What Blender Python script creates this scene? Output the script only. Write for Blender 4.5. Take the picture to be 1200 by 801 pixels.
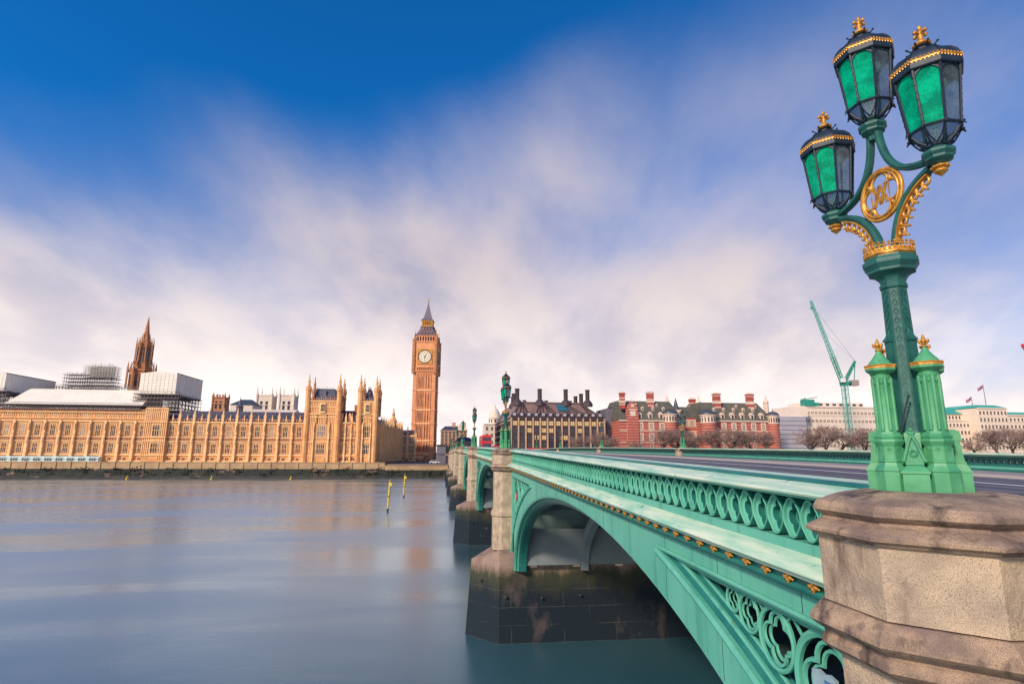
import bpy, math, random
from math import sin, cos, pi, radians, sqrt, atan2, tan
from mathutils import Vector, Matrix

random.seed(11)
for o in list(bpy.data.objects): bpy.data.objects.remove(o)
S = bpy.context.scene
COL = S.collection
CZ = 10.7                        # height of the viewpoint above the low-tide river

# ------------------------------------------------------------------ camera
YAW, PITCH, ROLL, FPX = 0.1235, 0.1948, 0.0051, 655.53
_f = Vector((sin(YAW)*cos(PITCH), cos(YAW)*cos(PITCH), sin(PITCH)))
_r = Vector((cos(YAW), -sin(YAW), 0))
_u = _r.cross(_f)
R2 = cos(ROLL)*_r + sin(ROLL)*_u
U2 = -sin(ROLL)*_r + cos(ROLL)*_u
cam_d = bpy.data.cameras.new('camera'); cam = bpy.data.objects.new('camera', cam_d); COL.objects.link(cam)
cam_d.sensor_width = 36; cam_d.lens = 36*FPX/1200; cam_d.clip_start = 0.05; cam_d.clip_end = 9000
mw = Matrix.Identity(4)
for i in range(3):
    mw[i][0] = R2[i]; mw[i][1] = U2[i]; mw[i][2] = -_f[i]
mw[2][3] = CZ
cam.matrix_world = mw
S.camera = cam

# ------------------------------------------------------------------ daylight
SUN_DIR = Vector((-0.70, -0.68, 0.62)).normalized()     # towards the sun: low, behind and left
SUN_EL = math.asin(SUN_DIR.z); SUN_ROT = atan2(SUN_DIR.x, SUN_DIR.y)
sd = bpy.data.lights.new('sun', 'SUN'); so = bpy.data.objects.new('sun', sd); COL.objects.link(so)
sd.energy = 3.8; sd.angle = radians(9); sd.color = (1.0, 0.80, 0.60)
so.rotation_euler = (-SUN_DIR).to_track_quat('-Z', 'Y').to_euler(); so.location = (-60, -60, 60)

W = bpy.data.worlds.new('World'); S.world = W; W.use_nodes = True
nt = W.node_tree; N = nt.nodes; L = nt.links; N.clear()
def nd(t, **k):
    n = N.new(t)
    for a, b in k.items(): setattr(n, a, b)
    return n
def mth(op, a, b=None, c=None, clamp=False):
    n = nd('ShaderNodeMath', operation=op); n.use_clamp = clamp
    for i, v in enumerate((a, b, c)):
        if v is None: continue
        if isinstance(v, (int, float)): n.inputs[i].default_value = v
        else: L.new(v, n.inputs[i])
    return n.outputs[0]
out = nd('ShaderNodeOutputWorld'); bg = nd('ShaderNodeBackground'); bg.inputs['Strength'].default_value = 0.10
L.new(bg.outputs[0], out.inputs[0])
sky = nd('ShaderNodeTexSky'); sky.sky_type = 'NISHITA'; sky.sun_disc = False
sky.sun_elevation = SUN_EL; sky.sun_rotation = SUN_ROT; sky.air_density = 1.0; sky.dust_density = 0.6; sky.ozone_density = 3.0
tint = nd('ShaderNodeMix', data_type='RGBA', blend_type='MULTIPLY'); tint.inputs['Factor'].default_value = 1.0
L.new(sky.outputs[0], tint.inputs['A']); tint.inputs['B'].default_value = (0.06, 0.80, 1.45, 1)
SKYSEED = 8.1
tc = nd('ShaderNodeTexCoord'); sp = nd('ShaderNodeSeparateXYZ'); L.new(tc.outputs['Generated'], sp.inputs[0])
X, Y, Z = sp.outputs
zp = mth('MAXIMUM', Z, 0.0)
zz = mth('ADD', zp, 0.42)
cu = mth('DIVIDE', X, zz); cv = mth('DIVIDE', Y, zz)
# the clouds are drawn out towards one point of the horizon
cu2 = mth('SUBTRACT', cu, mth('MULTIPLY', cv, 0.12))
cb = nd('ShaderNodeCombineXYZ'); L.new(mth('MULTIPLY', cu2, 1.0), cb.inputs[0]); L.new(mth('MULTIPLY', cv, 0.62), cb.inputs[1]); cb.inputs[2].default_value = SKYSEED
def noise(scale, detail, rough, dist=0.0, src=None):
    n = nd('ShaderNodeTexNoise'); n.inputs['Scale'].default_value = scale; n.inputs['Detail'].default_value = detail
    n.inputs['Roughness'].default_value = rough; n.inputs['Distortion'].default_value = dist
    L.new(src or cb.outputs[0], n.inputs['Vector']); return n.outputs['Fac']
n1 = noise(1.1, 2.5, 0.45, 0.3); n2 = noise(3.0, 5, 0.55, 0.15)
def mr(v, a, b, c=0.0, d=1.0, smooth=True):
    n = nd('ShaderNodeMapRange'); n.interpolation_type = 'SMOOTHSTEP' if smooth else 'LINEAR'
    L.new(v, n.inputs[0])
    for i, q in enumerate((a, b, c, d)): n.inputs[i+1].default_value = q
    return n.outputs[0]
low = mr(zp, 0.02, 0.72, 1.25, -0.66, smooth=False)      # thick near the horizon, clearing overhead
side = mr(mth('SUBTRACT', X, 0.10), 0.10, 0.60, 0.0, 0.16)   # the bank of cloud stands highest straight ahead
cov = mth('ADD', mth('SUBTRACT', low, side), mth('MULTIPLY', mth('SUBTRACT', n1, 0.5), 2.0))
cov = mth('ADD', cov, mth('MULTIPLY', mth('SUBTRACT', n2, 0.5), 0.38))
covf = mr(cov, -0.25, 0.75)
shade = mr(mth('ADD', mth('MULTIPLY', n2, 0.7), mth('MULTIPLY', n1, 0.3)), 0.36, 0.64)   # thin bright and thick grey parts
ccl = nd('ShaderNodeMix', data_type='RGBA'); L.new(shade, ccl.inputs['Factor'])
ccl.inputs['A'].default_value = (3.5, 3.45, 4.7, 1); ccl.inputs['B'].default_value = (6.4, 5.5, 5.6, 1)
hz = mr(zp, -0.02, 0.36, 1.0, 0.0)
chz = nd('ShaderNodeMix', data_type='RGBA'); L.new(mth('MULTIPLY', hz, mr(shade, 0.0, 1.0, 0.66, 1.0)), chz.inputs['Factor'])
L.new(ccl.outputs['Result'], chz.inputs['A']); chz.inputs['B'].default_value = (11.0, 9.8, 9.2, 1)
mx = nd('ShaderNodeMix', data_type='RGBA'); L.new(covf, mx.inputs['Factor'])
L.new(tint.outputs['Result'], mx.inputs['A']); L.new(chz.outputs['Result'], mx.inputs['B'])
L.new(mx.outputs['Result'], bg.inputs['Color'])

S.view_settings.view_transform = 'Standard'; S.view_settings.look = 'None'
S.view_settings.gamma = 1.0; S.view_settings.use_curve_mapping = False; S.view_settings.exposure = 0.22
S.render.engine = 'CYCLES'
try: S.cycles.max_bounces = 8; S.cycles.transparent_max_bounces = 12
except Exception: pass

# ------------------------------------------------------------------ materials
MATS = {}
def mat(name, col, rough=0.6, metal=0.0, col2=None, nscale=1.0, lo=0.35, hi=0.65, detail=5, bump=0.0, bscale=None,
        spec=0.5, stain=None, stretch=(1, 1, 1), speck=None, coord='Object', band=None, tide=None, coat=0.0, joint=False, stain2=None):
    """Principled paint / stone: two tones through noise, optional streaked stain, speckle, courses and bump."""
    m = bpy.data.materials.new(name); m.use_nodes = True; t = m.node_tree; nn = t.nodes; ll = t.links
    b = nn['Principled BSDF']; b.inputs['Roughness'].default_value = rough; b.inputs['Metallic'].default_value = metal
    b.inputs['Specular IOR Level'].default_value = spec; b.inputs['Coat Weight'].default_value = coat
    tcn = nn.new('ShaderNodeTexCoord'); src = tcn.outputs['Object']
    if coord == 'World':
        g = nn.new('ShaderNodeNewGeometry'); src = g.outputs['Position']
    def mapn(st):
        mp = nn.new('ShaderNodeMapping'); mp.inputs['Scale'].default_value = st; ll.new(src, mp.inputs[0]); return mp.outputs[0]
    def nz(sc, de, st=(1, 1, 1), ro=0.55):
        n = nn.new('ShaderNodeTexNoise'); n.inputs['Scale'].default_value = sc; n.inputs['Detail'].default_value = de
        n.inputs['Roughness'].default_value = ro; ll.new(mapn(st), n.inputs['Vector']); return n.outputs['Fac']
    def rng(v, a, c, o0=0.0, o1=1.0):
        n = nn.new('ShaderNodeMapRange'); ll.new(v, n.inputs[0])
        for i, q in enumerate((a, c, o0, o1)): n.inputs[i+1].default_value = q
        return n.outputs[0]
    def mix(f, a, c, bt='MIX'):
        n = nn.new('ShaderNodeMix'); n.data_type = 'RGBA'; n.blend_type = bt
        if isinstance(f, float): n.inputs['Factor'].default_value = f
        else: ll.new(f, n.inputs['Factor'])
        for key, v in (('A', a), ('B', c)):
            if isinstance(v, tuple): n.inputs[key].default_value = (*v, 1)
            else: ll.new(v, n.inputs[key])
        return n.outputs['Result']
    c = col
    if col2: c = mix(rng(nz(nscale, detail, stretch), lo, hi), col, col2)
    if band:      # courses of another stone: (colour, pitch, share, offset)
        sx = nn.new('ShaderNodeSeparateXYZ'); ll.new(src, sx.inputs[0])
        def mm(op, a, v):
            n = nn.new('ShaderNodeMath'); n.operation = op; ll.new(a, n.inputs[0]); n.inputs[1].default_value = v; return n.outputs[0]
        fr = mm('FRACT', mm('ADD', mm('DIVIDE', sx.outputs[2], band[1]), band[3] + 50.0), 0)
        c = mix(mm('LESS_THAN', fr, band[2]), c, band[0])
    if speck:     # (colour, scale, amount)
        c = mix(rng(nz(speck[1], 2, ro=0.7), 0.5+speck[2], 0.5+speck[2]+0.05), c, speck[0])
    if stain:     # (colour, scale, lo, hi, stretch)
        c = mix(rng(nz(stain[1], 5, stain[4] if len(stain) > 4 else (1, 1, 1), 0.65), stain[2], stain[3]), c, stain[0])
    if stain2:
        c = mix(rng(nz(stain2[1], 5, stain2[4], 0.65), stain2[2], stain2[3]), c, stain2[0])
    if tide:      # a line of weed and mud left by high water: list of (colour, z, softness)
        g = nn.new('ShaderNodeNewGeometry'); sx = nn.new('ShaderNodeSeparateXYZ'); ll.new(g.outputs['Position'], sx.inputs[0])
        for (tcol, tz, soft, wob) in tide:
            nzv = nz(0.7, 7, (1, 1, 0.30), 0.7)
            ad = nn.new('ShaderNodeMath'); ad.operation = 'MULTIPLY_ADD'; ll.new(nzv, ad.inputs[0]); ad.inputs[1].default_value = wob; ll.new(sx.outputs[2], ad.inputs[2])
            c = mix(rng(ad.outputs[0], tz+wob/2+soft, tz+wob/2-soft), c, tcol)
    if joint:     # mortar courses and scattered pale scours on the pier faces
        g2 = nn.new('ShaderNodeNewGeometry'); bk = nn.new('ShaderNodeTexBrick'); cx = nn.new('ShaderNodeCombineXYZ'); s3 = nn.new('ShaderNodeSeparateXYZ')
        ll.new(g2.outputs['Position'], s3.inputs[0]); ad2 = nn.new('ShaderNodeMath'); ad2.operation = 'ADD'; ll.new(s3.outputs[0], ad2.inputs[0]); ll.new(s3.outputs[1], ad2.inputs[1])
        ll.new(ad2.outputs[0], cx.inputs[0]); ll.new(s3.outputs[2], cx.inputs[1]); ll.new(cx.outputs[0], bk.inputs['Vector'])
        bk.inputs['Scale'].default_value = 1.0; bk.inputs['Brick Width'].default_value = 3.1; bk.inputs['Row Height'].default_value = .95; bk.inputs['Mortar Size'].default_value = .010
        c = mix(rng(nz(.42, 6, (1, 1, .55), .62), .60, .70), c, (.080, .060, .060))
        jm = nn.new('ShaderNodeMath'); jm.operation = 'MULTIPLY'; ll.new(bk.outputs['Fac'], jm.inputs[0]); ll.new(rng(nz(.8, 3), .40, .62), jm.inputs[1])
        c = mix(jm.outputs[0], c, (.085, .085, .08))
    if isinstance(c, tuple): b.inputs['Base Color'].default_value = (*c, 1)
    else: ll.new(c, b.inputs['Base Color'])
    if bump:
        bn = nn.new('ShaderNodeBump'); bn.inputs['Strength'].default_value = 1.0; bn.inputs['Distance'].default_value = bump
        ll.new(nz(bscale or nscale*4, 4, ro=0.6), bn.inputs['Height']); ll.new(bn.outputs[0], b.inputs['Normal'])
    MATS[name] = m; return m

GRN = mat('bridge_green_paint', (.078, .355, .262), .5, col2=(.118, .42, .315), nscale=.7, stretch=(1, 1, .4), bump=.003, bscale=3,
          stain=((.05, .22, .17), 1.6, .55, .76, (1.5, 2.2, .20)), stain2=((.20, .12, .06), 2.6, .66, .74, (1.5, 2.4, .12)))
GRND = mat('bridge_dark_green_and_shade', (.010, .118, .104), .42, col2=(.020, .17, .145), nscale=2.0, bump=.002, bscale=6)  # GRN darkened: recess shade put into the colour; dark rolls use it too
COPE = mat('weathered_pale_green_paint', (.60, .70, .54), .6, col2=(.26, .54, .41), nscale=2.2, lo=.40, hi=.68, stretch=(2.6, .35, 1),
           bump=.004, bscale=8, stain=((.06, .27, .25), 4.0, .60, .70, (1.2, 1.0, 1)))
GOLD = mat('gilding', (.68, .36, .06), .42, .35, col2=(.42, .17, .025), nscale=14, bump=.002, bscale=60)
GOLDB = mat('gilt_boss', (.66, .34, .05), .5, .3, col2=(.25, .11, .03), nscale=18, bump=.004, bscale=50)
GRAN = mat('granite', (.55, .43, .295), .8, col2=(.35, .275, .205), nscale=2.9, bump=.012, bscale=26, speck=((.15, .11, .09), 170, .04),
           stain=((.17, .12, .09), 2.2, .56, .74, (1.6, 1.6, .5)))
GRANW = mat('weathered_granite', (.45, .32, .21), .85, col2=(.20, .142, .115), nscale=2.6, lo=.38, hi=.62, bump=.010, bscale=20,
            speck=((.10, .068, .06), 170, .045), stain=((.065, .045, .04), 3.0, .52, .66, (1.2, 1.2, .5)))
PIERM = mat('pier_stone', (.30, .21, .16), .7, spec=.3, col2=(.20, .135, .115), nscale=1.0, bump=.02, bscale=5, coord='World',
            tide=[((.050, .052, .026), CZ-6.75, .30, 2.4), ((.007, .015, .024), CZ-7.5, .8, 3.6)], joint=True,
            stain=((.13, .09, .08), .5, .6, .72, (1, 1, .4)))
SKEW = mat('painted_skewback', (.21, .25, .265), .6, col2=(.15, .185, .20), nscale=.5, bump=.004, bscale=3,
           stain=((.13, .13, .12), .8, .62, .8, (1, 1, .3)))
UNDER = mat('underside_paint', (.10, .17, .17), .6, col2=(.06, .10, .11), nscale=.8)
ASPH = mat('asphalt', (.050, .048, .062), .75, col2=(.075, .07, .085), nscale=.4, bump=.004, bscale=40)
PAVE = mat('paving', (.34, .30, .30), .8, col2=(.26, .23, .24), nscale=.9, bump=.003, bscale=14)
KERB = mat('kerb_stone', (.42, .38, .36), .8)
LINE = mat('road_paint', (.78, .76, .74), .6)
LG1 = mat('lamp_green_paint', (.045, .26, .118), .5, col2=(.085, .35, .165), nscale=5, bump=.0015, bscale=40, stain=((.03, .20, .14), 7, .6, .72, (1, 1, .3)))
LG2 = mat('lamp_green_upper_shade', (.009, .082, .075), .55, col2=(.018, .125, .105), nscale=7, bump=.0015, bscale=50)  # same paint as LG1, darkened: weaker sky light on upper parts painted in
LBLK = mat('lantern_frame_paint', (.005, .014, .028), .55, col2=(.010, .026, .05), nscale=9)
PAL = mat('palace_limestone', (.82, .42, .165), .8, col2=(.64, .30, .12), nscale=.35, coord='World', bump=.05, bscale=2.5,
          stain=((.33, .15, .085), .5, .56, .74, (1, 1, .35)))
PALW = mat('palace_pale_stone', (.92, .60, .30), .8, col2=(.80, .47, .22), nscale=.4, coord='World')
PALR = mat('palace_carved_stone', (.56, .27, .14), .8, col2=(.38, .17, .10), nscale=1.1, coord='World', bump=.06, bscale=4)
BBM = mat('tower_limestone', (.76, .34, .15), .8, col2=(.60, .25, .12), nscale=.3, coord='World', bump=.04, bscale=3)
BBD = mat('tower_carved_stone', (.36, .15, .07), .8, col2=(.50, .22, .09), nscale=.8, coord='World')
SLATE = mat('slate_roof', (.040, .045, .075), .55, col2=(.065, .065, .10), nscale=.6, coord='World')
IRON = mat('iron_roof_tile', (.10, .085, .125), .5, col2=(.16, .125, .15), nscale=1.2, coord='World')
DGLASS = mat('dark_window_glass', (.028, .026, .036), .15, col2=(.07, .055, .06), nscale=.2, coord='World')
WGLASS = mat('blinded_window', (.40, .30, .22), .5, col2=(.22, .16, .14), nscale=.3, coord='World')
SHEET = mat('white_sheeting', (.84, .78, .66), .6, col2=(.76, .70, .60), nscale=.3, coord='World', bump=.15, bscale=.6)
SCAF = mat('scaffold_tube', (.11, .09, .10), .6)
SCAFB = mat('scaffold_board', (.34, .27, .24), .8)
WEED = mat('weedy_wall', (.030, .036, .020), .9, col2=(.016, .020, .020), nscale=.45, coord='World', bump=.2, bscale=1.5, lo=.4, hi=.6,
           stain=((.26, .15, .10), .28, .60, .66, (.6, 1, 1.5)))
WALLST = mat('river_wall_stone', (.50, .33, .17), .8, col2=(.36, .23, .13), nscale=.25, coord='World')
ABB = mat('abbey_stone', (.78, .66, .54), .8, col2=(.66, .55, .45), nscale=.2, coord='World')
BRICK = mat('red_brick', (.45, .095, .065), .8, col2=(.35, .075, .055), nscale=.4, coord='World', band=((.56, .33, .25), 1.45, .20, .1))
BRICKC = mat('chimney_brick', (.42, .085, .06), .8, col2=(.34, .07, .05), nscale=.4, coord='World', band=((.62, .42, .34), 3.3, .22, .1))
WSTONE = mat('white_dressing', (.74, .58, .46), .75, col2=(.64, .48, .38), nscale=.5, coord='World')
ROOFN = mat('mossy_slate', (.075, .075, .075), .7, col2=(.13, .12, .075), nscale=.25, coord='World')
LEAD = mat('lead_dome', (.055, .065, .08), .5)
BRONZE = mat('bronze_roof', (.27, .165, .135), .55, .1, col2=(.20, .125, .11), nscale=.3, coord='World')
BRONZED = mat('dark_bronze', (.07, .048, .05), .5, .1)
STONEP = mat('sandstone_column', (.55, .36, .24), .75, col2=(.45, .29, .2), nscale=.5, coord='World')
NAVY = mat('office_glass', (.025, .03, .055), .15, col2=(.05, .05, .075), nscale=.3, coord='World')
PALEB = mat('portland_stone', (.80, .67, .54), .8, col2=(.70, .57, .45), nscale=.15, coord='World')
COPPER = mat('copper_roof', (.06, .42, .32), .6, col2=(.05, .34, .27), nscale=.1, coord='World')
CREAM = mat('cream_panels', (.80, .68, .56), .7, col2=(.72, .60, .49), nscale=.2, coord='World')
WRAP = mat('grey_wrapping', (.46, .43, .47), .6, col2=(.36, .35, .41), nscale=.5, coord='World', stretch=(.3, .3, 2.5))
BARK = mat('bark', (.115, .075, .062), .9, col2=(.07, .05, .045), nscale=3)
TWIG = mat('bare_twigs', (.31, .205, .165), .9, col2=(.23, .155, .135), nscale=.4, coord='World')
SHRUB = mat('evergreen_leaves', (.030, .036, .018), .9, col2=(.018, .022, .018), nscale=.5, coord='World')
CRN = mat('crane_paint', (.13, .42, .36), .5)
CRND = mat('crane_deep_green', (.02, .28, .20), .5)
YEL = mat('yellow_paint', (.80, .56, .03), .5, col2=(.55, .40, .05), nscale=2)
RED = mat('red_paint', (.62, .025, .03), .35)
DARK = mat('dark_metal', (.03, .032, .045), .5)
GREY = mat('grey_cladding', (.17, .155, .185), .6, col2=(.13, .12, .15), nscale=.4, coord='World')
WHT = mat('white_paint', (.78, .78, .76), .5)
DIAL = mat('clock_dial_glass', (.82, .74, .58), .4, col2=(.74, .66, .50), nscale=.5)
TENT = mat('marquee_canvas', (.52, .72, .70), .6)
MUD = mat('mud_and_shingle', (.07, .06, .05), .85, col2=(.035, .035, .035), nscale=.3, coord='World', bump=.1, bscale=1)
GROUND = mat('town_ground', (.16, .14, .13), .9, col2=(.11, .10, .09), nscale=.02, coord='World')
LITW = bpy.data.materials.new('lit_office_window'); LITW.use_nodes = True
_b = LITW.node_tree.nodes['Principled BSDF']; _b.inputs['Base Color'].default_value = (.5, .36, .18, 1)
_b.inputs['Emission Color'].default_value = (1, .62, .22, 1); _b.inputs['Emission Strength'].default_value = .22

def glass(name, col, trans, tfac, dfac):
    """Rippled lamp glass: part see-through, part glowing with the light that falls on either side."""
    m = bpy.data.materials.new(name); m.use_nodes = True; t = m.node_tree; nn = t.nodes; ll = t.links; nn.clear()
    o = nn.new('ShaderNodeOutputMaterial'); tl = nn.new('ShaderNodeBsdfTranslucent'); df = nn.new('ShaderNodeBsdfDiffuse'); gl = nn.new('ShaderNodeBsdfGlossy'); tp = nn.new('ShaderNodeBsdfTransparent')
    tcn = nn.new('ShaderNodeTexCoord'); nz = nn.new('ShaderNodeTexNoise'); nz.inputs['Scale'].default_value = 6; nz.inputs['Detail'].default_value = 4
    ll.new(tcn.outputs['Object'], nz.inputs['Vector'])
    v = nn.new('ShaderNodeTexNoise'); v.inputs['Scale'].default_value = 55; ll.new(tcn.outputs['Object'], v.inputs['Vector'])
    sm = nn.new('ShaderNodeMath'); sm.operation = 'MULTIPLY_ADD'; ll.new(v.outputs['Fac'], sm.inputs[0]); sm.inputs[1].default_value = .45; ll.new(nz.outputs['Fac'], sm.inputs[2])
    mr_ = nn.new('ShaderNodeMapRange'); ll.new(sm.outputs[0], mr_.inputs[0]); mr_.inputs[1].default_value = .58; mr_.inputs[2].default_value = .86
    mx = nn.new('ShaderNodeMix'); mx.data_type = 'RGBA'; ll.new(mr_.outputs[0], mx.inputs['Factor'])
    mx.inputs['A'].default_value = (*[c*.60 for c in col], 1); mx.inputs['B'].default_value = (*[min(1, c*1.3) for c in col], 1)
    for q in (tl, df): ll.new(mx.outputs['Result'], q.inputs['Color'])
    tp.inputs['Color'].default_value = (*trans, 1); gl.inputs['Roughness'].default_value = .06
    bp = nn.new('ShaderNodeBump'); bp.inputs['Distance'].default_value = .002; ll.new(v.outputs['Fac'], bp.inputs['Height']); pass
    s0 = nn.new('ShaderNodeMixShader'); s0.inputs[0].default_value = dfac; ll.new(tl.outputs[0], s0.inputs[1]); ll.new(df.outputs[0], s0.inputs[2])
    s1 = nn.new('ShaderNodeMixShader'); s1.inputs[0].default_value = tfac; ll.new(s0.outputs[0], s1.inputs[1]); ll.new(tp.outputs[0], s1.inputs[2])
    s2 = nn.new('ShaderNodeMixShader'); s2.inputs[0].default_value = .02; ll.new(s1.outputs[0], s2.inputs[1]); ll.new(gl.outputs[0], s2.inputs[2])
    ll.new(s2.outputs[0], o.inputs[0]); return m
GGL = glass('green_ripple_glass', (.0, .70, .36), (.02, .85, .5), .12, .42)
CGL = glass('clear_ripple_glass', (.30, .36, .42), (.62, .70, .78), .55, .4)

# ------------------------------------------------------------------ mesh helpers
class MB:
    """Collects shapes (in world or local metres) and links them as ONE mesh object."""
    def __init__(s): s.v = []; s.f = []; s.mi = []; s.m = 0; s.T = None
    def add(s, vs, fs):
        b = len(s.v)
        if s.T is not None: vs = [s.T @ Vector(p) for p in vs]
        s.v.extend([tuple(p) for p in vs]); s.f.extend([tuple(b+i for i in f) for f in fs]); s.mi.extend([s.m]*len(fs)); return s
    def box(s, x0, x1, y0, y1, z0, z1):
        return s.add([(x0,y0,z0),(x1,y0,z0),(x1,y1,z0),(x0,y1,z0),(x0,y0,z1),(x1,y0,z1),(x1,y1,z1),(x0,y1,z1)],
                     [(0,3,2,1),(4,5,6,7),(0,1,5,4),(1,2,6,5),(2,3,7,6),(3,0,4,7)])
    def hexa(s, p): return s.add(p, [(0,3,2,1),(4,5,6,7),(0,1,5,4),(1,2,6,5),(2,3,7,6),(3,0,4,7)])
    def quad(s, a, b, c, d): return s.add([a, b, c, d], [(0,1,2,3)])
    def poly_prism(s, pts, z0, z1, top=None):
        n = len(pts); top = top or pts
        return s.add([(x,y,z0) for x,y in pts]+[(x,y,z1) for x,y in top],
                     [tuple(range(n-1,-1,-1)), tuple(range(n,2*n))]+[(i,(i+1)%n,n+(i+1)%n,n+i) for i in range(n)])
    def lathe(s, prof, n=16, c=(0,0,0), rot=0.0, sx=1, sy=1, cap=True, M=None):
        vs = []; fs = []; m = len(prof)
        for (r, z) in prof:
            for k in range(n):
                a = rot+2*pi*k/n; p = Vector((c[0]+r*cos(a)*sx, c[1]+r*sin(a)*sy, c[2]+z))
                if M is not None: p = M @ p
                vs.append(p)
        for j in range(m-1):
            for k in range(n):
                k2 = (k+1) % n; fs.append((j*n+k, j*n+k2, (j+1)*n+k2, (j+1)*n+k))
        if cap:
            fs.append(tuple(range(n-1,-1,-1))); fs.append(tuple((m-1)*n+k for k in range(n)))
        return s.add(vs, fs)
    def bar(s, a, b, r, n=4, r2=None):
        a = Vector(a); b = Vector(b); d = b-a
        if d.length < 1e-6: return s
        q = d.to_track_quat('Z', 'Y').to_matrix(); r2 = r if r2 is None else r2; vs = []
        for (p, rr) in ((a, r), (b, r2)):
            for k in range(n):
                t = 2*pi*(k+.5)/n; vs.append(p+q@Vector((rr*cos(t), rr*sin(t), 0)))
        return s.add(vs, [(k,(k+1)%n,n+(k+1)%n,n+k) for k in range(n)]+[tuple(range(n-1,-1,-1)), tuple(range(n,2*n))])
    def sweep(s, path, sec, closed=False, up=(1,0,0), scl=None):
        """Moves a closed cross-section (list of (a,b)) along a path; a runs along `up`, b across."""
        P = [Vector(p) for p in path]; n = len(P); m = len(sec); vs = []; upv = Vector(up)
        for i, p in enumerate(P):
            if closed: t = P[(i+1)%n]-P[i-1]
            else: t = P[min(i+1,n-1)]-P[max(i-1,0)]
            t.normalize(); sdv = t.cross(upv); sdv.normalize(); k = scl[i] if scl else 1.0
            u = sdv.cross(t)
            for (a, b) in sec: vs.append(p+u*a*k+sdv*b*k)
        fs = []
        for i in range(n if closed else n-1):
            j = (i+1) % n
            for k in range(m): fs.append((i*m+k, i*m+(k+1)%m, j*m+(k+1)%m, j*m+k))
        if not closed: fs += [tuple(range(m-1,-1,-1)), tuple((n-1)*m+k for k in range(m))]
        return s.add(vs, fs)
    def tube(s, path, r, n=6, closed=False, up=(1,0,0)):
        return s.sweep(path, [(r*cos(2*pi*k/n), r*sin(2*pi*k/n)) for k in range(n)], closed, up)
    def ball(s, c, r, n=8, m=5, sx=1, sy=1, sz=1):
        return s.lathe([(max(r*sin(pi*j/m), 1e-4), -r*cos(pi*j/m)*sz) for j in range(m+1)], n, c, sx=sx, sy=sy, cap=False)
    def build(s, name, mats, parent=None, off=None, smooth=None):
        off = Vector((0,0,0)); q = parent
        while q is not None and s.__dict__.get('world', False): off += q.location; q = q.parent
        me = bpy.data.meshes.new(name)
        me.from_pydata([(v[0]-off.x, v[1]-off.y, v[2]-off.z) for v in s.v], [], s.f)
        mats = mats if isinstance(mats, (list, tuple)) else [mats]
        for m in mats: me.materials.append(m)
        if len(mats) > 1: me.polygons.foreach_set('material_index', s.mi)
        if smooth:
            me.polygons.foreach_set('use_smooth', [True]*len(me.polygons)); me.set_sharp_from_angle(angle=radians(smooth))
        me.update()
        o = bpy.data.objects.new(name, me); COL.objects.link(o)
        if parent is not None: o.parent = parent
        return o
def WB():                      # an MB whose coordinates are world metres (build() takes the parent's location off)
    m = MB(); m.world = True; return m
def tag(o, label=None, cat=None, group=None, kind=None):
    if label: o['label'] = label
    if cat: o['category'] = cat
    if group: o['group'] = group
    if kind: o['kind'] = kind
    return o
def thing(name, loc, label, cat, group=None, rz=0):
    o = bpy.data.objects.new(name, None); o.empty_display_size = .2; COL.objects.link(o)
    o.location = loc; o.rotation_euler = (0, 0, rz); return tag(o, label, cat, group)
def struct(name, mb, m): return tag(mb.build(name, m), kind='structure')
def copy_tree(o, parent=None):
    c = o.copy(); COL.objects.link(c); c.parent = parent
    for ch in [q for q in bpy.data.objects if q.parent == o]: copy_tree(ch, c)
    return c
class Rep:
    """Repeated parts of one thing: the nearest/largest 100 become child objects, the rest one 'stuff' child."""
    def __init__(s, name, root): s.name = name; s.root = root; s.it = []
    def add(s, me, loc, rz=0.0, scale=(1,1,1)):
        s.it.append((me, Vector(loc), rz, Vector(scale)))
    def finish(s):
        if not s.it: return
        def key(i):
            d = (Vector(i[1])-Vector((0,0,CZ))).length; return d
        it = sorted(s.it, key=key); rl = s.root.location
        for (me, loc, rz, sc) in it[:100]:
            o = bpy.data.objects.new(s.name, me); COL.objects.link(o); o.parent = s.root
            o.location = loc-rl; o.rotation_euler = (0,0,rz); o.scale = sc
        if len(it) > 100:
            mb = MB(); mats = []
            for (me, loc, rz, sc) in it[100:]:
                T = Matrix.Translation(loc-rl) @ Matrix.Rotation(rz, 4, 'Z') @ Matrix.Diagonal((*sc, 1))
                b = len(mb.v); mb.v.extend([tuple(T @ v.co) for v in me.vertices])
                for p in me.polygons:
                    m = me.materials[p.material_index]
                    if m not in mats: mats.append(m)
                    mb.f.append(tuple(b+i for i in p.vertices)); mb.mi.append(mats.index(m))
            o = mb.build(s.name, mats, s.root); o['kind'] = 'stuff'
def mesh_of(mb, name, mats, smooth=None):
    o = mb.build(name, mats, smooth=smooth); me = o.data; bpy.data.objects.remove(o); return me
def lerp(a, b, t): return a+(b-a)*t
def at(px, py, y):
    """World point at distance y ahead whose bearing was measured from the survey photograph (1200 px wide)."""
    d = _f + R2*((px-600)/FPX) - U2*((py-400.5)/FPX)
    return Vector((d.x/d.y*y, y, CZ+d.z/d.y*y))
SHW = mat('shield_white', (.30, .42, .46), .5, col2=(.20, .30, .36), nscale=6)
SHB = mat('shield_blue', (.05, .16, .32), .5)
SHR = mat('shield_red', (.50, .06, .06), .5)
TRACK = mat('worn_wheel_track', (.17, .15, .175), .8, col2=(.12, .11, .135), nscale=.6, stretch=(1, .1, 1))
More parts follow.
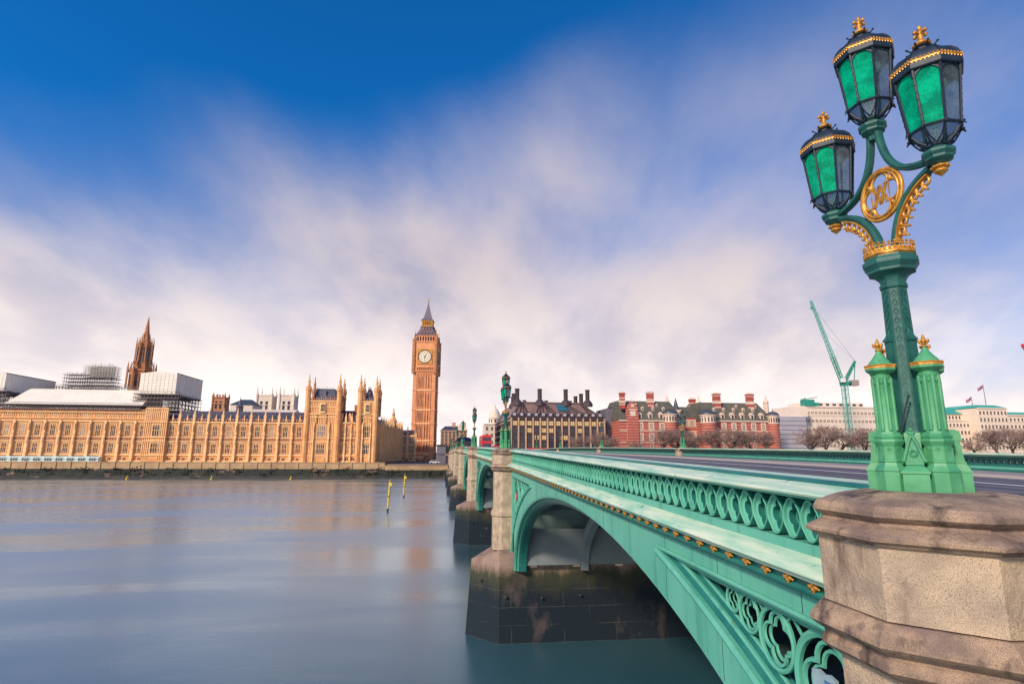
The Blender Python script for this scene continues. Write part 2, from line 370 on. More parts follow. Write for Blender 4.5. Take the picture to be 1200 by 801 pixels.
# ------------------------------------------------------------------ the river, banks and ground
def water_mat():
    m = bpy.data.materials.new('river_water'); m.use_nodes = True; t = m.node_tree; nn = t.nodes; ll = t.links
    b = nn['Principled BSDF']; b.inputs['Roughness'].default_value = .17; b.inputs['IOR'].default_value = 1.4
    g = nn.new('ShaderNodeNewGeometry')
    def nz(sc, st, de, ro=.5):
        mp = nn.new('ShaderNodeMapping'); mp.inputs['Scale'].default_value = st; ll.new(g.outputs['Position'], mp.inputs[0])
        n = nn.new('ShaderNodeTexNoise'); n.inputs['Scale'].default_value = sc; n.inputs['Detail'].default_value = de; n.inputs['Roughness'].default_value = ro
        n.inputs['Distortion'].default_value = .6
        ll.new(mp.outputs[0], n.inputs['Vector']); return n.outputs['Fac']
    mx = nn.new('ShaderNodeMix'); mx.data_type = 'RGBA'; ll.new(nz(.03, (1, .5, 1), 4), mx.inputs['Factor'])
    mx.inputs['A'].default_value = (.014, .090, .125, 1); mx.inputs['B'].default_value = (.038, .100, .125, 1); ll.new(mx.outputs['Result'], b.inputs['Base Color'])
    a = nn.new('ShaderNodeMath'); a.operation = 'MULTIPLY_ADD'; ll.new(nz(.55, (.7, 1.5, 1), 5, .6), a.inputs[0]); a.inputs[1].default_value = .35; ll.new(nz(.07, (1, 1.6, 1), 3), a.inputs[2])
    bp = nn.new('ShaderNodeBump'); bp.inputs['Distance'].default_value = .05; bp.inputs['Strength'].default_value = .6; ll.new(a.outputs[0], bp.inputs['Height']); ll.new(bp.outputs[0], b.inputs['Normal'])
    r = nn.new('ShaderNodeMapRange'); ll.new(nz(.05, (.6, 1.8, 1), 4), r.inputs[0])
    for i, q in enumerate((.35, .65, .22, .36)): r.inputs[i+1].default_value = q
    ll.new(r.outputs[0], b.inputs['Roughness'])
    # long-smoothed water: a soft sheen that strengthens towards grazing view
    gl = nn.new('ShaderNodeBsdfGlossy'); gl.inputs['Color'].default_value = (.80, .93, .95, 1); ll.new(r.outputs[0], gl.inputs['Roughness']); ll.new(bp.outputs[0], gl.inputs['Normal'])
    lw = nn.new('ShaderNodeLayerWeight'); lw.inputs['Blend'].default_value = .5
    f = nn.new('ShaderNodeMapRange'); ll.new(lw.outputs['Facing'], f.inputs[0])
    for i, q in enumerate((.62, .92, .08, .80)): f.inputs[i+1].default_value = q
    ms = nn.new('ShaderNodeMixShader'); ll.new(f.outputs[0], ms.inputs[0]); ll.new(b.outputs[0], ms.inputs[1]); ll.new(gl.outputs[0], ms.inputs[2])
    ll.new(ms.outputs[0], nn['Material Output'].inputs['Surface']); return m
mb = MB(); mb.quad((-1500, -120, 0), (1500, -120, 0), (1500, 240, 0), (-1500, 240, 0)); struct('river', mb, water_mat())
mb = MB(); mb.quad((-4000, 243, 5.7), (4000, 243, 5.7), (4000, 6000, 5.7), (-4000, 6000, 5.7))
mb.box(-1500, 1500, 241.4, 243, -1, 5.69); struct('ground', mb, GROUND)
# sloping foreshore of mud at the foot of the walls
mb = MB(); random.seed(4)
xs = [-260+4*i for i in range(142)]; rows = []
for x in xs: rows.append([(x, 235.2+random.uniform(-.7, .7), -.05), (x, 237.2+random.uniform(-.4, .4), .8+random.uniform(-.2, .3)), (x, 239.3, 1.7+random.uniform(-.3, .3))])
vs = [p for r in rows for p in r]; fs = []
for i in range(len(xs)-1):
    for j in range(2): fs.append((i*3+j, (i+1)*3+j, (i+1)*3+j+1, i*3+j+1))
mb.add(vs, fs); struct('foreshore', mb, MUD)
# river wall under the palace terrace, with its weedy foot
t = thing('river_wall', (-110, 240, 0), 'long pale stone river wall with dark weedy foot below the palace terrace', 'river wall')
w = WB(); w.box(-262, -22.6, 239.0, 241.4, 3.75, 6.35); w.box(-262, -22.6, 238.85, 241.4, 6.15, 6.42)
for i in range(46): w.box(-262+i*5.25, -261.3+i*5.25, 238.75, 239.1, 3.76, 6.6)
w.build('parapet_wall', WALLST, t)
w = WB(); w.hexa([(-262,236.4,-.6),(-22.6,236.4,-.6),(-22.6,241.4,-.6),(-262,241.4,-.6),(-262,238.9,3.75),(-22.6,238.9,3.75),(-22.6,241.4,3.75),(-262,241.4,3.75)])
w.build('wall_foot', WEED, t)
t = thing('river_wall', (0, 240, 0), 'low stone river wall with bushy weed below the clock tower', 'river wall')
w = WB(); w.box(-22.5, 3.2, 238.6, 241.4, 3.4, 5.1); w.box(-22.5, 3.2, 238.45, 241.4, 5.1, 5.35)
w.build('parapet_wall', WALLST, t)
w = WB(); random.seed(8)
n = 26
for i in range(n):
    x0 = -22.5+i; a = 236.2+random.uniform(-.5, .4); b_ = 238.5+random.uniform(-.3, 0)
    w.hexa([(x0,a,-.6),(x0+1,a+.1,-.6),(x0+1,241.3,-.6),(x0,241.3,-.6),(x0,b_,3.4),(x0+1,b_,3.4),(x0+1,241.3,3.4),(x0,241.3,3.4)])
w.build('wall_foot', WEED, t)
# north bank wall beyond the bridge
t = thing('river_wall', (150, 240, 0), 'granite embankment wall beyond the bridge carrying the riverside road', 'river wall')
w = WB(); w.box(32, 420, 238.8, 241.4, -.6, 8.6); w.box(32, 420, 238.6, 241.5, 8.6, 9.2); w.build('parapet_wall', WALLST, t)
mb = MB(); mb.box(32, 900, 241.5, 262, 5.6, 8.3); struct('riverside_road', mb, ASPH)

# weed hanging in tufts on the wall foot
random.seed(12); mb = MB()
def tuft(mb, c, r, n, flat=.6):
    for _ in range(n):
        d = Vector((random.gauss(0, 1), random.gauss(0, 1)*.5, random.gauss(0, 1)*flat)); p = Vector(c)+d*r*.55; s_ = r*random.uniform(.10, .24)
        a = Vector((random.gauss(0,1), random.gauss(0,1), random.gauss(0,1))).normalized(); b2 = a.orthogonal().normalized()
        mb.add([p-a*s_, p+b2*s_*.7, p+a*s_, p-b2*s_*.7], [(0,1,2,3)])
for i in range(420):
    x = random.uniform(-215, 3)
    k = random.random(); dens = 1 if x > -34 else .45
    if random.random() > dens or k < .3: continue
    zt = random.uniform(1.6, 4.0); tuft(mb, (x, lerp(236.6, 238.7, zt/4.0), zt), random.uniform(.8, 1.9), 18, .35)
o = mb.build('weed', SHRUB); tag(o, kind='stuff', label='dark green weed growing along the foot of the river wall', cat='weed')

# ------------------------------------------------------------------ the bridge
TP = [(-40,-1.15),(4.8,-.325),(36.5,.27),(70,.70),(108,1.08),(140,1.25),(180,1.10),(222,.62),(262,0.0)]
def top(y):                    # level of the parapet top along the cambered bridge
    n = len(TP)
    for i in range(n-1):
        if y <= TP[i+1][0] or i == n-2:
            (a, za), (b, zb) = TP[i], TP[i+1]
            ma = ((zb-TP[i-1][1])/(b-TP[i-1][0])) if i > 0 else (zb-za)/(b-a)
            mbb = ((TP[i+2][1]-za)/(TP[i+2][0]-a)) if i < n-2 else (zb-za)/(b-a)
            h = b-a; t_ = (y-a)/h
            if t_ < 0: t_ = 0
            v = (2*t_**3-3*t_**2+1)*za+(t_**3-2*t_**2+t_)*h*ma+(-2*t_**3+3*t_**2)*zb+(t_**3-t_**2)*h*mbb
            return CZ+v
XF0, XF1 = 4.45, 31.35; XM = (XF0+XF1)/2
PY = [4.8, 36.5, 71.5, 109.5, 149.0, 187.0, 222.0, 248.0]
BR = thing('road_bridge', (XM, 130, 0), 'long green iron arch bridge on granite piers crossing the river', 'bridge')
def mir(side, x): return x if side < 0 else XF0+XF1-x
def ystrip(mb, prof, ys, side=-1, endcap=True):
    """Closed profile [(x, dz)] carried along the camber."""
    m = len(prof); vs = []
    for y in ys:
        tz = top(y)
        for (x, dz) in prof: vs.append((mir(side, x), y, tz+dz))
    fs = []
    for i in range(len(ys)-1):
        for k in range(m):
            f = (i*m+k, i*m+(k+1)%m, (i+1)*m+(k+1)%m, (i+1)*m+k); fs.append(f)
    if endcap: fs += [tuple(range(m)), tuple((len(ys)-1)*m+k for k in range(m))]
    return mb.add(vs, fs)
def yr(a, b, step): n = max(1, int(round((b-a)/step))); return [a+(b-a)*i/n for i in range(n+1)]
COPING = [(4.80,-.20),(4.30,-.20),(4.285,-.175),(4.30,-.155),(4.62,-.055),(4.64,-.06),(4.655,-.05),(4.685,-.03),(4.72,-.03),(4.74,-.03),(5.24,-.024),(5.27,-.055),(5.26,-.12),(4.80,-.16)]
COPA = [(4.44,-.245),(4.40,-.245),(4.37,-.2),(4.80,-.2),(4.80,-.245)]
LOWRAIL = [(4.445,-.775),(4.445,-.905),(4.80,-.905),(4.80,-.775)]
LEDGE = [(4.80,-.905),(4.44,-.905),(4.19,-1.03),(4.165,-1.055),(4.165,-1.075),(4.19,-1.10),(4.215,-1.105),(4.23,-1.14),(4.26,-1.155),(4.33,-1.165),(4.80,-1.165)]
ROLLM = [(4.45,-1.165),(4.36,-1.165),(4.35,-1.235),(4.33,-1.25),(4.305,-1.275),(4.305,-1.305),(4.33,-1.335),(4.36,-1.345),(4.38,-1.365),(4.45,-1.375),(4.80,-1.375),(4.80,-1.165)]
def spanY(i, side): return (PY[i]+.86, PY[i+1]-.86)
def quatre(phi, hx, hy, e=.52, rho=.48):
    """Radius vector of a quatrefoil outline."""
    best = 0
    for k in range(4):
        a = phi-k*pi/2; q = rho*rho-(e*sin(a))**2
        if q >= 0: best = max(best, e*cos(a)+sqrt(q))
    return (best*cos(phi)*hx, best*sin(phi)*hy)
def frieze(mb, y0, y1, side, na, step=.36):
    n = max(1, int(round((y1-y0)/step))); w = (y1-y0)/n; hx = w/2; hz = .265
    angs = [2*pi*(k+.0)/na+pi/na for k in range(na)]
    inn = [quatre(a, hx*.88, hz*.91) for a in angs]; ou = [quatre(a, hx*1.0, hz*1.0) for a in angs]
    cell = []
    for a in angs:
        c, s_ = cos(a)*1.0, sin(a); k = min(hx/abs(c) if abs(c) > 1e-6 else 9, hz/abs(s_) if abs(s_) > 1e-6 else 9); cell.append((c*k, s_*k))
    oval = [quatre(a, hx*1.0, hz*.95, .27, .73) for a in angs]
    def sc(lp, k): return [(a*k, b*k) for a, b in lp]
    cus = [quatre(a, hx*.76, hz*.76, .56, .44) for a in angs]
    # rear plate, its hole, the cusped middle plate, the round front ring, the sunk spandrels
    loops = [(cell, 4.70), (sc(cus, .66), 4.70), (sc(cus, .66), 4.60), (sc(cus, 1.03), 4.615), (cus, 4.515), (sc(oval, .925), 4.505), (sc(oval, .92), 4.462), (sc(oval, .945), 4.452), (sc(oval, .98), 4.452), (oval, 4.465), (oval, 4.60), (cell, 4.60)]
    for i in range(n):
        yc = y0+(i+.5)*w; tz = top(yc)-.51; vs = []
        for (lp, x) in loops:
            for (a, b) in lp: vs.append((mir(side, x), yc+a, tz+b+(top(yc+a)-top(yc))))
        m = na; fs = []
        for j in range(len(loops)-1):
            mb.m = 0 if (4 <= j <= 8 or j == 2) else 1; fs = []  # reveals and sunk spandrels get the green with shade painted in
            for k in range(m): fs.append((j*m+k, j*m+(k+1)%m, (j+1)*m+(k+1)%m, (j+1)*m+k))
            if j == 0: b0_ = len(mb.v); mb.add(vs, fs)
            else: mb.f.extend([tuple(b0_+q for q in f) for f in fs]); mb.mi.extend([mb.m]*len(fs))
        mb.m = 0
fill = [(.30, 0)]
for side in (-1, 1):
    for i in range(7):
        a, b = spanY(i, side)
        ys = yr(a, b, 1.2 if i == 0 else 3.0)
        w = WB(); ystrip(w, COPING, ys, side); cp = w.build('coping', COPE, BR, smooth=30)
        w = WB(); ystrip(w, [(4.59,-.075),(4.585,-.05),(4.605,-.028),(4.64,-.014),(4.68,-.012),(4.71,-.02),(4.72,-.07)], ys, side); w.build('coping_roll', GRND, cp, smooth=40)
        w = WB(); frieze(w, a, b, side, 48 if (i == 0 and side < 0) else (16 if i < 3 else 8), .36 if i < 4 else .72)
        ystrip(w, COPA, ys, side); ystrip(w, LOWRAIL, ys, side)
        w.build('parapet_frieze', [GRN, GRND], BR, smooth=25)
        if side < 0:
            w = WB(); ystrip(w, LEDGE, ys, side); w.build('ledge', COPE, BR, smooth=30)
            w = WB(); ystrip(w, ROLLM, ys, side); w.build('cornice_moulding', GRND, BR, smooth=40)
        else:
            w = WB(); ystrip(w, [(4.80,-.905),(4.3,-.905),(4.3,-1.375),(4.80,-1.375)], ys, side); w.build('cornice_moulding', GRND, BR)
# gilt leaf bosses under the ledge, river side
mb = MB(); random.seed(3)
for (y, z, r) in ((-.05,0,.038),(.05,0,.038),(0,.028,.036),(0,-.03,.038),(-.085,-.012,.022),(.085,-.012,.022),(-.04,.045,.02),(.04,.045,.02),(0,-.062,.02)):
    mb.ball((-.012 if abs(y) < .06 else 0, y, z), r, 7, 5, sx=.8, sz=.85)
boss_me = mesh_of(mb, 'boss', GOLDB, 60)
rp = Rep('boss', BR)
for i in range(7):
    a, b = spanY(i, -1); n = int((b-a)/.48); st = (b-a)/n
    for k in range(n):
        y = a+(k+.5)*st; rp.add(boss_me, (4.315, y, top(y)-1.205))
rp.finish()

# spandrel plates, arch ribs and tracery
PW = 2.1                                     # half thickness of a pier where the arches spring
SPRING = CZ-6.68
def arch_params(i):
    a = PY[i]+(PW if i > 0 else .4); b = PY[i+1]-PW; c = (a+b)/2
    return c, (b-a)/2
def arch_z(i, y, off=0.0):
    c, h = arch_params(i); crown = top(c)-1.64; bb = crown-SPRING; u = (y-c)
    h2 = h-off; u2 = max(-1, min(1, u/h2)); slope = (top(c+h)-top(c-h))/(2*h)*u
    return SPRING+(bb-off)*sqrt(max(0, 1-u2*u2))+slope*sqrt(max(0, 1-u2*u2))
PT = 1.66                                    # panel top below the cap
def panel_low(i, y): return arch_out(i, y, 1.0)
def arch_out(i, y, d):
    c, h = arch_params(i); crown = top(c)-1.64; bb = crown-SPRING; u = (y-c)/(h+d)
    slope = (top(c+h)-top(c-h))/(2*h)*(y-c); q = sqrt(max(0, 1-u*u))
    return SPRING+(bb+d*.80)*q+slope*q
def spandrel(i, side):
    c, h = arch_params(i); a, b = PY[i]+.75, PY[i+1]-.75; n = 110 if i == 0 else 64
    ys = [a+(b-a)*k/n for k in range(n+1)]
    w = WB(); x0 = mir(side, 4.45); x1 = mir(side, 4.62)
    def zlo(y): return arch_z(i, y) if abs(y-c) < h else SPRING
    def zpl(y): return max(panel_low(i, y), zlo(y)) if abs(y-c) < h+.98 else SPRING-.1
    for k in range(n):
        y0, y1 = ys[k], ys[k+1]; t0, t1 = top(y0), top(y1)
        def slab(z0a, z1a, z0b, z1b):
            w.hexa([(x0,y0,z0a),(x1,y0,z0a),(x1,y1,z0b),(x0,y1,z0b),(x0,y0,z1a),(x1,y0,z1a),(x1,y1,z1b),(x0,y1,z1b)])
        pt0, pt1 = t0-PT, t1-PT; p0, p1 = zpl(y0), zpl(y1)
        edge0 = min(y0-PY[i], PY[i+1]-y1) < .95+.25
        if p0 < pt0-.02 and p1 < pt1-.02 and not edge0:
            slab(pt0, t0-1.37, pt1, t1-1.37)
            if abs((y0+y1)/2-c) < h: slab(zlo(y0), p0, zlo(y1), p1)
        else:
            slab(zlo(y0) if abs(y0-c) < h else CZ-6.43, t0-1.37, zlo(y1) if abs(y1-c) < h else CZ-6.43, t1-1.37)
    w.build('spandrel_plate', GRN, BR)
    if side < 0 and i < 3:                     # plate joints and rows of bolt heads
        w = WB(); k = 0; y = a+1.3
        while y < b-1:
            inside = panel_low(i, y) < top(y)-PT-.05 if abs(y-c) < h+.9 else True
            z0 = (top(y)-PT+.02) if inside else arch_z(i, y)+.02
            w.box(4.4475, 4.4505, y-.007, y+.007, z0, top(y)-1.38)
            if inside and abs(y-c) < h: w.box(4.4475, 4.4505, y-.007, y+.007, arch_z(i, y)+.01, panel_low(i, y)-.08)
            y += 2.15
        w.build('plate_joint', DARK, BR)
        w = WB(); y = a+.5
        while y < b:
            if i == 0: w.lathe([(.014,0),(.012,.008),(.004,.012)], 6, M=Matrix.Translation((4.45, y, top(y)-1.42)) @ Matrix.Rotation(-pi/2, 4, 'Y'))
            y += .43
        if w.v: w.build('bolt_heads', GRN, BR)
    # mouldings that frame each recessed panel, and the tracery inside it
    for sgn in (-1, 1):
        yy = []; k = 0
        yend = (PY[i]+1.2) if sgn < 0 else (PY[i+1]-1.2)
        # find the tip of the panel
        yt = c
        st = .05*sgn; y = c+4*sgn
        while abs(y-c) < h-1 and panel_low(i, y) > top(y)-PT-.03: y += st
        tip = y
        m = 26; pl = [tip+(yend-tip)*(q/m) for q in range(m+1)]
        low = [(mir(side, 4.43), q, max(panel_low(i, q), SPRING) if abs(q-c) < h+.96 else SPRING) for q in pl]
        hi = [(mir(side, 4.43), q, top(q)-PT) for q in pl]
        w = WB()
        for (dd, r_, dx) in ((-.03, .080, -.010), (.13, .042, .12), (.225, .032, .22)):
            lo2 = [(x+(dx if side < 0 else -dx), y_, z_+dd) for (x, y_, z_) in low if z_+dd < top(y_)-PT+.06]
            if len(lo2) > 2: w.tube(lo2, r_, 6)
            if dd > 0:
                hi2 = [(x+(dx if side < 0 else -dx), y_, z_-dd*.8) for (x, y_, z_), l in zip(hi, low) if z_-dd*.8 > l[2]+dd]
                if len(hi2) > 2: w.tube(hi2, r_*.9, 6)
        w.tube(hi, .045, 6)
        w.build('panel_moulding', GRN, BR, smooth=50)
        w = WB()                                  # splayed reveal behind the rolls
        for q in range(m):
            a, b_ = low[q], low[q+1]
            if a[2] > hi[q][2]-.02: continue
            dx = .30 if side < 0 else -.30
            w.hexa([(a[0]+dx*.1,a[1],a[2]-.05),(a[0]+dx,a[1],a[2]-.05),(b_[0]+dx,b_[1],b_[2]-.05),(b_[0]+dx*.1,b_[1],b_[2]-.05),(a[0]+dx*.1,a[1],a[2]+.02),(a[0]+dx,a[1],a[2]+.26),(b_[0]+dx,b_[1],b_[2]+.26),(b_[0]+dx*.1,b_[1],b_[2]+.02)])
            a, b_ = hi[q], hi[q+1]
            w.hexa([(a[0]+dx*.1,a[1],a[2]-.0),(a[0]+dx,a[1],a[2]-.2),(b_[0]+dx,b_[1],b_[2]-.2),(b_[0]+dx*.1,b_[1],b_[2]-.0),(a[0]+dx*.1,a[1],a[2]+.05),(a[0]+dx,a[1],a[2]+.05),(b_[0]+dx,b_[1],b_[2]+.05),(b_[0]+dx*.1,b_[1],b_[2]+.05)])
        w.build('panel_reveal', GRND, BR)  # shade inside the reveal comes from the darkened green
        w = WB(); xt = mir(side, 4.60); up = (1, 0, 0)
        y = yend-sgn*.02; cnt = 0
        # rings with cusped tracery, largest by the pier
        q = yend; first = True
        while True:
            # ring touching both borders at this place
            q2 = q; r_ = .4
            for _ in range(8):
                yc = q-sgn*r_; hh = (top(yc)-PT-.16)-(max(panel_low(i, yc), SPRING)+.24); r_ = max(.02, min(hh/2*.97, 1.0))
            yc = q-sgn*r_
            if r_ < .17: break
            zc = top(yc)-PT-.13-r_
            ring = [(xt, yc+r_*cos(a)*.97, zc+r_*sin(a)*.97) for a in [2*pi*k/28 for k in range(28)]]
            w.tube(ring, max(.022, .055*min(1, r_*1.6)), 6, closed=True)
            for sc_, rr, dxx in ((.86, .035, .03), (.70, .03, .08)):
                cus = [(xt+(dxx if side < 0 else -dxx), yc+a*r_*sc_, zc+b_*r_*sc_) for a, b_ in [quatre(2*pi*k/40, 1, 1, .5, .47) for k in range(40)]]
                w.tube(cus, rr*min(1, r_*2), 5, closed=True)
            if cnt == 0 and side < 0 and i < 4:    # painted shield hung in the ring by the pier
                T_ = Matrix.Translation((4.56, yc-sgn*.05, zc-.02)) @ Matrix.Rotation(pi/2, 4, 'Z') @ Matrix.Rotation(pi/2, 4, 'X'); k_ = min(.50*r_, .21)
                out_ = [(-k_, k_), (-k_*.45, k_*1.12), (0, k_), (k_*.45, k_*1.12), (k_, k_), (k_*.98, -.1*k_), (k_*.7, -.75*k_), (0, -1.25*k_), (-k_*.7, -.75*k_), (-k_*.98, -.1*k_)]
                sh_ = WB(); sh_.T = T_; sh_.poly_prism(out_, -.02, .02); sh = sh_.build('shield', SHW if sgn < 0 else SHR, BR)
                sh_ = WB(); sh_.T = T_; q_ = k_*.8
                sh_.poly_prism([(-q_, q_*.2), (-q_*.1, q_*.2), (-q_*.1, q_*.95), (-q_, q_*.95)], -.026, .026); sh_.poly_prism([(q_*.1, -q_*.9), (q_*.75, -q_*.5), (q_*.85, q_*.0), (q_*.1, q_*.0)], -.026, .026)
                sh_.build('shield_charge', SHB if sgn < 0 else SHW, sh)
            # small spandrel bars
            w.bar((xt, yc-r_*.7, zc+r_*.7), (xt, yc-r_*1.0, zc+r_*1.0), .02); w.bar((xt, yc+r_*.7, zc+r_*.7), (xt, yc+r_*1.0, zc+r_*1.0), .02)
            # below the ring a mullion down to the arch when there is room
            zl = max(panel_low(i, yc), SPRING)
            if zc-r_-zl > .5: w.bar((xt, yc, zc-r_), (xt, yc, zl), .04)
            q = yc-sgn*r_*1.03; cnt += 1
            if cnt > 8: break
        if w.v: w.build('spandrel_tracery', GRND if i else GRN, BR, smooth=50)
for side in (-1, 1):
    for i in range(7):
        spandrel(i, side)
# stepped arch ribs; the outermost carries the face mouldings
def rib(i, xa, xb, off, deep, name, m, n=64):
    c, h = arch_params(i); w = WB(); pts_in = []; pts_out = []
    for k in range(n+1):
        th = pi*k/n; y = c-(h-off)*cos(th); s_ = sin(th); slope = (top(c+h)-top(c-h))/(2*h)*(y-c)
        crown = top(c)-1.64; zi = SPRING-.1+(crown-SPRING-off+.1)*s_+slope*s_; pts_in.append((y, zi))
        y2 = c-(h-off+deep)*cos(th); zo = SPRING-.1+(crown-SPRING-off+.1+deep)*s_+slope*s_; pts_out.append((y2, zo))
    for k in range(n):
        a, b = pts_in[k], pts_in[k+1]; d, e = pts_out[k], pts_out[k+1]
        w.hexa([(xa,a[0],a[1]),(xb,a[0],a[1]),(xb,b[0],b[1]),(xa,b[0],b[1]),(xa,d[0],d[1]),(xb,d[0],d[1]),(xb,e[0],e[1]),(xa,e[0],e[1])])
    return w.build(name, m, BR, smooth=30)
for i in range(7):
    nn_ = 64 if i == 0 else 36
    for side in (-1, 1):
        if side < 0:
            for (xa, xb, off) in ((4.47, 4.56, .05), (4.56, 4.63, .12), (4.63, 4.70, .17), (4.70, 4.78, .24), (4.78, 5.15, .30)):
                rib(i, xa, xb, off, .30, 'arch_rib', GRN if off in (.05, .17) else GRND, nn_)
        else:
            rib(i, mir(1, 5.1), mir(1, 4.47), .05, .3, 'arch_rib', GRN, 24)
    for k in range(1, 7):
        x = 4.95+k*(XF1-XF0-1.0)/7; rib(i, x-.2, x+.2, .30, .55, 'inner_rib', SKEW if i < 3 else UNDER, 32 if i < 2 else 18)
    # cross girders under the deck
    c, h = arch_params(i); w = WB(); m = 9
    for k in range(m):
        y = c-h*.92+2*h*.92*k/(m-1); z1 = top(y)-1.45; z0 = max(arch_z(i, y)+.1, z1-1.0)
        if z0 < z1: w.box(5.2, XF1-.7, y-.15, y+.15, z0, z1)
    for (fr) in (.45, .70):
        for sg in (-1, 1):
            y = c+sg*h*fr; z = arch_z(i, y, .3); w.box(5.2, XF1-.7, y-.1, y+.1, z+.05, z+.35)
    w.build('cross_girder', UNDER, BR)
    # pale painted springing walls between the ribs
    for (yw, dy) in ((PY[i]+(PW if i else .4), .28), (PY[i+1]-PW, -.28)):
        w = WB(); y0, y1 = sorted((yw-dy*.02, yw+dy)); w.box(4.95, XF1-.5, y0, y1, CZ-6.45, CZ-4.55); w.box(4.9, XF1-.45, min(y0, y1)-.03, max(y0, y1)+.04, CZ-4.6, CZ-4.42)
        w.build('springing_wall', SKEW, BR)
# piers: granite block with cutwater, wall above, octagonal pilaster, cap
PIL = [(.50,.0),(.56,-.012),(.80,-.06),(.895,-.10),(.925,-.145),(.925,-.185),(.89,-.215),(.855,-.235),(.865,-.262),(.985,-.325),(1.005,-.345),(1.0,-.372),(.955,-.392),(.945,-.41),(.912,-.42),
       (.905,-.98),(.93,-1.0),(1.0,-1.075),(1.035,-1.13),(1.035,-1.165),(.985,-1.21),(.93,-1.245),(.925,-1.275),(.955,-1.31),(.955,-1.36),(.90,-1.41),(.815,-1.45)]
def octa_prof(mb, c, prof, xs=1.0, m=None):
    k = 1/cos(pi/8); return mb.lathe([(r*k, z) for r, z in prof][::-1], 8, c, rot=pi/8)
for i in range(7):
    for side in (-1, 1):
        if side > 0 and i == 0: pass
        cx = mir(side, 4.5 if i == 0 else 4.22); tz = top(PY[i]); cy = PY[i]
        for (seg, m_) in ((PIL[:15], GRANW), ([(.908,-.415),(.902,-.99)], GRAN), (PIL[16:], GRANW)):
            w2 = WB(); octa_prof(w2, (cx, cy, tz), seg)
            nm = {0: 'pedestal_cap', 1: 'pedestal_block', 2: 'pedestal_collar'}[[PIL[:15] == seg, len(seg) == 2, True].index(True)]
            w2.build(nm, m_, BR, smooth=28)
        w2 = WB(); zb = CZ-5.9 if i else 0
        bot = CZ-5.86-tz
        prof = [(.815,-1.45),(.815,-3.72),(.84,-3.75),(.93,-3.95),(.95,-4.05),(.95,-4.12),(.87,-4.2),(.87,bot)]
        octa_prof(w2, (cx, cy, tz), prof); w2.build('pilaster', GRAN, BR, smooth=28)
    # block
    if i == 0:
        w = WB(); w.poly_prism([(3.4, 4.0), (4.2, 3.1), (31.6, 3.1), (32.4, 4.0), (32.4, 5.15), (3.4, 5.15)], -1, CZ-5.9); w.build('pier_block', PIERM, BR)
        w = WB(); w.box(4.75, XF1-.3, -40, 4.9, -1, top(0)-1.45); w.build('abutment', GRAN, BR)
        for side in (-1, 1):
            w = WB(); ystrip(w, [(4.45,-.2),(4.45,-6.),(4.8,-6.),(4.8,-.2)], [-12, 3.4], side); w.build('abutment_wall', GRAN, BR)
            w = WB(); ystrip(w, COPING, yr(-12, 3.4, 2), side); w.build('coping', COPE, BR, smooth=30)
        continue
    def block(zb_, zt_, nose, hy, nm, m_, z2=None, nose2=None, hy2=None):
        w = WB(); yc = PY[i]; sh = 3.62 if hy > 1.9 else 3.9
        def ring(nx, h_): return [(nx, yc), (sh-.08*(h_-1.9), yc-h_), (35.8-sh, yc-h_), (35.8-nx, yc), (35.8-sh, yc+h_), (sh, yc+h_)]
        w.poly_prism(ring(nose, hy), zb_, zt_, ring(nose2 if nose2 is not None else nose, hy2 or hy)); return w.build(nm, m_, BR)
    block(-1.2, CZ-6.43, 1.70, 2.12, 'pier_block', PIERM, None, 2.08, 1.98)
    block(CZ-6.43, CZ-5.80, 2.08, 1.98, 'pier_shoulder', PIERM, None, 4.1, 1.2)
    w = WB(); w.box(4.7, XF1-.25, PY[i]-PW+.02, PY[i]+PW-.02, CZ-6.44, top(PY[i])-1.4); w.build('pier_wall', UNDER, BR)
    # iron mooring rings and drain holes on the downstream face, a few pixels each
    w = WB()
    for (x, z) in ((4.0, 2.5), (6.1, 2.4), (8.4, 2.5), (2.6, 3.2), (9.0, 5.6), (6.9, 5.6), (2.9, 6.2)):
        yy = PY[i]-2.12+.018*z if x > 3.6 else PY[i]-2.12*(x-1.75)/1.9
        w.lathe([(.075, 0), (.075, .09), (.04, .12)], 8, M=Matrix.Translation((x, yy-.02, z)) @ Matrix.Rotation(pi/2, 4, 'X'))
    w.build('mooring_bolt', DARK, BR)
    w = WB()
    for k in range(9):
        x = 5.4+k*2.6; w.box(x, x+.42, PY[i]-2.125, PY[i]-2.0, CZ-6.62, CZ-6.38)
    w.build('bearing_block', WSTONE, BR)
# block joints on the near pier
# far abutment
w = WB(); w.box(3.4, 32.4, 240.6, 262, -1, top(248)-1.45); w.build('abutment', GRAN, BR)
for side in (-1, 1):
    w = WB(); ystrip(w, [(4.45,-.2),(4.45,-8.),(4.8,-8.),(4.8,-.2)], yr(248.5, 275, 5), side); w.build('abutment_wall', GRAN, BR)
    w = WB(); ystrip(w, COPING, yr(248.9, 275, 5), side); w.build('coping', COPE, BR)
    for yy in (248.0,):
        w2 = WB(); octa_prof(w2, (mir(side, 4.5), yy, top(yy)), PIL[:15]); octa_prof(w2, (mir(side, 4.5), yy, top(yy)), [(.905,-.41),(.905,-8)]); w2.build('pedestal_block', GRAN, BR)
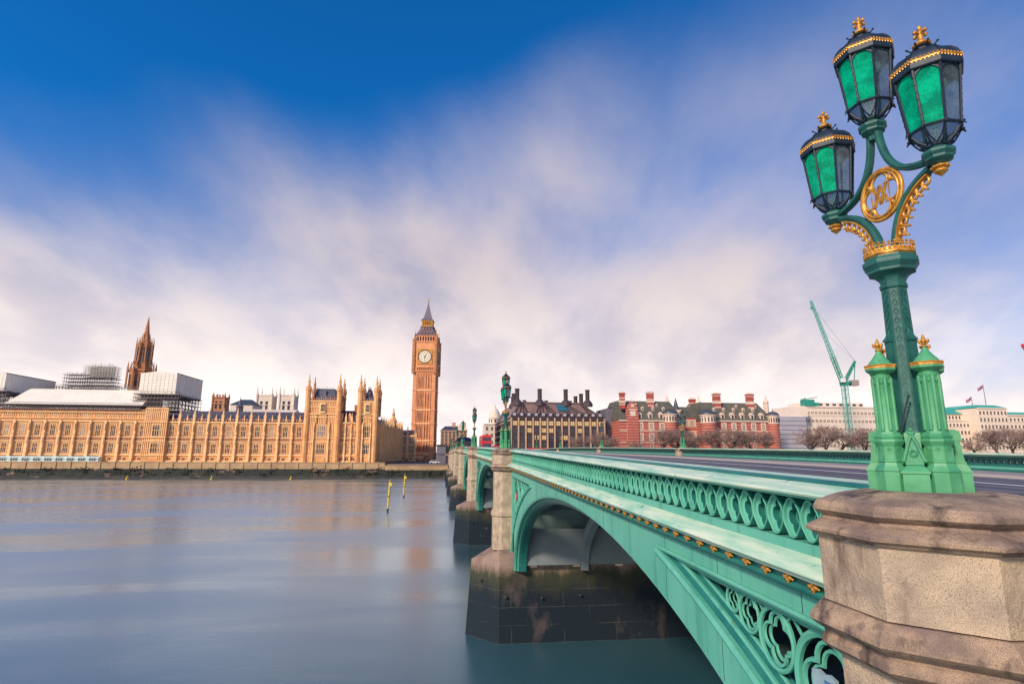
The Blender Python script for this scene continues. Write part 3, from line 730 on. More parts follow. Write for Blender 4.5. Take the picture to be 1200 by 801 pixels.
# deck
ysd = yr(-30, 340, 4)
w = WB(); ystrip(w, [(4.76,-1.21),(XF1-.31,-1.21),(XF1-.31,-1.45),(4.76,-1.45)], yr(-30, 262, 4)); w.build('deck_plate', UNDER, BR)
def sheet(name, x0, x1, dz0, m, ys, kind='structure'):
    mb = MB(); ystrip(mb, [(x0, dz0), (x1, dz0), (x1, dz0-.15), (x0, dz0-.15)], ys); o = mb.build(name, m); o['kind'] = kind; return o
sheet('road', 8.6, 27.2, -1.16, ASPH, ysd)
sheet('pavement', 4.83, 8.45, -1.04, PAVE, ysd)
sheet('pavement', 27.35, XF1-.4, -1.04, PAVE, ysd)
sheet('kerb', 8.45, 8.6, -1.03, KERB, ysd); sheet('kerb', 27.2, 27.35, -1.03, KERB, ysd)
mb = MB()
def mark(x0, x1, y0, y1): 
    ys = yr(y0, y1, 3); 
    for a, b in zip(ys[:-1], ys[1:]): mb.quad((x0, a, top(a)-1.156), (x1, a, top(a)-1.156), (x1, b, top(b)-1.156), (x0, b, top(b)-1.156))
mark(12.9, 13.25, -20, 250); mark(22.6, 22.95, -20, 250)
for k in range(60):
    y = -20+k*4.6; mark(17.8, 17.98, y, y+3.2)
mark(8.95, 9.1, -20, 250); mark(26.7, 26.85, -20, 250); mark(9.25, 9.35, -20, 250)
struct('road_markings', mb, LINE)
mb = MB()
for x0, x1 in ((10.2, 10.9), (11.6, 12.3), (14.4, 15.2), (16.2, 16.9), (19.2, 20.0), (21.0, 21.7), (24.0, 24.7), (25.5, 26.1)): mark(x0, x1, -20, 250)
for i_ in range(len(mb.v)): mb.v[i_] = (mb.v[i_][0], mb.v[i_][1], mb.v[i_][2]-.002)
struct('wheel_tracks', mb, TRACK)
# ------------------------------------------------------------------ the triple lamp standards
OC = 1/cos(pi/8)
def octl(mb, prof, c=(0,0,0), sx=1, sy=1, rot=pi/8, cap=True): return mb.lathe([(r*OC, z) for r, z in prof], 8, c, rot=rot, sx=sx, sy=sy, cap=cap)
def lantern(root, y, z):
    """An octagonal lantern; its foot stands at height z."""
    r0, r1, h0, h1 = .190, .245, .16, .72
    def P(r, k, zz): a = pi/8+k*pi/4; return Vector((r*OC*cos(a), y+r*OC*sin(a), z+zz))
    def rr(zz): return lerp(r0, r1, (zz-h0)/(h1-h0))
    m = MB()
    for k in range(8):
        a, b = P(r0, k, h0), P(r1, k, h1); m.bar(a, b, .013, 5)
        m.bar(P(r0, k, h0), P(r0, k+1, h0), .016, 5); m.bar(P(r1, k, h1), P(r1, k+1, h1), .022, 5)
        # arched head of each pane
        n = 6; pts = []
        for q in range(n+1):
            t = q/n; zz = h1-.075*(abs(2*t-1)**2.2)-.012; pts.append(P(rr(zz), k, zz).lerp(P(rr(zz), k+1, zz), t))
        for q in range(n):
            up = Vector((0, 0, 1)); a_, b_ = pts[q], pts[q+1]
            ta = Vector((a_.x, a_.y, z+h1)); tb = Vector((b_.x, b_.y, z+h1)); m.quad(a_, b_, tb, ta); m.bar(a_, b_, .007, 4)
        n2 = 5
        for q in range(n2):                     # curved foot rail
            t0, t1 = q/n2, (q+1)/n2; f = lambda t: .022*abs(2*t-1)**2
            m.bar(P(r0, k, h0+f(t0)).lerp(P(r0, k+1, h0+f(t0)), t0), P(r0, k, h0+f(t1)).lerp(P(r0, k+1, h0+f(t1)), t1), .008, 4)
        # cage under the panes
        pts = [P(lerp(.07, r0, s_**.6), k, s_*h0) for s_ in (0, .25, .5, .75, 1)]
        for q in range(4): m.bar(pts[q], pts[q+1], .009, 4)
        mid = P(.09, k+.5, .02); top_ = P(r0, k, h0).lerp(P(r0, k+1, h0), .5)
        for sgn in (0, 1):
            e = P(r0, k+sgn, h0); c1 = mid.lerp(e, .5)+Vector((0, 0, -.028)); m.bar(mid, c1, .006, 4); m.bar(c1, e, .006, 4)
        m.ball(P(r0+.012, k, h0), .019, 6, 4); m.bar(P(r0+.012, k, h0), P(r0+.03, k, h0-.03), .008, 4)
    octl(m, [(.075, 0), (.085, .01), (.06, .03)], (0, y, z))
    for k in range(8):                           # rivets up the bars
        for q in range(7): m.ball(P(rr(.2+.07*q)+.010, k, .2+.07*q), .0065, 5, 3)
    fr = m.build('lantern_frame', LBLK, root)
    m = MB()
    octl(m, [(.262, .70), (.270, .71), (.270, .765), (.258, .78), (.254, .815), (.236, .86), (.196, .91), (.135, .95), (.090, .978), (.065, 1.0), (.06, 1.02), (.075, 1.03), (.05, 1.05)], (0, y, z))
    for k in range(8):
        pts = [P(r+.004, k, h) for r, h in ((.258, .78), (.254, .815), (.236, .86), (.196, .91), (.135, .95), (.090, .978), (.065, 1.0))]
        for q in range(6): m.bar(pts[q], pts[q+1], .009, 4)
        a = P(.075, k, 1.0); m.bar(a, P(.115, k, 1.03), .007, 4); m.ball(P(.12, k, 1.035), .012, 5, 3)
    rf = m.build('lantern_roof', LBLK, root, smooth=20)
    m = MB()
    for k in range(8):                           # gilt cresting on the eaves
        m.bar(P(.268, k, .775), P(.268, k+1, .775), .007, 4)
        for q in range(7):
            c = P(.268, k, .775).lerp(P(.268, k+1, .775), (q+.5)/7); m.ball(c+Vector((0, 0, .014)), .0125, 5, 3, sz=1.5)
            m.ball(c+Vector((0, 0, -.012)), .009, 4, 3)
    m.build('cresting', GOLD, rf)
    m = MB()
    m.lathe([(.062, 1.05), (.078, 1.062), (.078, 1.075), (.05, 1.085), (.045, 1.10), (.026, 1.115), (.022, 1.145), (.03, 1.16), (.022, 1.18)], 10, (0, y, z))
    zc = z+1.195
    for d in ((0,1,0),(0,-1,0),(1,0,0),(-1,0,0)):
        v = Vector(d)*.05; m.bar(Vector((0,y,zc)), Vector((0,y,zc))+v, .015, 5); m.ball(Vector((0,y,zc))+v*1.15, .020, 6, 4); m.ball(Vector((0,y,zc))+v*.8+Vector((0,0,.014)), .011, 5, 3)
    m.ball((0,y,zc), .028, 7, 5); m.bar((0,y,zc), (0,y,zc+.05), .014, 5); m.ball((0,y,zc+.055), .021, 6, 4, sz=1.3)
    m.ball((0,y,zc+.012+.065), .010, 5, 3)
    m.build('finial', GOLD, root, smooth=60)
    for k in range(8):                           # panes: green towards the river, clear towards the ends and the road
        mid = pi/8+(k+.5)*pi/4; green = cos(mid) < -.3
        m = MB(); i_ = .008; m.quad(P(r0-i_, k, h0), P(r0-i_, k+1, h0), P(r1-i_, k+1, h1), P(r1-i_, k, h1))
        o = m.build('pane', GGL if green else CGL, root)
        if green: o['label'] = 'green rippled glass pane'
    m = MB()
    for k in range(8): m.quad(P(.08, k, .01), P(.08, k+1, .01), P(r0-.01, k+1, h0), P(r0-.01, k, h0))
    m.build('lower_glazing', CGL, root)
    # small reflector, pipe and mantle inside
    m = MB(); m.bar((0,y,z), (0,y,z+.26), .012, 6); m.lathe([(.05,.26),(.06,.30),(.045,.42),(.02,.44)], 8, (0,y,z)); m.lathe([(.15,.62),(.04,.69)], 10, (0,y,z)); m.build('burner', WHT, root)
def make_lamp():
    root = thing('triple_lantern_lamp', (0,0,0), 'x', 'street lamp')
    m = MB()                                     # plinth: core, four octagonal feet, two gabled fronts, two stepped buttresses
    octl(m, [(.17,0),(.17,.19),(.15,.25),(.15,.50),(.14,.53)])
    m.build('plinth', LG1, root, smooth=25)
    for a in range(4):
        c = (.255*cos(a*pi/2), .255*sin(a*pi/2), 0)
        m = MB()
        octl(m, [(0.131,0),(0.131,.175),(0.137,.185),(0.137,.195),(0.122,.215),(0.106,.245),(0.103,.258),(0.110,.266),(0.110,.280),(0.099,.29),(0.096,.40),(0.099,.41),(0.117,.435),(0.122,.45),(0.120,.462),(0.106,.472),(0.115,.485),(0.117,.495),(0.096,.515),(0.094,.53)], c)
        for k in range(8):                       # blind arcade on the foot
            an = k*pi/4; T = Matrix.Translation(c) @ Matrix.Rotation(an, 4, 'Z'); m.T = T
            w_ = .030
            m.bar((.099,-w_,.29), (.099,-w_,.37), .006, 4); m.bar((.099,w_,.29), (.099,w_,.37), .006, 4)
            m.bar((.099,-w_,.37), (.099,0,.402), .006, 4); m.bar((.099,w_,.37), (.099,0,.402), .006, 4); m.ball((.099,0,.375), .010, 5, 3)
            m.T = None
        m.build('column_foot', LG1, root, smooth=25)
        m = MB()                                 # fluted colonnette
        prof = [(.098,.53),(.092,.55),(.088,.56),(.086,1.03),(.098,1.045),(.098,1.06),(.083,1.07),(.09,1.09),(.115,1.105)]
        m.lathe([(r*.86, z) for r, z in prof], 16, c)
        for k in range(8):
            a2 = pi/8+k*pi/4; p = Vector(c)+Vector((.078*cos(a2), .078*sin(a2), 0)); m.bar(p+Vector((0,0,.55)), p+Vector((0,0,1.04)), .0165, 7)
            a3 = k*pi/4; p = Vector(c)+Vector((.078*cos(a3), .078*sin(a3), 1.0)); m.ball(p, .014, 5, 4, sz=1.7)
        m.build('colonnette', LG1, root, smooth=40)
        m = MB()
        octl(m, [(.08,1.085),(.112,1.105),(.122,1.115),(.122,1.13),(.114,1.135)], c); m.build('column_cap', LG1, root)
        m = MB()
        octl(m, [(.117,1.133),(.122,1.136),(.122,1.150),(.117,1.153)], c)
        for k in range(8):
            for q in range(5):
                a0 = pi/8+k*pi/4; A = Vector((cos(a0), sin(a0), 0))*.120*OC; B = Vector((cos(a0+pi/4), sin(a0+pi/4), 0))*.120*OC
                p = Vector(c)+A.lerp(B, (q+.5)/5); m.ball(p+Vector((0,0,1.158)), .011, 5, 3); m.ball(p+Vector((0,0,1.138)), .007, 4, 3)
        m.build('gilt_band', GOLD, root)
        m = MB(); m.lathe([(.120,1.152),(.112,1.165),(.090,1.195),(.066,1.225),(.047,1.252),(.030,1.275),(.022,1.295),(.02,1.31)], 16, c); m.build('dome', LG1, root, smooth=50)
        m = MB(); zc = 1.365; cc = Vector(c)
        m.lathe([(.018,1.30),(.030,1.312),(.018,1.325),(.015,1.345)], 8, c)
        for d in range(4):
            v = Vector((cos(d*pi/2+pi/4), sin(d*pi/2+pi/4), 0))*.030; m.ball(cc+v+Vector((0,0,zc)), .019, 6, 4); m.ball(cc+v*.8+Vector((0,0,zc-.022)), .012, 5, 3)
        m.ball(cc+Vector((0,0,zc)), .022, 6, 5); m.ball(cc+Vector((0,0,zc+.03)), .017, 6, 5); m.ball(cc+Vector((0,0,zc+.052)), .010, 6, 5)
        m.build('finial', GOLD, root, smooth=60)
    for (a, kind) in ((pi/4, 'g'), (5*pi/4, 'g'), (3*pi/4, 'b'), (7*pi/4, 'b')):
        m = MB(); m.T = Matrix.Rotation(a, 4, 'Z')
        if kind == 'g':
            m.box(.10, .2, -.06, .06, 0, .40)
            f = .350; hw = .098
            def ring(x0, x1, w0, w1, z0, z1): m.hexa([(.15,-w0,z0),(x0,-w0,z0),(x0,w0,z0),(.15,w0,z0),(.15,-w1,z1),(x1,-w1,z1),(x1,w1,z1),(.15,w1,z1)])
            ring(f, f, hw, hw, 0, .165); ring(f+.012, f+.012, hw+.012, hw+.012, .165, .185); ring(f+.005, f-.05, hw+.005, hw-.04, .185, .24)
            ring(f-.04, f-.04, hw-.03, hw-.03, .24, .262)
            z0 = .262; x = f-.055; w_ = hw-.035
            m.add([(.15,-w_,z0),(x,-w_,z0),(x,w_,z0),(.15,w_,z0),(.15,-w_,z0+.04),(x,-w_,z0+.04),(x,w_,z0+.04),(.15,w_,z0+.04),(.15,0,z0+.22),(x,0,z0+.22)],
                  [(0,1,5,4),(1,2,6,9,5),(2,3,7,6),(0,4,8,7,3),(4,5,9,8),(6,7,8,9)])
            pts = [(x+.008, s_*w_*1.25*(1-t)**.75, z0+.015+.225*t**1.15) for s_ in (1,) for t in (0,.15,.3,.45,.6,.75,.9,1)]
            for s_ in (-1, 1):
                pp = [(p[0], s_*p[1], p[2]) for p in pts]; 
                for q in range(len(pp)-1): m.bar(pp[q], pp[q+1], .0145, 6)
                m.ball(pp[0], .020, 6, 4)
            for r_ in (.018, .032):
                n = 10; cpt = [(x+.004, r_*cos(2*pi*q/n), z0+.075+r_*sin(2*pi*q/n)) for q in range(n)]
                m.tube(cpt, .005, 4, closed=True)
            m.ball((x,0,z0+.25), .026, 7, 5); m.ball((x,-.022,z0+.262), .016, 6, 4); m.ball((x,.022,z0+.262), .016, 6, 4); m.ball((x,0,z0+.29), .017, 6, 4)
            m.T = None; m.build('gabled_front', LG1, root, smooth=30)
        else:
            hw = .062
            def ring(x0, x1, z0, z1, w0=hw, w1=hw): m.hexa([(.2,-w0,z0),(x0,-w0,z0),(x0,w0,z0),(.2,w0,z0),(.2,-w1,z1),(x1,-w1,z1),(x1,w1,z1),(.2,w1,z1)])
            ring(.395,.395,0,.175,.075,.075); ring(.402,.402,.175,.19,.08,.08); ring(.398,.360,.19,.255,.075,.066); ring(.366,.366,.255,.27,.07,.07); ring(.356,.335,.27,.50)
            m.bar((.295,-.066,.498), (.295,.066,.498), .06, 14)
            ring(.362,.362,.455,.475,.068,.068)
            m.T = None; m.build('stepped_buttress', LG1, root, smooth=35)
    m = MB()                                     # shaft
    octl(m, [(.125,.48),(.118,.56),(.112,1.1),(.100,1.62),(.098,1.93),(.113,1.945),(.118,1.965),(.108,1.98)])
    shaft = m.build('shaft', LG2, root, smooth=20)
    m = MB()                                     # raised diaper pattern on its faces
    for k in range(8):
        a = k*pi/4; m.T = Matrix.Rotation(a, 4, 'Z'); n = 15
        for q in range(n):
            z0 = .56+q*(1.36/n); z1 = z0+1.36/n; zc = (z0+z1)/2; r_ = lerp(.118, .098, (zc-.56)/1.36); r1_ = r_+.001; w_ = r_*.36
            for s_ in (-1, 1):
                m.bar((r1_,0,z0), (r1_,s_*w_,zc), .0042, 4); m.bar((r1_,s_*w_,zc), (r1_,0,z1), .0042, 4)
            ring = [(r1_, .017*(1+.25*cos(4*t))*cos(t), zc+.021*(1+.25*cos(4*t))*sin(t)) for t in [2*pi*j/12 for j in range(12)]]
            m.tube(ring, .0032, 3, closed=True)
        m.bar((.120,-.043,.56), (.100,-.036,1.93), .005, 4); m.bar((.120,.043,.56), (.100,.036,1.93), .005, 4)
        m.T = None
    m.build('diaper_relief', LG2, shaft)
    for a in range(4):                           # four buttress strips with gablets
        m = MB(); m.T = Matrix.Rotation(a*pi/2, 4, 'Z')
        m.hexa([(.10,-.026,.5),(.175,-.026,.5),(.175,.026,.5),(.10,.026,.5),(.10,-.026,1.40),(.150,-.026,1.40),(.150,.026,1.40),(.10,.026,1.40)])
        m.hexa([(.10,-.035,1.40),(.166,-.035,1.40),(.166,.035,1.40),(.10,.035,1.40),(.10,-.035,1.425),(.162,-.035,1.425),(.162,.035,1.425),(.10,.035,1.425)])
        m.add([(.10,-.03,1.425),(.155,-.03,1.425),(.155,.03,1.425),(.10,.03,1.425),(.10,0,1.54),(.125,0,1.50)], [(0,1,5,4),(1,2,5),(2,3,4,5),(0,4,3)])
        # openwork bracket between strip and colonnette
        for q in range(3):
            z0 = .88+.055*q; m.bar((.17,0,z0), (.215,0,z0+.05), .008, 4); m.bar((.215,0,z0), (.17,0,z0+.05), .008, 4)
        m.bar((.17,0,.84), (.20,0,.90), .008, 4); m.bar((.165,0,1.05), (.215,0,1.05), .010, 4)
        m.T = None; m.build('buttress_strip', LG2, root)
    m = MB(); m.bar((-.18,-.22,.52), (-.30,.04,.98), .007, 5) if False else m.bar((-.205,-.08,.53), (-.14,-.16,.86), .008, 5); m.ball((-.14,-.16,.86), .014, 5, 4); m.build('conduit_rod', DARK, root)
    m = MB()                                     # moulded capital
    octl(m, [(0.100,1.97),(0.105,2.00),(0.119,2.04),(0.148,2.075),(0.177,2.09),(0.191,2.095),(0.199,2.105),(0.199,2.125),(0.208,2.14),(0.220,2.16),(0.231,2.175),(0.233,2.20),(0.230,2.215),(0.213,2.225),(0.206,2.235),(0.202,2.265)])
    m.build('capital', LG2, root, smooth=25)
    m = MB()                                     # gilt crown
    octl(m, [(.205,2.262),(.218,2.268),(.218,2.29),(.208,2.296)])
    octl(m, [(.202,2.255),(.205,2.255),(.205,2.325),(.202,2.325)])
    for k in range(8):
        for q in range(4):
            a0 = pi/8+k*pi/4; A = Vector((cos(a0), sin(a0), 0))*.207*OC; B = Vector((cos(a0+pi/4), sin(a0+pi/4), 0))*.207*OC
            p = A.lerp(B, (q+.5)/4); tg = (B-A).normalized(); up = Vector((0,0,1))
            m.bar(p+up*2.29, p+up*2.375, .007, 4); m.ball(p+up*2.375, .014, 5, 4); m.ball(p+up*2.35+tg*.014, .010, 4, 3); m.ball(p+up*2.35-tg*.014, .010, 4, 3); m.ball(p+up*2.313, .014, 5, 3)
    m.build('crown', GOLD, root, smooth=60)
    # curved arms in the plane of the parapet
    sec = [(.050,-.028),(.050,.0),(.035,.012),(.035,.024),(.018,.040),(-.018,.040),(-.035,.024),(-.035,.012),(-.050,.0),(-.050,-.028),(-.030,-.040),(.030,-.040)]
    def arc(p0, p1, p2, n=18): return [tuple((1-t)**2*Vector(p0)+2*t*(1-t)*Vector(p1)+t*t*Vector(p2)) for t in [i/n for i in range(n+1)]]
    low = {}
    for s_ in (-1, 1):
        m = MB(); a = arc((0, s_*.075, 2.27), (0, s_*.13, 2.83), (0, s_*.60, 2.93)); low[s_] = a; m.sweep(a, sec, scl=[.88]*19)
        m.build('arm', LG2, root, smooth=40)
        m = MB(); a = arc((0, s_*.66, 3.0), (0, s_*.09, 3.0), (0, s_*.055, 3.62)); m.sweep(a, sec, scl=[.80]*19)
        m.build('arm', LG2, root, smooth=40)
        m = MB()                                 # gilt cusping under the lower arm
        pa = [Vector(q) for q in a]; pa = [Vector(q) for q in low[s_]]
        for q in range(3, 18, 1):
            if q % 2: continue
            p = pa[q]; tg = (pa[q+1 if q < 18 else q]-pa[q-1]).normalized(); nm = Vector((0, -tg.z, tg.y))*(-s_)
            if nm.z > 0: nm = -nm
            c = p+nm*.078; rad = .036
            ringp = [c+tg*rad*cos(t)+nm*rad*sin(t) for t in [2*pi*j/14 for j in range(14)]]
            m.tube(ringp, .013, 6, closed=True)
            ringp2 = [c+tg*(rad+.012)*cos(t)+nm*(rad+.012)*sin(t)+Vector((-.02,0,0)) for t in [2*pi*j/14 for j in range(14)]]
            tip = c+nm*.045-tg*.036; m.bar(c+nm*.028-tg*.03, tip+nm*.012, .012, 5); m.ball(tip+nm*.014, .016, 5, 4); m.bar(tip+nm*.014-Vector((.03,0,0)), tip+nm*.014+Vector((.03,0,0)), .011, 5)
            m.bar(p+nm*.03-tg*.036, tip, .014, 5)
        m.sweep([tuple(q+Vector((0,0,0))+((Vector((0,-(pa[min(i+1,18)]-pa[max(i-1,0)]).z,(pa[min(i+1,18)]-pa[max(i-1,0)]).y)).normalized()*(-s_))*1.0)*(.040)) for i, q in enumerate(pa) if 2 <= i <= 17], [(.032,-.008),(.032,.008),(-.032,.008),(-.032,-.008)])
        m.build('gilt_cusping', GOLD, root, smooth=60)
    CUP = [(0.028,-.06),(0.060,-.045),(0.072,-.03),(0.092,-.02),(0.104,-.005),(0.104,.015),(0.116,.03),(0.126,.045),(0.126,.065),(0.112,.08),(0.100,.088),(0.080,.10),(0.068,.115),(0.048,.12)]
    for (y, z) in ((-.69, 2.96), (.69, 2.96), (0, 3.655)):
        m = MB(); octl(m, CUP, (0, y, z)); m.build('lantern_cup', LG2, root, smooth=25)
        if y:
            m = MB(); m.lathe([(.03,-.055),(.065,-.065),(.07,-.08),(.045,-.095),(.05,-.105),(.055,-.12),(.03,-.14),(.012,-.155),(.005,-.165)][::-1], 10, (0, y, z))
            for k in range(8): m.ball((.062*cos(k*pi/4), y+.062*sin(k*pi/4), z-.075), .016, 5, 4)
            m.build('pendant', GOLD, root, smooth=50)
        else:
            m = MB(); m.lathe([(.05,-.10),(.055,-.06),(.05,-.05)], 8, (0, y, z)); m.build('neck', LG2, root)
    # roundel with interlaced monogram
    m = MB(); zc = 2.945; R = .262
    n = 48; c0 = lambda r_, x=0: [(x, r_*cos(2*pi*k/n), zc+r_*sin(2*pi*k/n)) for k in range(n)]
    m.tube(c0(R), .020, 8, closed=True); m.tube(c0(R-.030, -.012), .012, 6, closed=True); m.tube(c0(R-.030, .012), .012, 6, closed=True)
    q4 = [(0, a*.235, zc+b*.235) for a, b in [(lambda p: p)(quatre(2*pi*k/64, 1, 1, .52, .46)) for k in range(64)]]
    m.tube(q4, .017, 6, closed=True)
    for k in range(4):
        a = pi/4+k*pi/2; m.bar((0,.15*cos(a),zc+.15*sin(a)), (0,.235*cos(a),zc+.235*sin(a)), .016, 5); m.ball((0,.185*cos(a),zc+.185*sin(a)), .028, 6, 4)
    rd = m.build('roundel', GOLD, root, smooth=60)
    m = MB(); b_ = .0105
    def st(a, b, r_=b_): m.bar((-.012,a[0],zc+a[1]), (-.012,b[0],zc+b[1]), r_, 4)
    # a V laid over an A, doubled strokes and serifs
    for d in (-.011, .011):
        st((-.085+d,.10), (.0+d,-.10)); st((.085+d,.10), (.0+d,-.10))
        st((-.085+d,-.10), (.0+d,.10)); st((.085+d,-.10), (.0+d,.10))
    st((-.05,-.028), (.05,-.028)); st((-.05,.03), (.05,.03), .006)
    for (y0, z0) in ((-.085,.10),(.085,.10),(-.085,-.10),(.085,-.10)): st((y0-.03,z0), (y0+.03,z0), .009)
    st((-.115,.10), (-.115,-.10), .006); st((.115,.10), (.115,-.10), .006)
    m.build('monogram', GOLD, rd)
    lantern(root, -.69, 3.07); lantern(root, .69, 3.07); lantern(root, 0, 3.77)
    return root
LAMP = make_lamp()
LAMPX = 4.42
ORD = {1: 'second', 2: 'third', 3: 'fourth', 4: 'fifth', 5: 'sixth', 6: 'seventh', 7: 'farthest'}
near = ['tall green and gold triple lantern lamp towering on the near granite pedestal',
        'green triple lantern lamp on the river-side pier at the far end of the nearest arch',
        'small green triple lantern lamp on the second river-side pier beyond the nearest arch',
        'tiny green lamp on the third river-side pier of the bridge',
        'tiny green lamp on the fourth river-side pier of the bridge',
        'tiny green lamp on the fifth river-side pier of the bridge',
        'tiny green lamp on the sixth river-side pier of the bridge',
        'tiny green lamp where the river-side parapet reaches the far bank']
farl = [None, 'green lamp on the far parapet hidden behind the near lamp shaft',
        'green lamp on the far parapet before the red brick building with domed corner turrets',
        'green lamp on the far parapet at the right end of the bronze-roofed glass building',
        'faint green lamp on the far parapet before the middle of the glass building',
        'faint green lamp on the far parapet left of the middle of the glass building',
        'tiny green lamp on the far parapet near the left corner of the glass building',
        'farthest tiny green lamp at the end of the far parapet']
for i in range(8):
    for side in (-1, 1):
        if side > 0 and farl[i] is None: continue
        o = LAMP if (i == 0 and side < 0) else copy_tree(LAMP)
        y = 4.84 if i == 0 else PY[i]
        o.location = (mir(side, LAMPX if i == 0 else 4.14), y, top(PY[i])+(-.006 if i == 0 else -.002))
        if side > 0: o.rotation_euler = (0, 0, pi)
        o['label'] = near[i] if side < 0 else farl[i]; o['category'] = 'street lamp'; o['group'] = 'triple lantern lamps on the bridge'
# ------------------------------------------------------------------ the palace on the far bank
class Fr:
    """A wall frame: origin on the ground, u along the wall, n pointing out of it."""
    def __init__(s, a, b):
        s.a = Vector((a[0], a[1], 0)); d = Vector((b[0]-a[0], b[1]-a[1], 0)); s.len = d.length; s.u = d.normalized(); s.n = Vector((s.u.y, -s.u.x, 0)); s.rz = atan2(s.u.y, s.u.x)
    def P(s, u, z, d=0): return s.a+s.u*u+s.n*d+Vector((0,0,z))
    def box(s, mb, u0, u1, z0, z1, d0, d1):
        p = [s.P(u0,z0,d1), s.P(u1,z0,d1), s.P(u1,z0,d0), s.P(u0,z0,d0), s.P(u0,z1,d1), s.P(u1,z1,d1), s.P(u1,z1,d0), s.P(u0,z1,d0)]
        mb.hexa(p)
def win_mesh(w, h, nx, nz_, gm, fm, arch=0.0, fr=.10, bar_=.07, sill=0.0, surround=0.0, tracery=False):
    """Window prototype: origin bottom centre, wall plane y=0, outwards is -y; glass stands just proud of the core wall."""
    m = MB(); m.m = 1; a = w/2
    if arch:
        n = 6; pts = [(-a, 0), (a, 0)]+[(a*cos(pi/2*k/n)**.8 if k < n else 0, h-arch+arch*sin(pi/2*k/n)) for k in range(n+1)]
        pts += [(-x, z) for x, z in reversed(pts[2:-1])]
        vs = [(x, -.04, z) for x, z in pts]; m.add(vs, [tuple(range(len(vs)))])
        m.m = 0
        for k in range(1, len(pts)-0):
            p, q = pts[k], pts[(k+1) % len(pts)]; m.bar((p[0], -.06, p[1]), (q[0], -.06, q[1]), fr*.7, 4)
    else:
        m.quad((-a,-.04,0), (a,-.04,0), (a,-.04,h), (-a,-.04,h)); m.m = 0
        m.box(-a-fr,-a,-.14,0,-fr,h+fr); m.box(a,a+fr,-.14,0,-fr,h+fr); m.box(-a,a,-.14,0,h,h+fr); m.box(-a,a,-.14,0,-fr,0)
    for i in range(1, nx): x = -a+w*i/nx; m.box(x-bar_/2, x+bar_/2, -.12, -.045, 0, h-(arch*.3 if arch else 0))
    for j in range(1, nz_): z = h*j/nz_; m.box(-a, a, -.11, -.05, z-bar_/2, z+bar_/2)
    if tracery:
        for i in range(nx):
            x = -a+w*(i+.5)/nx; m.bar((x-w/nx/2,-.09,h*.86), (x,-.09,h*.97), bar_*.6, 4); m.bar((x+w/nx/2,-.09,h*.86), (x,-.09,h*.97), bar_*.6, 4)
    if sill: m.box(-a-fr-.12, a+fr+.12, -.14-sill, 0, -fr-.16, -fr)
    if surround:
        s_ = surround; m.box(-a-fr-s_,-a-fr,-.10,0,-fr,h+fr+s_); m.box(a+fr,a+fr+s_,-.10,0,-fr,h+fr+s_); m.box(-a-fr,a+fr,-.10,0,h+fr,h+fr+s_)
    return mesh_of(m, 'window', [fm, gm])
def pinnacle_mesh(h, w, m_, name='pinnacle'):
    m = MB(); a = w/2
    m.box(-a,a,-a,a,0,h*.45); m.box(-a*1.25,a*1.25,-a*1.25,a*1.25,h*.43,h*.48)
    for s_ in ((1,0),(-1,0),(0,1),(0,-1)): m.add([(s_[0]*a*1.1-s_[1]*a*.8, s_[1]*a*1.1-s_[0]*a*.8, h*.48),(s_[0]*a*1.1+s_[1]*a*.8, s_[1]*a*1.1+s_[0]*a*.8, h*.48),(s_[0]*a*.9,s_[1]*a*.9,h*.62),(0,0,h*.55)],[(0,1,2),(0,3,1),(0,2,3),(1,3,2)])
    m.lathe([(a*1.15,h*.48),(a*.75,h*.62),(a*.22,h*.93),(a*.45,h*.945),(a*.3,h*.965),(.02,h)], 4, rot=pi/4)
    for k in range(3):
        z = h*(.6+.1*k); r = a*(.95-.22*k)
        for q in range(4): m.ball((r*cos(q*pi/2+pi/4), r*sin(q*pi/2+pi/4), z), a*.22, 4, 3)
    return mesh_of(m, name, [m_])
ZT = CZ-4.3                                    # terrace level
ZG = 5.7
w1 = win_mesh(1.75, 4.0, 3, 2, DGLASS, PALW, fr=.14, bar_=.13, tracery=True)
w1b = win_mesh(1.75, 4.6, 3, 2, DGLASS, PALW, fr=.14, bar_=.13, tracery=True)
w1c = win_mesh(1.75, 4.6, 3, 2, WGLASS, PALW, fr=.14, bar_=.13, tracery=True)
w0 = win_mesh(1.2, 1.25, 2, 1, DGLASS, PALW, fr=.12, bar_=.10)
w3 = win_mesh(1.7, 1.7, 3, 1, WGLASS, PALW, fr=.12, bar_=.12)
pin = pinnacle_mesh(6.2, .95, PALW); pin_s = pinnacle_mesh(2.8, .45, PALW)
def butt_mesh(h, w, d, m_):
    m = MB(); m.box(-w/2,w/2,-d,0,0,h*.33); m.box(-w*.45,w*.45,-d*.88,0,h*.33,h*.68); m.box(-w*.40,w*.40,-d*.75,0,h*.68,h)
    for z in (.33,.68): m.box(-w*.6,w*.6,-d*1.12,0,h*z-.18,h*z+.12)
    for z in (.16,.5,.84): m.box(-w*.2,w*.2,-d*1.02,-d*.6,h*z-1.3,h*z+1.3)
    return mesh_of(m, 'buttress', [m_])
RF = thing('palace_range', (-115, 247, ZT), 'long gothic riverside palace range in orange stone, left of the twin-turreted pavilion', 'palace')
YF = 246.0
xr = at(356, 541, YF).x; pitch = 5.55; nb = 27
F = Fr((xr-nb*pitch, YF), (xr, YF)); fl = F.len
bt = butt_mesh(16.2, .95, 1.15, PALW)
x_hi = fl-(at(356, 500, YF).x-at(170, 500, YF).x)     # left of here the range is one storey taller
w = WB(); F.box(w, 0, fl, ZT-2, CZ+11.7, -18, 0); F.box(w, 0, x_hi, CZ+11.7, CZ+16.4, -18, -.2); w.build('wall', PAL, RF)
w = WB()
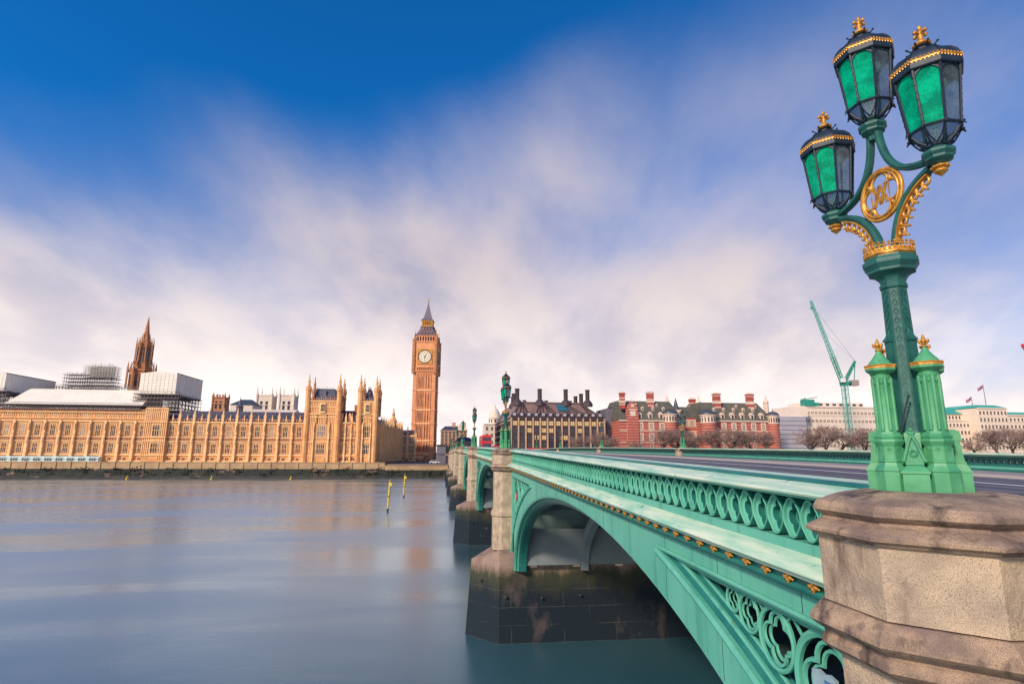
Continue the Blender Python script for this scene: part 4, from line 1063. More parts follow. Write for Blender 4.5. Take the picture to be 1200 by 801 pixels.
for (z0, z1, d) in ((ZT-.1, ZT+.5, .5), (CZ-1.9, CZ-1.3, .42), (CZ+3.65, CZ+3.95, .42), (CZ+5.15, CZ+5.4, .42), (CZ+11.3, CZ+11.8, .60)): F.box(w, -.1, fl+.01, z0, z1, 0, d)
F.box(w, -.1, x_hi, CZ+14.9, CZ+15.3, -.2, .45); F.box(w, -.1, x_hi, CZ+12.5, CZ+12.75, -.2, .4)
w.build('string_course', PALW, RF)
w = WB()                                       # carved bands between the floors
n = int(fl/.62)
for i in range(n):
    u = (i+.5)*fl/n
    F.box(w, u-.2, u+.2, CZ+4.0, CZ+5.1, .02, .26)
    if i % 2 == 0: F.box(w, u-.24, u+.24, CZ-1.2, CZ-.95, .02, .22)
w.build('carved_band', PALR, RF)
w = WB()                                       # openwork parapet
n = int(fl/.9)
for i in range(n):
    u = (i+.5)*fl/n; z0 = CZ+11.8 if u > x_hi else CZ+15.3
    F.box(w, u-.14, u+.14, z0, z0+.85, .0, .25)
    if i % 2: F.box(w, u-.25, u+.25, z0+1.0, z0+1.35, .0, .25)
F.box(w, x_hi, fl, CZ+12.6, CZ+12.85, 0, .3); F.box(w, 0, x_hi, CZ+16.0, CZ+16.25, 0, .3)
w.build('openwork_parapet', PALR, RF)
rw = Rep('window', RF); rb = Rep('buttress', RF); rpn = Rep('pinnacle', RF); random.seed(5)
for i in range(nb+1):
    u = i*pitch; hi = u < x_hi
    if i: rb.add(bt, F.P(u, ZT, .0), F.rz)
    if not hi: rpn.add(pin, F.P(u, CZ+11.2, .35), F.rz)
    if i == nb: break
    uc = u+pitch/2
    rw.add(w0, F.P(uc, ZT+.35), F.rz); rw.add(w1, F.P(uc, CZ-.85), F.rz)
    rw.add(random.choice([w1b, w1b, w1c]), F.P(uc, CZ+5.75), F.rz)
    if hi: rw.add(w3, F.P(uc, CZ+12.9, -.18), F.rz)
    else: rpn.add(pin_s, F.P(uc, CZ+12.2, .1), F.rz)
rw.finish(); rb.finish(); rpn.finish()
w = WB()
w.hexa([F.P(x_hi,CZ+11.8,-.8), F.P(fl,CZ+11.8,-.8), F.P(fl,CZ+11.8,-14), F.P(x_hi,CZ+11.8,-14), F.P(x_hi,CZ+16.2,-4.2), F.P(fl,CZ+16.2,-4.2), F.P(fl,CZ+16.2,-10), F.P(x_hi,CZ+16.2,-10)])
rf = w.build('roof', SLATE, RF)
w = WB()
n = int((fl-x_hi)/1.4)
for i in range(n):
    u = x_hi+(i+.5)*1.4; w.bar(F.P(u, CZ+16.2, -4.3), F.P(u, CZ+16.75, -4.3), .06, 4)
    w.bar(F.P(u, CZ+12.3, -1.2), F.P(u, CZ+16.2, -4.15), .09, 4)
F.box(w, x_hi, fl, CZ+16.2, CZ+16.35, -4.4, -4.2)
w.build('ridge_cresting', IRON, RF)

def panelling(mb, fr, u0, u1, z0, z1, step=.8, d0=0.0, d=.16, w_=.07):
    n = max(1, int(round((u1-u0)/step)))
    for i in range(n+1): u = lerp(u0, u1, i/n); fr.box(mb, u-w_, u+w_, z0, z1, d0, d0+d)
w = WB()
for i in range(nb):
    u = i*pitch
    for (a_, b_) in ((.62, 1.55), (pitch-1.55, pitch-.62)):
        for (z0, z1) in ((CZ-1.3, CZ+3.6), (CZ+5.4, CZ+11.3)): panelling(w, F, u+a_, u+b_, z0, z1, .46, 0, .2, .075)
    for z in (CZ+3.4, CZ+10.7): F.box(w, u+1.6, u+pitch-1.6, z, z+.18, 0, .25)
    panelling(w, F, u+1.7, u+pitch-1.7, CZ+10.35, CZ+11.3, .36, 0, .16, .06)
    if u < x_hi: panelling(w, F, u+.6, u+pitch-.6, CZ+12.7, CZ+14.9, .7, -.2, .2, .09)
w.build('panel_ribs', PALW, RF)
# a slightly projecting bay of the long range under the sheeted box
w = WB(); ub = fl-(xr-at(171, 500, YF).x); F.box(w, ub, ub+at(197,500,YF).x-at(171,500,YF).x, ZT, CZ+17.2, 0, 1.2)
w.build('projecting_bay', PAL, RF)
w = WB(); bw_ = at(197,500,YF).x-at(171,500,YF).x
for (a_, b_) in ((.1, bw_/2-2.0), (bw_/2+2.0, bw_-.1)): panelling(w, F, ub+a_, ub+b_, ZT+1, CZ+16.4, .75, 1.2, .25, .11)
panelling(w, F, ub+.3, ub+bw_-.3, CZ+11.9, CZ+16.4, .7, 1.2, .2, .1)
for z in (CZ-1.9, CZ+3.65, CZ+5.15, CZ+11.3, CZ+16.6): F.box(w, ub-.1, ub+bw_+.1, z, z+.4, 1.0, 1.6)
w.build('bay_panelling', PALW, RF)
for z, me in ((CZ-.85, win_mesh(3.3, 4.1, 4, 2, DGLASS, PALW, fr=.14, bar_=.16, tracery=True)), (CZ+5.75, win_mesh(3.3, 4.6, 4, 2, DGLASS, PALW, fr=.14, bar_=.16, tracery=True))):
    r_ = Rep('window', RF); r_.add(me, F.P(ub+4.9, z, 1.2), F.rz); r_.finish()

# ---- the corner pavilion with its turreted towers
YP = 244.2
xa, xb, xc, xd, xe = [at(q, 500, YP).x for q in (356.5, 399, 418, 441.5, 452)]
PV = thing('palace_pavilion', ((xa+xd)/2, YP+8, ZT), 'gothic corner pavilion of the palace with two turreted towers, left of the clock tower', 'palace')
FP = Fr((xa, YP), (xd, YP)); pl = FP.len
w = WB(); FP.box(w, 0, pl, ZT-2, CZ+12.0, -15, 0); w.build('wall', PAL, PV)
w = WB()
for (z0, z1, d) in ((ZT-.1, ZT+.6, .5), (CZ-1.9, CZ-1.3, .42), (CZ+3.65, CZ+3.95, .42), (CZ+5.3, CZ+5.6, .42), (CZ+11.6, CZ+12.1, .6)): FP.box(w, -.3, pl+.3, z0, z1, 0, d)
w.build('string_course', PALW, PV)
w = WB(); n = int(pl/.62)
for i in range(n):
    u = (i+.5)*pl/n; FP.box(w, u-.2, u+.2, CZ+4.0, CZ+5.25, .02, .24)
w.build('carved_band', PALR, PV)
def spirelet(mb, c, r, z0, z1, z2, n=8):
    """An octagonal turret: shaft to z1, crocketed cap to z2."""
    h = z2-z1
    mb.lathe([(r,z0),(r,z1-.3*0-.8),(r*1.22,z1-.6),(r*1.22,z1-.1),(r*.95,z1)], n, (c[0],c[1],0))
    for z in (z0+(z1-z0)*.35, z0+(z1-z0)*.7): mb.lathe([(r*1.15,z-.15),(r*1.15,z+.15)], n, (c[0],c[1],0))
    mb.lathe([(r*1.0,z1),(r*.86,z1+h*.15),(r*.55,z1+h*.3),(r*.42,z1+h*.45),(r*.60,z1+h*.47),(r*.58,z1+h*.52),(r*.36,z1+h*.6),(r*.12,z1+h*.9),(r*.3,z1+h*.915),(r*.2,z1+h*.94),(.03,z2)], n, (c[0],c[1],0))
    for k in range(8):
        a = 2*pi*k/8; mb.bar((c[0]+r*1.1*cos(a), c[1]+r*1.1*sin(a), z1-.1), (c[0]+r*1.1*cos(a), c[1]+r*1.1*sin(a), z1+h*.18), r*.10, 4, .02)
def tower(root, x0, x1, y0, y1, zb, zt, zsp, ztip, oriel=True, frontwin=True):
    w = WB(); w.box(x0, x1, y0, y1, zb, zt); w.build('tower_wall', PAL, root)
    ft = Fr((x0, y0), (x1, y0)); fr2 = Fr((x1, y0), (x1, y1)); w = WB(); xm_ = ft.len/2
    for (z0, z1) in ((zt-5.4, zt-.5), (CZ+5.7, zt-5.9), (CZ-1.2, CZ+3.6), (zb+.6, CZ-2)):
        for (a_, b_) in ((1.1, xm_-1.9), (xm_+1.9, ft.len-1.1)): panelling(w, ft, a_, b_, z0, z1, .62, 0, .2, .085)
        panelling(w, fr2, .9, fr2.len-.9, z0, z1, .8, 0, .2, .09)
    panelling(w, ft, xm_-1.9, xm_+1.9, CZ+11.2, zt-5.9, .62, 0, .2, .085)
    for z in (zt-7.2, CZ+3.65, CZ+5.4, CZ-1.9, (zt-.5+zt-5.4)/2): w.box(x0-.2, x1+.2, y0-.28, y0, z, z+.3); w.box(x1, x1+.28, y0, y1, z, z+.3)
    w.build('panel_ribs', PALW, root)
    w = WB()
    for z in (zt-.5, zt-5.9): w.box(x0-.35, x1+.35, y0-.35, y1+.35, z, z+.45)
    w.build('string_course', PALW, root)
    w = WB(); nx = int((x1-x0)/.9); ny = int((y1-y0)/.9)
    for i in range(nx+1):
        x = x0+(x1-x0)*i/nx; hh = .9 if i % 2 else 1.5
        w.box(x-.17, x+.17, y0-.3, y0, zt, zt+hh); w.box(x-.17, x+.17, y1, y1+.3, zt, zt+hh)
    for i in range(ny+1):
        y = y0+(y1-y0)*i/ny; hh = .9 if i % 2 else 1.5; w.box(x1, x1+.3, y-.17, y+.17, zt, zt+hh); w.box(x0-.3, x0, y-.17, y+.17, zt, zt+hh)
    w.build('battlement', PALR, root)
    for (x, y) in ((x0,y0),(x1,y0),(x0,y1),(x1,y1)):
        w = WB(); spirelet(w, (x, y), 1.05, zb if y == y0 else zt-6, zsp, ztip+random.uniform(-.4, .4)); w.build('turret', PALR if y == y1 else PAL, root)
    w = WB(); a = 1.6; zr = zt+.2
    w.poly_prism([(x0+a,y0+a),(x1-a,y0+a),(x1-a,y1-a),(x0+a,y1-a)], zr, zt+5.2, [(x0+a+1.1,y0+a+1.6),(x1-a-1.1,y0+a+1.6),(x1-a-1.1,y1-a-1.6),(x0+a+1.1,y1-a-1.6)])
    rfo = w.build('roof', SLATE, root)
    w = WB(); n = 7
    for i in range(n+1):
        x = lerp(x0+a+1.1, x1-a-1.1, i/n); w.bar((x, y0+a+1.6, zt+5.2), (x, y0+a+1.6, zt+6.2), .07, 4)
    w.box((x0+x1)/2-.5, (x0+x1)/2+.5, y0+a+.3, y0+a+1.4, zr, zt+4.2)
    w.build('cresting', IRON, rfo)
    if oriel:
        xm = (x0+x1)/2; w = WB(); w.poly_prism([(xm-1.5,y0),(xm-1.0,y0-.8),(xm+1.0,y0-.8),(xm+1.5,y0)], zt-5.3, zt-1.0); w.build('oriel', PALW, root)
        r_ = Rep('window', root); r_.add(win_mesh(1.7, 3.0, 3, 2, DGLASS, PALW, fr=.1, bar_=.1, arch=.5), (xm, y0-.8, zt-4.6)); r_.finish()
w = WB(); panelling(w, FP, .2, pl-.2, CZ+5.7, CZ+11.5, .55, 0, .18, .07); panelling(w, FP, .2, pl-.2, CZ-1.2, CZ+3.6, .55, 0, .18, .07); w.build('panel_ribs', PALW, PV)
zt1 = at(374, 469, YP).z
tower(PV, xa+1.0, xb-1.0, YP-1.3, YP+9.5, ZT, zt1, zt1+4.6, at(389, 439, YP).z)
tower(PV, xc+1.0, xd-.6, YP-1.3, YP+9.5, ZT, zt1, zt1+4.6, at(389, 439, YP).z)
rw = Rep('window', PV); wl = win_mesh(3.1, 4.1, 4, 2, DGLASS, PALW, fr=.14, bar_=.16, tracery=True); wl2 = win_mesh(3.1, 4.9, 4, 2, WGLASS, PALW, fr=.14, bar_=.16, tracery=True)
wl3 = win_mesh(3.1, 4.9, 4, 2, DGLASS, PALW, fr=.14, bar_=.16, tracery=True)
wn = win_mesh(1.25, 3.9, 2, 2, DGLASS, PALW, fr=.12, bar_=.12, tracery=True); wn2 = win_mesh(1.25, 2.9, 2, 2, DGLASS, PALW, fr=.12, bar_=.12, tracery=True)
for j, (x0, x1) in enumerate(((xa+1.0, xb-1.0), (xc+1.0, xd-.6))):
    xm = (x0+x1)/2; rw.add(wl, (xm, YP-1.3, CZ-.9)); rw.add(wl2 if j == 0 else wl3, (xm, YP-1.3, CZ+5.9))
    for dx in (-3.6, 3.6):
        rw.add(w0, (xm+dx*.62, YP-1.3, ZT+.5))
for k in range(3):
    x = lerp(xb-.4, xc+.4, (k+.5)/3); rw.add(wn, (x, YP, CZ-.85)); rw.add(wn2 if k != 1 else wn, (x, YP, CZ+5.9)); rw.add(w0, (x, YP, ZT+.5))
rw.finish()
rb = Rep('buttress', PV); bm = butt_mesh(16.2, .6, .8, PALW); rq = Rep('pinnacle', PV)
for k in range(4): x = lerp(xb-.3, xc+.3, k/3); rb.add(bm, (x, YP, ZT)); rq.add(pinnacle_mesh(4.2, .7, PALW), (x, YP-.2, CZ+12))
for (x0, x1) in ((xa+1.0, xb-1.0), (xc+1.0, xd-.6)):
    for q in (.26, .74): rb.add(bm, (lerp(x0, x1, q), YP-1.3, ZT))
rb.finish(); rq.finish()
w = WB(); w.poly_prism([(xb-1,YP+1),(xc+1,YP+1),(xc+1,YP+13),(xb-1,YP+13)], CZ+12, CZ+17.2, [(xb-1,YP+4.4),(xc+1,YP+4.4),(xc+1,YP+9),(xb-1,YP+9)])
rf = w.build('roof', SLATE, PV)
w = WB(); xm = (xb+xc)/2
w.box(xm+1.4, xm+2.9, YP+4, YP+5.4, CZ+14, CZ+19.6); w.box(xm+1.25, xm+3.05, YP+3.85, YP+5.55, CZ+19.3, CZ+19.7); w.build('chimney', PAL, rf)
for dx in (-3.2, 0, 3.2):
    w = WB(); w.box(xm+dx-.5, xm+dx+.5, YP+.8, YP+3, CZ+12.3, CZ+14.6); w.poly_prism([(xm+dx-.6,YP+.7),(xm+dx+.6,YP+.7),(xm+dx+.6,YP+3.6),(xm+dx-.6,YP+3.6)], CZ+14.6, CZ+16.2, [(xm+dx-.02,YP+.9),(xm+dx+.02,YP+.9),(xm+dx+.02,YP+3.6),(xm+dx-.02,YP+3.6)]); w.build('dormer', PALW, rf)
# ---- the side range running back to the clock tower
p0 = (at(443, 541, 256).x+.5, 256.0); p1 = (at(469, 541, 303).x, 303.0)
SR = thing('palace_side_range', ((p0[0]+p1[0])/2-6, 280, ZT), 'receding side range of the palace between the corner pavilion and the clock tower', 'palace')
G = Fr(p0, p1); gl = G.len
w = WB(); G.box(w, -2, gl, ZG, CZ+11.6, -14, 0); w.build('wall', PAL, SR)
w = WB()
for (z0, z1, d) in ((ZT-.1, ZT+.6, .4), (CZ-1.9, CZ-1.4, .35), (CZ+3.7, CZ+3.95, .35), (CZ+5.3, CZ+5.6, .35), (CZ+11.2, CZ+11.7, .5)): G.box(w, 0, gl+.3, z0, z1, 0, d)
w.build('string_course', PALW, SR)
rw = Rep('window', SR); rb = Rep('buttress', SR); rq = Rep('pinnacle', SR); n = 11
bm2 = butt_mesh(16.0, .8, .9, PALW); pm2 = pinnacle_mesh(4.4, .8, PALW); ws = win_mesh(1.9, 3.9, 3, 2, DGLASS, PALW, fr=.14, bar_=.13)
for i in range(n+1):
    u = gl*i/n; rb.add(bm2, G.P(u, ZT), G.rz); rq.add(pm2, G.P(u, CZ+11.4, .2), G.rz)
    if i < n:
        u = gl*(i+.5)/n; rw.add(ws, G.P(u, CZ-.85), G.rz); rw.add(ws, G.P(u, CZ+6.2), G.rz); rw.add(w0, G.P(u, ZT+.5), G.rz)
rw.finish(); rb.finish(); rq.finish()
w = WB(); n = 26
for i in range(n): u = gl*(i+.5)/n; G.box(w, u-.3, u+.3, CZ+11.7, CZ+12.9, -.3, .1)
w.build('battlement', PALR, SR)
w = WB(); w.hexa([G.P(0,CZ+11.6,-.8), G.P(gl,CZ+11.6,-.8), G.P(gl,CZ+11.6,-13), G.P(0,CZ+11.6,-13), G.P(0,CZ+15,-5), G.P(gl,CZ+15,-5), G.P(gl,CZ+15,-9), G.P(0,CZ+15,-9)]); w.build('roof', SLATE, SR)
w = WB(); c = G.P(gl*.62, 0, -.8); spirelet(w, (c.x, c.y), 1.5, ZT, at(454, 493, 285).z, at(454, 486, 285).z+3.4); w.build('stair_turret', PAL, SR)
# front-facing link block beside the clock tower
x0, x1 = p1[0]-1, at(486, 541, 303).x
LB = thing('link_block', ((x0+x1)/2, 308, ZG), 'narrow gothic block tucked against the left foot of the clock tower', 'palace')
FL = Fr((x0, 303), (x1, 303))
w = WB(); FL.box(w, 0, FL.len, ZG-.5, at(476, 509, 303).z, -12, 0); w.build('wall', PAL, LB)
w = WB()
for z in (532, 521, 511.5): zz_ = at(476, z, 303).z; FL.box(w, 0, FL.len+.1, zz_, zz_+.5, 0, .4)
for q in (.0, .5, 1.0): FL.box(w, FL.len*q-.45+(.45 if q == 0 else 0), FL.len*q+.45, ZG, at(476, 507, 303).z, 0, .8)
w.build('string_course', PALW, LB)
rw = Rep('window', LB); wk = win_mesh(1.9, 4.2, 2, 2, DGLASS, PALW, fr=.14, bar_=.14)
for q in (.27, .74):
    rw.add(wk, FL.P(FL.len*q, at(476, 531, 303).z)); rw.add(wk, FL.P(FL.len*q, at(476, 520.5, 303).z)); rw.add(w0, FL.P(FL.len*q, at(476, 538, 303).z))
rw.finish()
w = WB(); zt_ = at(476, 509, 303).z; w.hexa([FL.P(0,zt_,-.5), FL.P(FL.len,zt_,-.5), FL.P(FL.len,zt_,-12), FL.P(0,zt_,-12), FL.P(0,zt_+2.6,-5), FL.P(FL.len,zt_+2.6,-5), FL.P(FL.len,zt_+2.6,-8), FL.P(0,zt_+2.6,-8)]); w.build('roof', SLATE, LB)
for i, q in enumerate((.02, .5, .98)):
    w = WB(); c = FL.P(FL.len*q, 0, .2); spirelet(w, (c.x, c.y), .6, zt_-3, zt_+1.5, zt_+5.2 if i else zt_+6.5); w.build('pinnacle', PALR, LB)

# ---- the clock tower
BX, BY = -9.7, 327.0
BT = thing('clock_tower', (BX, BY, ZG), 'tall orange stone gothic clock tower with white dial and dark tapering spire', 'clock tower', rz=radians(-7))
hw = 6.05
def zB(py): return at(500, py, BY-6).z-ZG
ZC0, ZC1 = zB(434.5), zB(400.5)
zs = zB(533); 
m = MB(); m.box(-hw, hw, -hw, hw, -1, zB(438)); m.build('shaft_wall', BBM, BT)
levels = [zB(v) for v in (531, 516, 496, 480, 457)]
m = MB()
for z in levels: m.box(-hw-.42, hw+.42, -hw-.42, hw+.42, z-.35, z+.35)
m.build('string_course', PALW, BT)
for sx in (-1, 1):
    for sy in (-1, 1):
        m = MB(); m.box(min(sx*hw, sx*(hw-1.5)), max(sx*hw, sx*(hw-1.5)), min(sy*hw, sy*(hw-1.5)), max(sy*hw, sy*(hw-1.5)), -1, 0) if False else None
        cx, cy = sx*(hw-.75), sy*(hw-.75)
        m.box(cx-1.05, cx+1.05, cy-1.05, cy+1.05, -1, zB(438)); 
        for z in levels: m.box(cx-1.3, cx+1.3, cy-1.3, cy+1.3, z-.3, z+.3)
        m.build('corner_buttress', BBM, BT)
# vertical ribs and slit windows of the panelled shaft
zl = [0]+levels+[zB(438)]
for face in range(4):
    m = MB(); m.T = Matrix.Rotation(face*pi/2, 4, 'Z'); ribs = [-3.7,-2.2,-.75,.75,2.2,3.7]
    for r in ribs: m.box(r-.17, r+.17, -hw-.38, -hw+.01, 0, zB(438))
    for (z0, z1) in zip(zl[:-1], zl[1:]):
        for r in [(-2.95),(-1.47),0,1.47,2.95]:
            m.bar((r-.6,-hw-.12,z1-.9), (r,-hw-.12,z1-.45), .13, 4); m.bar((r+.6,-hw-.12,z1-.9), (r,-hw-.12,z1-.45), .13, 4)
            m.box(r-.08, r+.08, -hw-.14, -hw+.01, z0+.4, z1-1.0)
    m.T = None; m.build('panel_ribs', BBM, BT)
    if face in (0, 1, 3):
        r_ = Rep('slit_window', BT); me = bpy.data.meshes.new('slit'); 
        for j, (z0, z1) in enumerate(zip(zl[:-1], zl[1:])):
            m2 = MB(); hh = (z1-z0)*(.62 if j else .4); m2.quad((-.19,0,0),(.19,0,0),(.19,0,hh),(-.19,0,hh)); m2.add([(-.19,0,hh),(.19,0,hh),(0,0,hh+.35)], [(0,1,2)])
            ml = mesh_of(m2, 'slit_window', [DGLASS])
            for r in (-2.58, -1.1, 1.1, 2.58) if j else (-2.58, 2.58):
                a_ = face*pi/2; v = Matrix.Rotation(a_, 3, 'Z') @ Vector((r, -hw-.03, z0+(z1-z0)*.17))
                o = bpy.data.objects.new('slit_window', ml); COL.objects.link(o); o.parent = BT; o.location = v; o.rotation_euler = (0,0,a_)
# corbel band and clock storey
hc = 6.75
m = MB()
m.poly_prism([(-hw-.3,-hw-.3),(hw+.3,-hw-.3),(hw+.3,hw+.3),(-hw-.3,hw+.3)], zB(438), ZC0, [(-hc,-hc),(hc,-hc),(hc,hc),(-hc,hc)])
m.box(-hc, hc, -hc, hc, ZC0, ZC1); m.box(-hc-.35, hc+.35, -hc-.35, hc+.35, ZC0-.35, ZC0+.35); m.box(-hc-.4, hc+.4, -hc-.4, hc+.4, ZC1-.2, ZC1+.5)
m.build('clock_storey', BBM, BT)
for sx in (-1, 1):
    for sy in (-1, 1):
        m = MB(); octl(m, [(1.15, ZC0-1.5), (1.15, ZC1+.6), (1.35, ZC1+.8), (1.3, ZC1+1.3), (.5, ZC1+2.0), (.18, ZC1+4.6), (.05, ZC1+5.6)], (sx*hc*.93, sy*hc*.93, 0)); 
        for k in range(5): octl(m, [(1.28, ZC0+.6+k*2.6), (1.28, ZC0+.9+k*2.6)], (sx*hc*.93, sy*hc*.93, 0))
        m.build('corner_turret', BBD, BT)
zc = (ZC0+ZC1)/2-.6+.3; RD = 3.55
for face in range(4):
    T = Matrix.Rotation(face*pi/2, 4, 'Z')
    m = MB(); m.T = T; a = 4.35
    m.box(-a, a, -hc-.32, -hc, zc-a, zc+a); fr_ = m.build('dial_surround', GOLD, BT) if False else None
    m = MB(); m.T = T
    m.box(-a, -a+.35, -hc-.42, -hc-.02, zc-a, zc+a); m.box(a-.35, a, -hc-.42, -hc-.02, zc-a, zc+a); m.box(-a+.35, a-.35, -hc-.42, -hc-.02, zc+a-.35, zc+a); m.box(-a+.35, a-.35, -hc-.42, -hc-.02, zc-a, zc-a+.35)
    for sx in (-1, 1):
        for sz in (-1, 1):
            m.add([(sx*(a-.3),-hc-.3,zc+sz*(a-.3)), (sx*(a-.3),-hc-.3,zc+sz*1.5), (sx*2.75,-hc-.3,zc+sz*2.75), (sx*1.5,-hc-.3,zc+sz*(a-.3))], [(0,1,2,3)])
    m.T = None; m.build('dial_surround', GOLD, BT)
    m = MB(); m.T = T
    m.lathe([(RD+.42, 0), (RD+.42, .16), (RD+.05, .22), (RD+.05, 0)], 40, M=T @ Matrix.Translation((0, -hc-.3, zc)) @ Matrix.Rotation(pi/2, 4, 'X'), cap=False) if False else None
    m.T = None
    Md = T @ Matrix.Translation((0, -hc-.30, zc)) @ Matrix.Rotation(pi/2, 4, 'X')
    m.lathe([(RD, 0), (RD, .12)], 40, M=Md); dial = m.build('dial', DIAL, BT)
    m = MB(); m.T = Md
    def ringpts(r, n=40): return [(r*cos(2*pi*k/n), r*sin(2*pi*k/n), .13) for k in range(n)]
    m.tube(ringpts(RD+.1), .17, 5, closed=True, up=(0,0,1)); m.tube(ringpts(RD*.82), .035, 4, closed=True, up=(0,0,1)); m.tube(ringpts(RD*.60), .04, 4, closed=True, up=(0,0,1)); m.tube(ringpts(RD*.2), .05, 4, closed=True, up=(0,0,1))
    for k in range(12):
        an = k*pi/6; c_, s_ = cos(an), sin(an)
        m.bar((RD*.62*c_, RD*.62*s_, .14), (RD*.80*c_, RD*.80*s_, .14), .085, 4); m.bar((RD*.22*c_, RD*.22*s_, .14), (RD*.58*c_, RD*.58*s_, .14), .02, 3)
    for k in range(60): an = k*pi/30; m.bar((RD*.86*cos(an), RD*.86*sin(an), .14), (RD*.94*cos(an), RD*.94*sin(an), .14), .03, 3)
    m.T = None; m.build('dial_marks', DARK, dial)
    m = MB(); m.T = Md                          # five past six
    for (ang, ln, r_) in ((radians(90-32), 3.3, .13), (radians(90-183), 2.1, .20)):
        m.bar((-.7*cos(ang), -.7*sin(ang), .2), (ln*cos(ang), ln*sin(ang), .2), r_, 4, r_*.3)
    m.ball((0,0,.2), .26, 8, 5); m.T = None; m.build('clock_hands', DARK, dial)
    # small arcade below and belfry openings above the dial
    m = MB(); m.T = T
    for k in range(9): x = -4.2+k*1.05; m.box(x-.14, x+.14, -hc-.5, -hc, ZC0+.3, ZC0+1.7)
    m.box(-4.6, 4.6, -hc-.55, -hc, ZC0+1.7, ZC0+2.0); m.T = None; m.build('blind_arcade', BBD, BT)
zb0, zb1 = ZC1+.5, zB(392.8)
m = MB(); m.box(-5.0, 5.0, -5.0, 5.0, zb0, zb1); m.build('belfry_core', DGLASS, BT)
for face in range(4):
    m = MB(); m.T = Matrix.Rotation(face*pi/2, 4, 'Z')
    for k in range(8): x = -5.25+k*1.5; m.box(x-.24, x+.24, -5.75, -5.05, zb0, zb1)
    for k in range(7): x = -4.5+k*1.5; m.bar((x-.55,-5.45,zb1-1.1), (x,-5.45,zb1-.3), .14, 4); m.bar((x+.55,-5.45,zb1-1.1), (x,-5.45,zb1-.3), .14, 4)
    m.box(-5.5, 5.5, -5.8, -5.0, zb1-.5, zb1+.3); m.T = None; m.build('belfry_arcade', BBM, BT)
def pyr(m, r0, z0, r1, z1): m.poly_prism([(-r0,-r0),(r0,-r0),(r0,r0),(-r0,r0)], z0, z1, [(-r1,-r1),(r1,-r1),(r1,r1),(-r1,r1)])
m = MB(); za, zb_, = zb1+.3, zB(382)
pyr(m, 6.2, za, 5.9, za+.5); prev = (5.7, za+.5)
for k in range(1, 7):
    t = k/6; r = lerp(5.7, 3.15, t**.8); z = lerp(za+.5, zb_, t); pyr(m, prev[0], prev[1], r, z); prev = (r, z)
pyr(m, 3.5, zb_, 3.5, zb_+.5); m.build('lower_roof', IRON, BT)
m = MB()
for face in range(4):
    m.T = Matrix.Rotation(face*pi/2, 4, 'Z')
    for (z, r, n_, s_) in ((za+1.4, 5.15, 4, .5), (za+3.3, 4.3, 3, .45), (za+5.0, 3.75, 3, .35)):
        for k in range(n_):
            x = (k-(n_-1)/2)*1.9*r/5; m.box(x-s_*.6, x+s_*.6, -r-.45, -r+.6, z, z+s_*1.6); m.bar((x,-r-.2,z+s_*1.6), (x,-r-.1,z+s_*3), s_*.5, 4, .02)
m.T = None; m.build('roof_dormers', BBD, BT)
zl0, zl1 = zb_+.5, zB(374.2)
m = MB(); m.box(-2.3, 2.3, -2.3, 2.3, zl0, zl1); m.build('lantern_core', DGLASS, BT)
m = MB()
for face in range(4):
    m.T = Matrix.Rotation(face*pi/2, 4, 'Z')
    for k in range(6): x = -2.9+k*1.16; m.box(x-.22, x+.22, -3.1, -2.5, zl0, zl1)
    m.box(-3.1, 3.1, -3.15, -2.4, zl1-.5, zl1+.2); m.box(-3.2, 3.2, -3.2, -2.4, zl0, zl0+.7)
m.T = None; m.build('lantern_arcade', GOLD, BT)
m = MB(); zt0, zt1 = zl1+.2, zB(351)
pyr(m, 3.6, zt0, 3.4, zt0+.5); prev = (3.1, zt0+.5)
for k in range(1, 9):
    t = k/8; r = lerp(3.1, .16, t**.62); z = lerp(zt0+.5, zt1, t); pyr(m, prev[0], prev[1], r, z); prev = (r, z)
m.build('spire', IRON, BT)
m = MB(); m.bar((0,0,zt1-.4), (0,0,zt1+2.6), .12, 5); m.ball((0,0,zt1+.7), .5, 8, 5); m.bar((-.7,0,zt1+1.7), (.7,0,zt1+1.7), .1, 4); m.bar((0,-.7,zt1+1.7), (0,.7,zt1+1.7), .1, 4); m.ball((0,0,zt1+2.6), .25, 6, 4)
m.build('finial', GOLD, BT)
for sx in (-1, 1):
    for sy in (-1, 1):
        m = MB(); m.bar((sx*6.0, sy*6.0, zb0+2.5), (sx*6.0, sy*6.0, zb1+2.6), .22, 4, .05); m.ball((sx*6.0, sy*6.0, zb1+2.8), .28, 6, 4); m.build('pinnacle', GOLD, BT)

# ---- the central octagonal spire behind the range
c = at(163.5, 455, 320); CT = thing('octagonal_spire', (c.x, c.y, ZG), 'tall dark orange octagonal gothic spire rising behind the white sheeted box', 'tower', rz=radians(12))
def zC(py): return at(165, py, 320).z-ZG
SPS = BBD
m = MB(); octl(m, [(5.0, 0), (5.0, zC(436)), (5.5, zC(435)), (5.2, zC(433.5)), (3.2, zC(432)), (2.9, zC(404)), (3.3, zC(403.2)), (2.8, zC(402))]); m.build('drum', SPS, CT)
m = MB()
for k in range(8):
    a = pi/8+k*pi/4
    for (r, z0, z1, w_) in ((5.9, zC(455), zC(424), .55), (3.6, zC(433), zC(395), .40)):
        m.bar((r*OC*cos(a), r*OC*sin(a), z0), (r*OC*cos(a), r*OC*sin(a), lerp(z0, z1, .72)), w_, 4); m.bar((r*OC*cos(a), r*OC*sin(a), lerp(z0, z1, .72)), (r*OC*cos(a), r*OC*sin(a), z1), w_*1.1, 4, .05)
    m.bar((5.9*OC*cos(a), 5.9*OC*sin(a), zC(440)), (3.4*OC*cos(a), 3.4*OC*sin(a), zC(420)), .28, 4)
m.build('flying_pinnacles', SPS, CT)
rows = []
